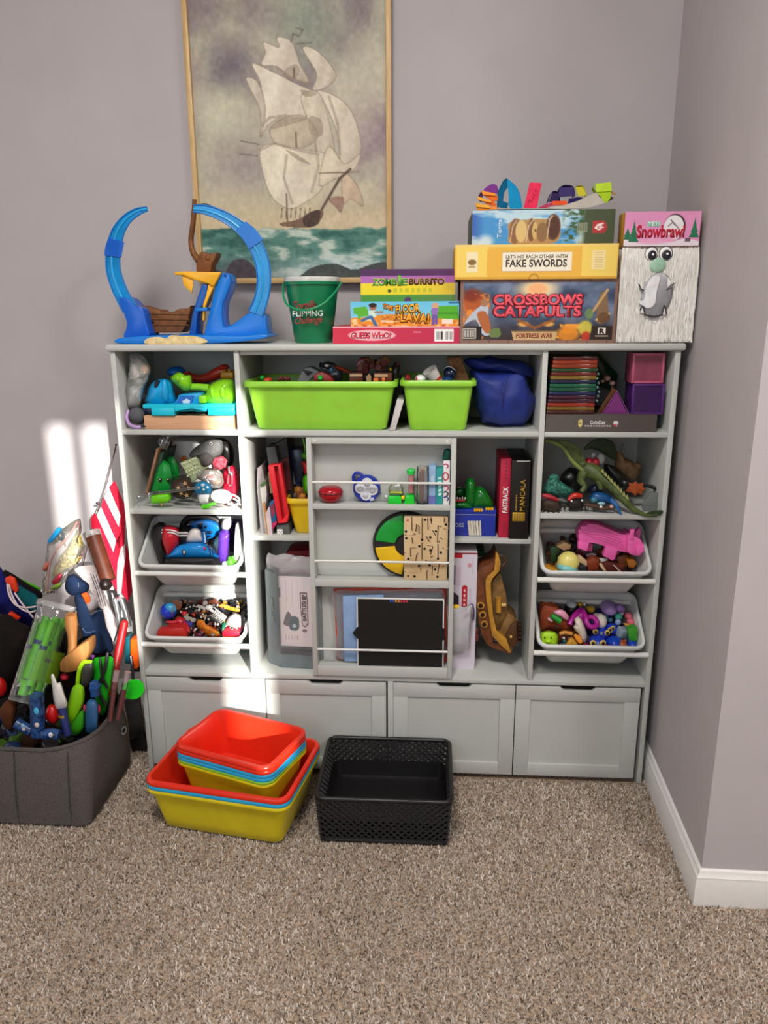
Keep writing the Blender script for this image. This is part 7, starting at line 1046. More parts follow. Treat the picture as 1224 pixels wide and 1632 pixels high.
# ================================================================== second right cubby: dragons and dinosaurs
cR_ = CR(850, 690, 5.322)
DG = M('4e5c2e', rough=0.5, grain=0.2, gscale=70, spec=0.4); DGD = M('2a3a1c', rough=0.55, grain=0.2, gscale=60)
thing('dragon_toy', 'olive green toy dragon with spread wings and a long spiked tail', 'toy dragon', [
 ('body', ctube(cR_, [(400, 280, 0.06, 48), (470, 310, 0.055, 70), (540, 350, 0.045, 64), (610, 405, 0.035, 48)], 44, 12, 5), DG), ('tail', ctube(cR_, [(600, 395, 0.036, 50), (680, 470, 0.024, 40), (760, 560, 0.012, 32), (840, 640, 0.004, 26), (940, 690, -0.002, 16), (1010, 700, -0.004, 14), (1060, 685, -0.004, 8)], 24, 12, 6), DG), ('tail_fin', cprism(cR_, smooth_pts([(960, 690), (1000, 670), (1098, 660), (1090, 685), (1040, 712), (985, 716)], 3), -0.006, 0.0, 0.001), DGD),
 ('wing', cprism(cR_, smooth_pts([(110, 55), (200, 60), (310, 75), (400, 140), (440, 240), (425, 330), (340, 260), (270, 180), (220, 110)], 3), 0.05, 0.056, 0.002), DG), ('wing_edge', ctube(cR_, [(100, 60, 0.05, 14), (240, 115, 0.048, 16), (330, 240, 0.046, 16), (420, 320, 0.046, 18)], 16, 8, 5), M('7a8a48', rough=0.5)), ('wing', cprism(cR_, smooth_pts([(425, 145), (480, 80), (540, 52), (620, 50), (680, 80), (705, 140), (700, 230), (640, 210), (600, 180), (540, 150), (480, 140)], 3), 0.11, 0.116, 0.002), DGD),
 ('leg', ctube(cR_, [(430, 330, 0.05, 44), (400, 400, 0.045, 34), (435, 450, 0.04, 24), (405, 500, 0.035, 20)], 22, 10, 5), DG), ('leg', ctube(cR_, [(540, 370, 0.04, 34), (560, 430, 0.035, 28), (575, 480, 0.032, 20)], 20, 10, 4), DG), ('head', J(cell(cR_, 420, 265, 0.05, 40, 30)), DG), ('spikes', J(*[cprism(cR_, [(575+k*26, 330+k*28), (590+k*26, 308+k*27), (605+k*26, 352+k*28)], 0.012-k*0.002+0.01, 0.015-k*0.002+0.012) for k in range(9)]), M('a8a868', rough=0.6))])
thing('red_frill_figure', 'red frilled creature behind the olive dragon', 'toy', [('frill', J(*[cell(cR_, 470+k*28, 265-abs(k-1)*22+8, 0.06, 34, 42, 0.012) for k in range(3)]), PL('a01c2a')), ('claw', J(cell(cR_, 510, 190, 0.07, 18, 24), cell(cR_, 570, 220, 0.07, 34, 50)), M('b4b8b0', rough=0.5))])
thing('tan_dinosaur', 'tan horned dinosaur toy at the back of the dragon cubby', 'toy dinosaur', [('body', J(puff(cR_, [(690, 260), (705, 170), (740, 150), (770, 210), (840, 240), (900, 300), (890, 380), (830, 405), (750, 370), (700, 330)], 0.12, 0.03, warp=0.003), cell(cR_, 880, 280, 0.11, 34, 32)), M('8a6a4a', rough=0.7, grain=0.15, gscale=90)), ('horn', ctube(cR_, [(745, 150, 0.12, 12), (750, 115, 0.12, 9), (765, 85, 0.12, 4)], 8, 8, 4), PL('1a1a18'))])
thing('orange_leaf_dragon', 'orange spiky wing with a dark curved tail beside it', 'toy dragon', [('wing', cprism(cR_, [(785, 495), (815, 455), (808, 425), (848, 432), (870, 410), (890, 434), (938, 426), (928, 458), (958, 480), (925, 493), (922, 525), (886, 510), (865, 537), (842, 508)], 0.05, 0.055, 0.0004), M('a04a20', rough=0.55, grain=0.15, gscale=80)), ('tail', ctube(cR_, [(920, 440, 0.055, 12), (1000, 455, 0.055, 16), (1060, 485, 0.05, 14), (1102, 520, 0.045, 6)], 14, 8, 5), PL('1c1c1e')), ('body', cell(cR_, 770, 420, 0.075, 60, 50, 0.02), PL('1c1a18'))])
thing('teal_dinosaur', 'speckled teal dinosaur lying by the divider', 'toy dinosaur', [('body', puff(cR_, [(78, 520), (90, 440), (130, 375), (185, 360), (220, 400), (280, 440), (340, 480), (335, 530), (260, 555), (150, 540)], 0.05, 0.03, 4, 5, warp=0.002, wf=90, p=0.4), M('2a6a5a', rough=0.6, grain=0.45, gscale=180)), ('head', cell(cR_, 170, 380, 0.045, 46, 34), M('2a6a5a', rough=0.6, grain=0.45, gscale=180))])
thing('red_back_beast', 'dark toy beast with a red back at the divider side', 'toy dinosaur', [('body', J(puff(cR_, [(65, 600), (90, 560), (160, 560), (220, 590), (240, 640), (180, 670), (90, 660)], 0.025, 0.02, warp=0.003), *[ctube(cR_, [(90+k*40, 650, 0.022), (80+k*45, 682, 0.012)], 10, 6) for k in range(4)]), M('3a2a22', rough=0.6)), ('back', ctube(cR_, [(72, 530, 0.022, 16), (130, 540, 0.02, 24), (210, 570, 0.022, 14)], 18, 8, 4), PL('a02430'))])
thing('red_hood_spider', 'dark spider toy with a red hood and pale eyes', 'toy spider', [('body', J(puff(cR_, [(280, 600), (310, 565), (380, 560), (430, 600), (410, 640), (320, 650)], 0.025, 0.018, warp=0.002), *[ctube(cR_, [(270+k*42, 620, 0.02), (262+k*46, 655, 0.012)], 8, 6) for k in range(5)]), M('241c1a', rough=0.6)), ('hood', ctube(cR_, [(295, 570, 0.018, 14), (345, 532, 0.02, 26), (410, 535, 0.024, 18)], 20, 8, 4), PL('c02e1c')), ('eye', cell(cR_, 325, 578, 0.006, 9, 9), WHT), ('eye', cell(cR_, 412, 572, 0.006, 9, 9), WHT)])
thing('blue_dinosaur', 'blue toy dinosaur with its tail over the shelf edge', 'toy dinosaur', [('body', puff(cR_, [(470, 560), (500, 510), (570, 500), (650, 530), (690, 590), (640, 600), (560, 590), (500, 590)], 0.03, 0.02, 4, 5, p=0.4), PL('12508a', 0.35)), ('tail', ctube(cR_, [(660, 570, 0.02, 24), (705, 615, 0.008, 18), (740, 680, 0.0, 8), (752, 694, -0.002, 3)], 16, 8, 5), PL('1460a0', 0.35)), ('patch', cell(cR_, 515, 568, 0.014, 30, 24), PL('3a7a8a')), ('belly', cell(cR_, 578, 598, 0.012, 34, 16), PL('8ac0c4'))])
one('bug_toy', 'brown bug toy lying flat at the shelf edge', 'toy insect', J(ctube(cR_, [(430, 605, 0.022, 14), (520, 620, 0.016, 20), (600, 640, 0.012, 18), (680, 635, 0.012, 10)], 16, 8, 4), *[ctube(cR_, [(470+k*45, 625, 0.015), (460+k*48, 655, 0.008)], 5, 6) for k in range(5)]), M('4a3020', rough=0.6, grain=0.3, gscale=120))
one('pink_trinket', 'pale pink bead beside the blue tail', 'bead', cell(cR_, 664, 624, 0.006, 18, 16), PL('c9a098')); one('white_trinket', 'small white bead below the blue dinosaur', 'bead', cell(cR_, 574, 626, 0.008, 13, 13), WHT)
one('grey_plate', 'grey plastic plate leaning in the dragon cubby corner', 'toy piece', cprism(cR_, [(925, 610), (1000, 500), (1090, 520), (1090, 660), (1040, 690), (930, 660)], 0.03, 0.036, 0.001), PL('6a706c', 0.4))
one('dark_rock_toy', 'black rocky toy behind the teal dinosaur', 'toy', puff(cR_, [(225, 400), (260, 330), (330, 290), (400, 320), (420, 420), (380, 500), (280, 500)], 0.1, 0.03, warp=0.005), PL('161816'))
one('dark_rock_toy', 'black rocky toy between the olive dragon and the tan dinosaur', 'toy', puff(cR_, [(600, 290), (650, 270), (740, 330), (800, 400), (790, 480), (700, 440)], 0.09, 0.02, warp=0.004), PL('161816'))
one('navy_toy', 'dark navy toy under the olive dragon', 'toy', puff(cR_, [(455, 500), (480, 440), (540, 430), (600, 480), (580, 530), (490, 540)], 0.06, 0.02, warp=0.003), PL('141c30'))
# ================================================================== nested tubs on the carpet
def rotm(x, y, z, a): return Matrix.Translation((x, y, z)) @ Matrix.Rotation(a, 4, 'Z')
RB, BB, YBn, GB = PL('e0301a', 0.28), PL('25a5d8', 0.28), PL('dcc81c', 0.34), PL('8ac83a', 0.28)
def stack(prefix, cx, cy, zr, w_, d_, h, a, lst, wb, db, grp):
    for i, (mat, lab, dz) in enumerate(lst): thing('plastic_tub', lab, 'tub', (tub(w_-0.018, d_-0.018, h, wb, db, 0.02, 0.0022, 0.009, 0.010, rotm(cx, cy, zr-dz, a)), mat), grp)
stack('big', 0.262, -0.146, 0.127, 0.330, 0.243, 0.108, math.radians(-9.8), [(RB, 'large orange-red plastic tub, innermost of the big nested tubs', 0.0), (BB, 'large sky blue plastic tub, middle of the big nested tubs', 0.0092), (YBn, 'large yellow plastic tub on the carpet, outermost of the big nested tubs', 0.0184)], 0.275, 0.19, 'large nested tubs')
stack('small', 0.276, -0.138, 0.181, 0.250, 0.178, 0.105, math.radians(-20.5), [(RB, 'small orange-red plastic tub, topmost of the small nested tubs', 0.0), (RB, 'small orange-red plastic tub, second of the small nested tubs', 0.0085), (BB, 'small sky blue plastic tub, third of the small nested tubs', 0.017), (BB, 'small sky blue plastic tub, fourth of the small nested tubs', 0.0255), (GB, 'small lime plastic tub, fifth of the small nested tubs', 0.0325), (YBn, 'small yellow plastic tub, lowest of the small nested tubs', 0.0395)], 0.2, 0.13, 'small nested tubs')

# ---- black woven basket
BKM = PL('181617', 0.42)
bx0, bx1, by0, by1, bzt = 0.4525, 0.7445, -0.250, -0.006, 0.106
def wall_lattice(a, b, ta, tb, h):
    """diagonal lattice on the quad a-b (foot) / ta-tb (top)"""
    a, b, ta, tb = map(Vector, (a, b, ta, tb)); L = (b-a).length; st = 0.0150; out = []
    def pt(s, t): return (a+(b-a)*s)*(1-t)+(ta+(tb-ta)*s)*t
    n = int((L+h)/st)+1
    for k in range(-int(h/st)-1, n):
        for dr in (1, -1):
            s0 = k*st/L; s1 = s0+h/L
            t0, t1 = 0.0, 1.0
            if s0 < 0: t0 = -s0/(s1-s0); s0 = 0.0
            if s1 > 1: t1 = t0+(1-s0)/((k*st/L+h/L)-(k*st/L))*1.0 if False else (1-k*st/L)/(h/L); s1 = 1.0
            if t1-t0 < 0.05: continue
            if dr < 0: s0, s1 = 1-s0, 1-s1
            out.append(tube([pt(s0, t0), pt((s0+s1)/2, (t0+t1)/2), pt(s1, t1)], 0.0026, 6))
    for t in (0.0, 0.33, 0.66, 1.0): out.append(tube([pt(0, t), pt(1, t)], 0.0019, 5))
    return J(*out)
ins = 0.012; zf_ = 0.002
F = [(bx0+ins, by0+ins*0.5, zf_), (bx1-ins, by0+ins*0.5, zf_), (bx1-ins, by1-ins*0.5, zf_), (bx0+ins, by1-ins*0.5, zf_)]; Tp = [(bx0+0.004, by0+0.003, bzt-0.004), (bx1-0.004, by0+0.003, bzt-0.004), (bx1-0.004, by1-0.003, bzt-0.004), (bx0+0.004, by1-0.003, bzt-0.004)]
rimp = [Vector(((bx0+bx1)/2+x, (by0+by1)/2+y, bzt)) for x, y in rrect(bx1-bx0-0.006, by1-by0-0.006, 0.018, 6)]
thing('woven_basket', 'black woven plastic basket standing empty on the carpet', 'basket', [('woven_wall', wall_lattice(F[i], F[(i+1) % 4], Tp[i], Tp[(i+1) % 4], bzt), BKM) for i in range(4)] + [('rim', tube(rimp, 0.0048, 10, True), BKM), ('floor_panel', bx(bx0+ins, bx1-ins, by0+ins*0.5, by1-ins*0.5, 0.0005, 0.006, 0.002), BKM), ('base_band', tube([Vector(((bx0+bx1)/2+x, (by0+by1)/2+y, 0.006)) for x, y in rrect(bx1-bx0-2*ins, by1-by0-ins, 0.014, 5)], 0.004, 8, True), BKM),
 ('inner_lining', loft([[Vector(((bx0+bx1)/2+x, (by0+by1)/2+y, z)) for x, y in rrect(bx1-bx0-0.02-2*q, by1-by0-0.012-q, 0.016, 5)] for z, q in ((0.004, ins-0.006), (0.05, 0.004))], False, False), BKM)])

# ================================================================== fabric hamper and what it holds
HAM = FAB('5b5552')
hz = 0.19
def ham_ring(w_, d_, r_, cx, cy, z, dip=0.0): return [Vector((cx+x, cy+y, z-dip*max(0, (-(y)/(d_/2)))*(0.5+0.5*math.cos(x/w_*math.pi*1.6)))) for x, y in rrect(w_, d_, r_, 8)]
rings = [ham_ring(0.34, 0.24, 0.02, -0.222, -0.105, 0.001), ham_ring(0.352, 0.252, 0.022, -0.224, -0.105, 0.006), ham_ring(0.358, 0.262, 0.03, -0.224, -0.1, 0.07), ham_ring(0.356, 0.268, 0.055, -0.223, -0.092, 0.13), ham_ring(0.350, 0.270, 0.085, -0.2225, -0.085, hz-0.008, 0.006), ham_ring(0.348, 0.270, 0.09, -0.222, -0.083, hz, 0.008), ham_ring(0.340, 0.262, 0.088, -0.222, -0.083, hz, 0.008), ham_ring(0.344, 0.256, 0.05, -0.223, -0.092, 0.12), ham_ring(0.34, 0.24, 0.02, -0.222, -0.105, 0.006)]
cX = CR(0, 930, 4.079); cW = CR(0, 690, 5.1); cZ = CR(100, 900, 8.157); c0 = CR(0, 820, 9.067); c00 = CR(0, 1050, 10.2)
def seam(x): return tube([(x-0.004, -0.2295, 0.003), (x-0.002, -0.2325, 0.07), (x, -0.2275, 0.13), (x+0.001, -0.2205, hz-0.008)], 0.0014, 6)
_d = _fw + _r2*((196.5-612)/FPX) - _u2*((1164-816)/FPX); GP = CAMP + _d*((-0.0445-CX)/_d.x)
thing('hamper', 'dark grey fabric hamper crammed with toys at the side of the cabinet', 'hamper', [('body', wobble(loft(rings), 0.002, 14, 2), HAM), ('seam', seam(-0.085), FAB('4c4744')), ('seam', seam(-0.205), FAB('4c4744')), ('hem', tube([v+Vector((0, 0, -0.004)) for v in ham_ring(0.351, 0.273, 0.09, -0.222, -0.083, hz, 0.008)], 0.0022, 6, True), FAB('524d4a')), ('grommet', lathe([(0.006, 0), (0.0105, 0), (0.0105, 0.002), (0.006, 0.002)], GP, 20, (1, -0.35, 0.1), False), STEEL), ('grommet_hole', lathe([(0, 0), (0.005, 0), (0.005, 0.0008), (0, 0.0008)], GP, 16, (1, -0.35, 0.1)), BLK)])
# clear canister with green rods
a0_ = cX(372, 128, -0.02); a1_ = cX(168, 770, -0.13); ax = (a0_-a1_); Lc = ax.length; rc = 108*cX.m(-0.05)
thing('clear_canister', 'tall clear plastic canister of green rods leaning in the hamper', 'canister', [('wall', lathe([(rc*0.96, 0), (rc*1.0, Lc*0.9), (rc*1.06, Lc*0.92), (rc*1.06, Lc)], a1_, 36, ax, False), CLEAR('e6ecea', 0.06, 0.06)), ('label_wrap', lathe([(rc*0.99, Lc*0.18), (rc*1.0, Lc*0.5)], a1_+Vector((0.008, 0.012, 0)), 36, ax, False), M('8ab414', rough=0.3, alpha=0.3)), ('lid_rim', lathe([(rc*1.02, 0), (rc*1.12, 0), (rc*1.12, 0.012), (rc*1.04, 0.012)], a0_-ax.normalized()*0.012, 36, ax, False), CLEAR('d8d8d4', 0.5, 0.1)), ('foot', lathe([(0, 0), (rc*0.95, 0), (rc*0.97, 0.003), (0, 0.003)], a1_, 30, ax), CLEAR('d8e0dc', 0.4, 0.1))])
axn = ax.normalized(); s1 = axn.orthogonal().normalized(); s2 = axn.cross(s1); rr = random.Random(4)
for k in range(14):
    an = k*2.4; rad = rc*0.78*math.sqrt((k+0.4)/14); f0 = rr.uniform(0.02, 0.25); f1 = min(0.86, f0+rr.uniform(0.5, 0.7)); b = a1_+s1*math.cos(an)*rad*0.93+s2*math.sin(an)*rad*0.93; tl = s1*rr.uniform(-0.004, 0.004)
    p0, p1 = b+axn*Lc*f0, b+axn*Lc*f1+tl; dirn = (p1-p0).normalized(); ln = (p1-p0).length
    thing('green_rod', 'hollow lime green rod with a dark blue band inside the clear canister', 'rod', [('rod', lathe([(0.0055, 0), (0.0083, 0), (0.0083, ln), (0.0055, ln)], p0, 14, dirn, False), PL('5ec00e', 0.35)), ('band', lathe([(0.0084, ln*0.55), (0.0088, ln*0.56), (0.0088, ln*0.61), (0.0084, ln*0.62)], p0, 14, dirn, False), PL('1a3a70'))], 'green rods in the canister')
# wooden float, navy cloth, white bag and the rest, front to back
TW = WOOD('a5713c', '8a5a2a', 12, 2, 0.55)
thing('wooden_stamper', 'wooden hand stamper with a flat base and upright handle', 'stamper', [('handle', ctube(cX, [(462, 200, -0.06, 34), (462, 260, -0.06, 40), (470, 340, -0.065, 30), (470, 420, -0.07, 28), (465, 480, -0.075, 30)], 34, 14, 5), TW), ('base', cprism(cX, smooth_pts([(388, 545), (395, 500), (480, 430), (560, 378), (578, 400), (570, 470), (510, 560), (430, 580), (392, 570)], 3), -0.09, -0.05, 0.004), TW)])
DEN = FAB('1b2a45')
thing('denim_toy', 'navy denim stuffed bundle slumped in the hamper', 'soft toy', [('head', puff(cZ, [(30, 210), (70, 150), (150, 120), (220, 160), (330, 240), (345, 300), (290, 370), (200, 400), (100, 400), (40, 330)], 0.03, 0.035, warp=0.003), DEN), ('body', puff(cZ, [(150, 420), (240, 390), (330, 640), (500, 580), (540, 640), (580, 820), (640, 1010), (640, 1120), (480, 1200), (340, 1150), (250, 900), (180, 650)], 0.02, 0.05, 4, 6, True, 0.004, 25, p=0.4), DEN), ('stitching', J(ctube(cZ, [(360, 660, -0.02), (440, 610, -0.025), (510, 590, -0.02)], 5, 6, 3), ctube(cZ, [(240, 780, -0.01), (300, 880, -0.025), (420, 860, -0.03)], 5, 6, 4)), M('4a5a78')), ('orange_patch', cprism(cZ, [(243, 380), (300, 362), (352, 440), (345, 500), (305, 512)], 0.0, 0.006, 0.001), PL('e2501a')), ('zip', ctube(cZ, [(205, 230, -0.006), (208, 290, -0.006)], 5, 6), STEEL)])
thing('white_sack', 'pale lined cloth sack with thin dark lines behind the denim bundle', 'sack', [('body', puff(cZ, [(155, 80), (220, 20), (400, 10), (470, 120), (520, 300), (590, 500), (690, 700), (720, 880), (650, 1010), (580, 840), (510, 590), (330, 600), (250, 400), (330, 300), (250, 150)], 0.07, 0.035, 4, 5, True, 0.004, 25, p=0.45), FAB('c4b8b8')), ('line', J(*[ctube(cZ, [(360+k*35, 110+k*10, 0.032), (440+k*30, 330, 0.03), (500+k*30, 540, 0.036)], 4, 6, 4) for k in range(3)]), M('3a3436'))])
lt0, lt1 = cW(760, 845, 0.11), cW(880, 1200, 0.07)
thing('leather_tube', 'brown leather tube with a clear cap standing in the hamper', 'tube', [('tube', tube([lt1, lt0], 0.0185, 24), M('5a2a18', rough=0.45, grain=0.12, gscale=40)), ('cap', tube([lt0, lt0+(lt0-lt1).normalized()*0.014], 0.0195, 24), CLEAR('c9c4c0', 0.6, 0.15))])
one('black_ball', 'dark brown ball resting below the leather tube', 'ball', cell(cW, 857, 1232, 0.05, 50, 50, None, 24, 14), M('241a18', rough=0.35))
fy = 0.17
def fl(*p): return cprism(cW, list(p), fy, fy+0.0015)
thing('flag', 'small red and white striped flag on a thin dark pole', 'flag', [('pole', ctube(cW, [(945, 95, fy+0.05), (870, 400, fy+0.03), (800, 610, fy+0.012), (745, 800, fy), (690, 1000, fy-0.02), (620, 1330, fy-0.1)], 5, 8), PL('3a2220')), ('finial', J(cell(cW, 943, 98, fy+0.05, 9, 9), cell(cW, 793, 572, fy+0.012, 16, 11)), PL('2a2224')),
 ('stripe', fl((930, 388), (1010, 580), (1018, 700), (985, 800), (965, 765), (980, 670), (885, 445)), FAB('c02038')), ('stripe', fl((885, 445), (980, 670), (965, 765), (845, 520)), FAB('e2d4d4')), ('stripe', fl((845, 520), (965, 765), (985, 800), (970, 960), (945, 880), (820, 600)), FAB('c02038')), ('stripe', fl((820, 600), (942, 870), (922, 968), (785, 670)), FAB('e2d4d4')), ('stripe', fl((785, 670), (922, 968), (945, 880), (985, 800), (1018, 700), (1012, 900), (985, 1000), (950, 1100), (950, 1290), (900, 1200), (850, 960), (745, 790), (738, 700), (765, 650)), FAB('b81c34')), ('stripe', fl((985, 930), (1015, 900), (1020, 1010), (1000, 1130), (985, 1300), (955, 1340), (950, 1180), (955, 1060)), FAB('d8c4c6')), ('stripe', fl((1015, 900), (1040, 960), (1070, 1180), (1075, 1290), (1040, 1370), (990, 1300), (1005, 1120), (1022, 1000)), FAB('a81830'))])
thing('snack_bag', 'large clear bag of foil wrapped bits with a blue clip', 'bag', [('film', puff(cW, [(325, 1310), (350, 1150), (370, 1000), (390, 900), (470, 800), (560, 740), (640, 690), (655, 760), (650, 860), (690, 920), (670, 1010), (620, 1080), (560, 1160), (470, 1280), (400, 1320)], 0.1, 0.035, 4, 6, True, 0.006, 35, p=0.45), CLEAR('e8e4da', 0.3, 0.1)), ('gold_foil', puff(cW, [(430, 1180), (450, 1060), (530, 960), (640, 800), (680, 920), (640, 1040), (530, 1130)], 0.095, 0.02, 3, 5, True, 0.008, 80), M('d2b46a', rough=0.25, metal=0.5, grain=0.4, gscale=120)), ('wrapper', puff(cW, [(415, 1210), (480, 1140), (510, 1160), (460, 1240)], 0.075, 0.01), PL('a82438')), ('wrapper', puff(cW, [(345, 1110), (370, 1050), (405, 1060), (380, 1120)], 0.08, 0.01), PL('b85a4a')), ('wrapper', puff(cW, [(410, 1270), (450, 1225), (500, 1220), (470, 1270)], 0.075, 0.01), PL('8aa83a')), ('seal_ridge', ctube(cW, [(630, 720, 0.07), (560, 840, 0.065), (450, 960, 0.06), (400, 1100, 0.06), (380, 1290, 0.06)], 9, 8, 4), M('b48a84', rough=0.3, alpha=0.8)), ('clip', cprism(cW, [(375, 885), (460, 770), (490, 790), (478, 815), (405, 905)], 0.06, 0.075, 0.003), PL('1890d2')), ('clip_end', cell(cW, 497, 838, 0.07, 24, 38, 0.01), PL('4a5254'))])
thing('backpack', 'dark blue backpack with lime piping and orange-red toggles', 'backpack', [('body', puff(c0, [(-350, 700), (-100, 660), (20, 750), (90, 860), (300, 1000), (560, 1150), (540, 1400), (450, 1632), (250, 1640), (100, 1460), (-100, 1450), (-350, 1500)], 0.13, 0.05, 4, 5, True, 0.004, 25, p=0.4), FAB('1c1f66')), ('side_panel', cprism(c0, smooth_pts([(245, 1050), (330, 1080), (540, 1220), (548, 1330), (480, 1400), (380, 1330), (250, 1180)], 3), 0.08, 0.09, 0.002), FAB('125a60')), ('black_band', ctube(c0, [(60, 830, 0.085), (200, 905, 0.08), (400, 1040, 0.08), (560, 1130, 0.085), (565, 1200, 0.09)], 38, 8, 5, flat=0.4), FAB('1a1616')), ('piping', ctube(c0, [(140, 885, 0.09), (300, 950, 0.09), (450, 1020, 0.09), (580, 1080, 0.09)], 22, 8, 5, flat=0.4), FAB('4ab01a')), ('toggle', cprism(c0, [(65, 920), (130, 895), (210, 935), (255, 1110), (215, 1140), (150, 1060), (75, 980)], 0.07, 0.08, 0.003), PL('e23a1a')), ('toggle', cprism(c0, [(108, 1430), (150, 1412), (280, 1495), (270, 1525), (205, 1535), (120, 1470)], 0.07, 0.08, 0.003), PL('e23a1a')), ('cord', ctube(c0, [(105, 1000, 0.066), (130, 1150, 0.06), (220, 1300, 0.055), (360, 1345, 0.055), (530, 1328, 0.06)], 13, 8, 5), M('d8c4c4')), ('cord', ctube(c0, [(130, 1010, 0.066), (180, 1180, 0.06), (280, 1340, 0.055), (420, 1410, 0.055), (530, 1385, 0.06)], 12, 8, 5), M('d8c4c4')), ('cord', ctube(c0, [(210, 1130, 0.066), (300, 1260, 0.06), (400, 1390, 0.055), (490, 1500, 0.055)], 12, 8, 5), M('d8c4c4'))])
one('black_bag', 'black soft bag filling the far corner of the hamper', 'bag', puff(cX, [(-180, 300), (20, 200), (120, 260), (230, 320), (160, 560), (80, 700), (-50, 760), (-200, 700)], 0.0, 0.05, 4, 5, True, 0.005, 20), FAB('1c1715'))
one('dark_filler', 'dark brown filler added to darken the middle of the hamper', 'cloth', puff(cX, [(230, 420), (380, 250), (560, 300), (700, 420), (760, 620), (740, 850), (600, 950), (400, 960), (260, 860)], 0.03, 0.04, 4, 5, True, 0.005, 20, p=0.4), FAB('1d1512'))  # added dark lump: stands in for the shade between the hamper's contents
one('red_ball', 'red ball at the near side of the black bag', 'ball', cell(cX, 0, 672, -0.09, 40, 64, None, 22, 14), PL('b01414', 0.3))
thing('red_foam_sword', 'long red foam tube standing at the hamper\'s rear corner', 'foam tube', [('tube', tube([cZ(640, 1700, -0.06), cZ(690, 1300, -0.03), cZ(800, 770, 0.02)], 0.0092, 18), PL('941014', 0.4)), ('rounded_end', ell(cZ(802, 765, 0.02), (0.0092, 0.0092, 0.0092), 18, 12), PL('9c1416', 0.4))])
for i, (p0, p1, lab) in enumerate((((758, 575), (712, 890), 'clear tube of red liquid in front of the red foam tube'), ((830, 580), (765, 880), 'clear tube of red liquid nearest the green paddle'))):
    q0, q1 = cX(*p0, -0.07+0.01*i), cX(*p1, -0.09+0.01*i); dv = (q0-q1).normalized(); L_ = (q0-q1).length
    thing('liquid_tube', lab, 'tube', [('glass', tube([q1, q0], 0.0068, 14), CLEAR('e0d8d8', 0.1, 0.08)), ('liquid', tube([q1, q1+dv*L_*0.62], 0.006, 12), PL('8a1418', 0.2)), ('cap', tube([q0-dv*0.022, q0+dv*0.002], 0.0072, 14), M('c4b4b4', rough=0.3, alpha=0.5))])
thing('paddle', 'bright green round paddle hanging out beside the cabinet', 'paddle', [('disc', lathe([(0, 0), (0.0235, 0), (0.0250, 0.0012), (0.0235, 0.004), (0, 0.0045)], cX(868, 688, -0.02), 30, (0.5, -1, 0.1)), PL('18d820', 0.3)), ('handle', tube([cX(868, 640, -0.005), cX(862, 560, 0.0), cX(850, 470, 0.01)], 0.004, 8), PL('2a2630'))])
thing('orange_blaster', 'orange and teal foam dart blaster end standing by the cabinet', 'toy blaster', [('orange_tip', cprism(cX, [(845, 362), (895, 365), (903, 545), (885, 560), (845, 555)], 0.01, 0.04, 0.003), PL('ee5c14')), ('teal_body', cprism(cX, [(815, 350), (842, 345), (846, 525), (812, 520)], 0.02, 0.045, 0.002), PL('11505c')), ('black_collar', cbox(cX, 846, 556, 905, 575, 0.012, 0.04, 0.001), BLK)])
thing('green_water_toy', 'bright green toy with black straps in the middle of the hamper', 'toy', [('body', puff(cX, [(608, 500), (650, 480), (735, 485), (730, 640), (700, 780), (670, 860), (630, 800), (600, 640)], -0.06, 0.018, p=0.35), PL('1ca81e', 0.3)), ('strap', ctube(cX, [(700, 450, -0.07), (680, 560, -0.082), (640, 690, -0.085), (690, 790, -0.085)], 11, 8, 4), BLK), ('strap', ctube(cX, [(650, 490, -0.075), (665, 600, -0.083), (700, 680, -0.08)], 9, 8, 4), BLK)])
thing('lime_shears', 'lime green and grey kids shears standing in the hamper', 'shears', [('grey_grip', puff(cX, [(530, 560), (560, 515), (605, 515), (600, 600), (560, 680), (525, 670)], -0.09, 0.012), PL('3c3a3a')), ('lime_rim', ctube(cX, [(600, 512, -0.09), (545, 512, -0.092), (515, 570, -0.094), (505, 660, -0.096)], 14, 8, 5), PL('9ad414')), ('lime_body', puff(cX, [(470, 680), (510, 655), (545, 680), (545, 770), (500, 870), (460, 920), (430, 880), (440, 790)], -0.115, 0.014, p=0.4), PL('84c414')), ('lower_blade', puff(cX, [(470, 900), (540, 820), (545, 930), (500, 985), (455, 970)], -0.12, 0.012), PL('3a9a1a'))])
one('purple_strip', 'short purple strip poking out above the green toy', 'strip toy', cprism(cX, [(548, 470), (565, 460), (612, 480), (600, 503), (555, 495)], -0.04, -0.03, 0.001), PL('8a4a98'))
thing('blue_bottle', 'small see-through blue bottle with a ribbed cap', 'bottle', [('body', puff(cX, [(555, 800), (575, 760), (600, 748), (628, 765), (642, 810), (638, 900), (628, 960), (560, 965), (552, 900)], -0.12, 0.016, p=0.4), M('3a6a9a', rough=0.12, alpha=0.8, spec=0.6)), ('cap', cbox(cX, 582, 650, 625, 745, -0.128, -0.108, 0.003), PL('1c4a86')), ('cap_rib', cbox(cX, 576, 680, 632, 692, -0.13, -0.106, 0.001), PL('1c4a86')), ('side_pad', cell(cX, 640, 815, -0.11, 12, 30), PL('c8345a')), ('side_pad', cell(cX, 552, 815, -0.11, 12, 30), PL('c8345a'))])
thing('white_nozzle', 'white plastic finger-shaped nozzle on a blue striped stick', 'toy', [('nozzle', puff(cX, [(332, 600), (350, 592), (372, 645), (395, 645), (420, 720), (438, 780), (420, 812), (370, 815), (348, 760), (340, 680)], -0.14, 0.012, p=0.4), PL('e6e2dc', 0.35)), ('stick', ctube(cX, [(405, 810, -0.14), (420, 900, -0.145), (440, 985, -0.15)], 26, 10), PL('27306a')), ('gold_band', ctube(cX, [(408, 850, -0.1425), (411, 866, -0.143)], 28, 10), GOLD)])
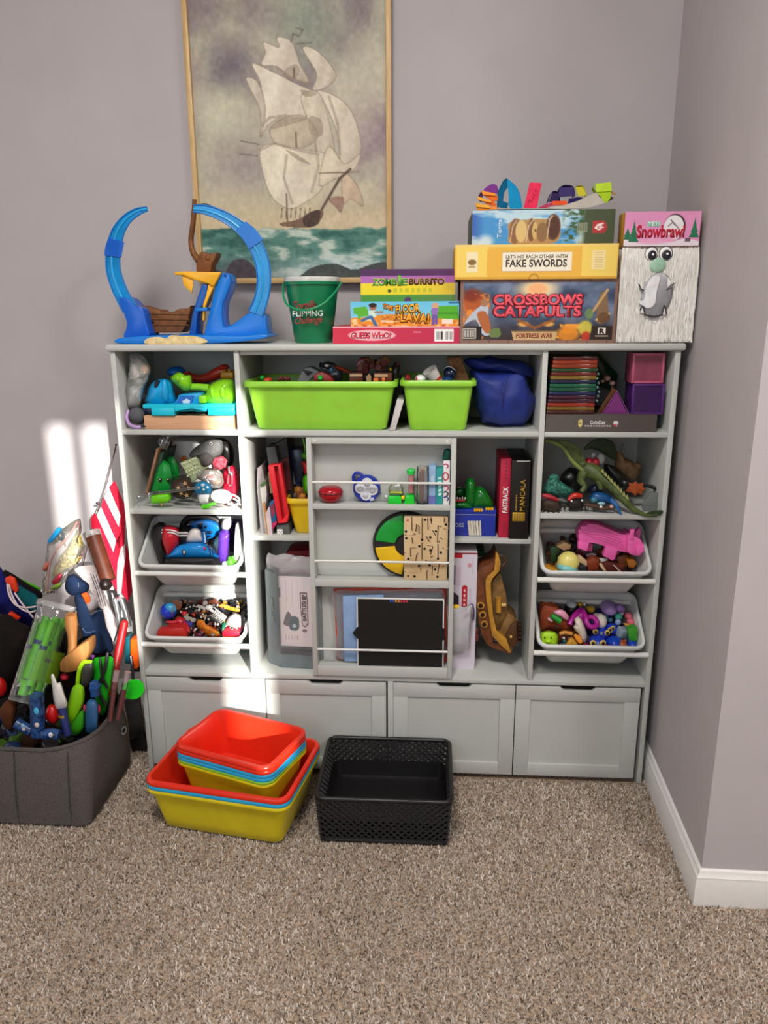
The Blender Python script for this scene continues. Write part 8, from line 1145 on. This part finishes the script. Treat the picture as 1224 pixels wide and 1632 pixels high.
one('red_egg', 'shiny red egg-shaped toy beside the white nozzle', 'toy egg', cell(cX, 342, 848, -0.13, 42, 64, None, 22, 14), PL('c01818', 0.2))
one('red_berry', 'small red knob-like toy under the wooden stamper', 'toy', cell(cX, 420, 606, -0.07, 26, 24), PL('c8203a', 0.25))
def fidget(label, pts, y, w_, col2): thing('patterned_toy', label, 'toy', [('body', ctube(cX, [(u, v, y, w_) for u, v in pts], w_, 14, 4), M('24406e', rough=0.3, grain=0.6, gscale=90)), ('eye_print', cell(cX, (pts[0][0]+pts[-1][0])/2-6, pts[0][1]*0.6+pts[-1][1]*0.4, y-w_*cX.m(y)*0.95, w_*0.4, w_*0.55, 0.002), PL(col2)), ('print_ring', cell(cX, (pts[0][0]+pts[-1][0])/2-2, pts[0][1]*0.25+pts[-1][1]*0.75, y-w_*cX.m(y)*0.95, w_*0.35, w_*0.4, 0.002), PL('d2c4bc'))])
fidget('blue patterned toy standing upright at the hamper\'s front', [(238, 725), (242, 800), (246, 880), (245, 985)], -0.165, 44, '4ab0d8')
fidget('blue patterned toy lying at the hamper\'s front beside the upright one', [(105, 905), (150, 930), (205, 960)], -0.16, 34, '8ab0d0')
fidget('blue and white patterned toy lying in front of the lime shears', [(285, 985), (330, 975), (385, 985)], -0.178, 34, 'd8d8ea')
one('brown_plush', 'brown soft toy slumped at the hamper\'s near edge', 'plush', puff(cX, [(0, 820), (40, 760), (100, 740), (115, 820), (90, 900), (75, 965), (30, 940)], -0.12, 0.025, warp=0.003), FAB('5a3420'))
thing('chrome_tongs', 'shiny chrome grabber leaning behind the red foam tube', 'grabber', [('arm', tube([cZ(680, 450, 0.06), cZ(720, 640, 0.05), cZ(740, 780, 0.05)], 0.006, 10), STEEL), ('arm', tube([cZ(760, 440, 0.065), cZ(820, 620, 0.06), cZ(860, 800, 0.06)], 0.007, 10), STEEL), ('foil_sheet', cprism(cZ, [(750, 450), (830, 580), (900, 760), (910, 890), (850, 890), (760, 700)], 0.07, 0.073), M('c9cfcf', rough=0.2, metal=0.6)), ('hinge', cbox(cZ, 640, 440, 770, 480, 0.06, 0.07, 0.002), STEEL)])
one('leaning_board', 'grey and black panel leaning on the wall between hamper and cabinet', 'panel', J(cprism(cX, [(800, 760), (905, 740), (955, 1130), (850, 1110), (830, 900)], 0.09, 0.1, 0.002)), M('4a4848', rough=0.5))
one('black_panel_foot', 'black box standing on the carpet below the grey panel', 'box', cprism(cX, [(845, 1010), (935, 980), (962, 1140), (862, 1130)], 0.075, 0.088, 0.002), M('181616', rough=0.6))
bits('jumble of small toys deep inside the hamper', 'small toys', lambda r: (r.uniform(-0.36, -0.09), r.uniform(-0.17, 0.0), r.uniform(0.10, 0.165)), 130, ('2a2430', '4a2a1a', '1a2a4a', '3a5a1a', '5a1a1a', '1c1a1a'), 0.018, 0.045, 31, 'toy_jumble')
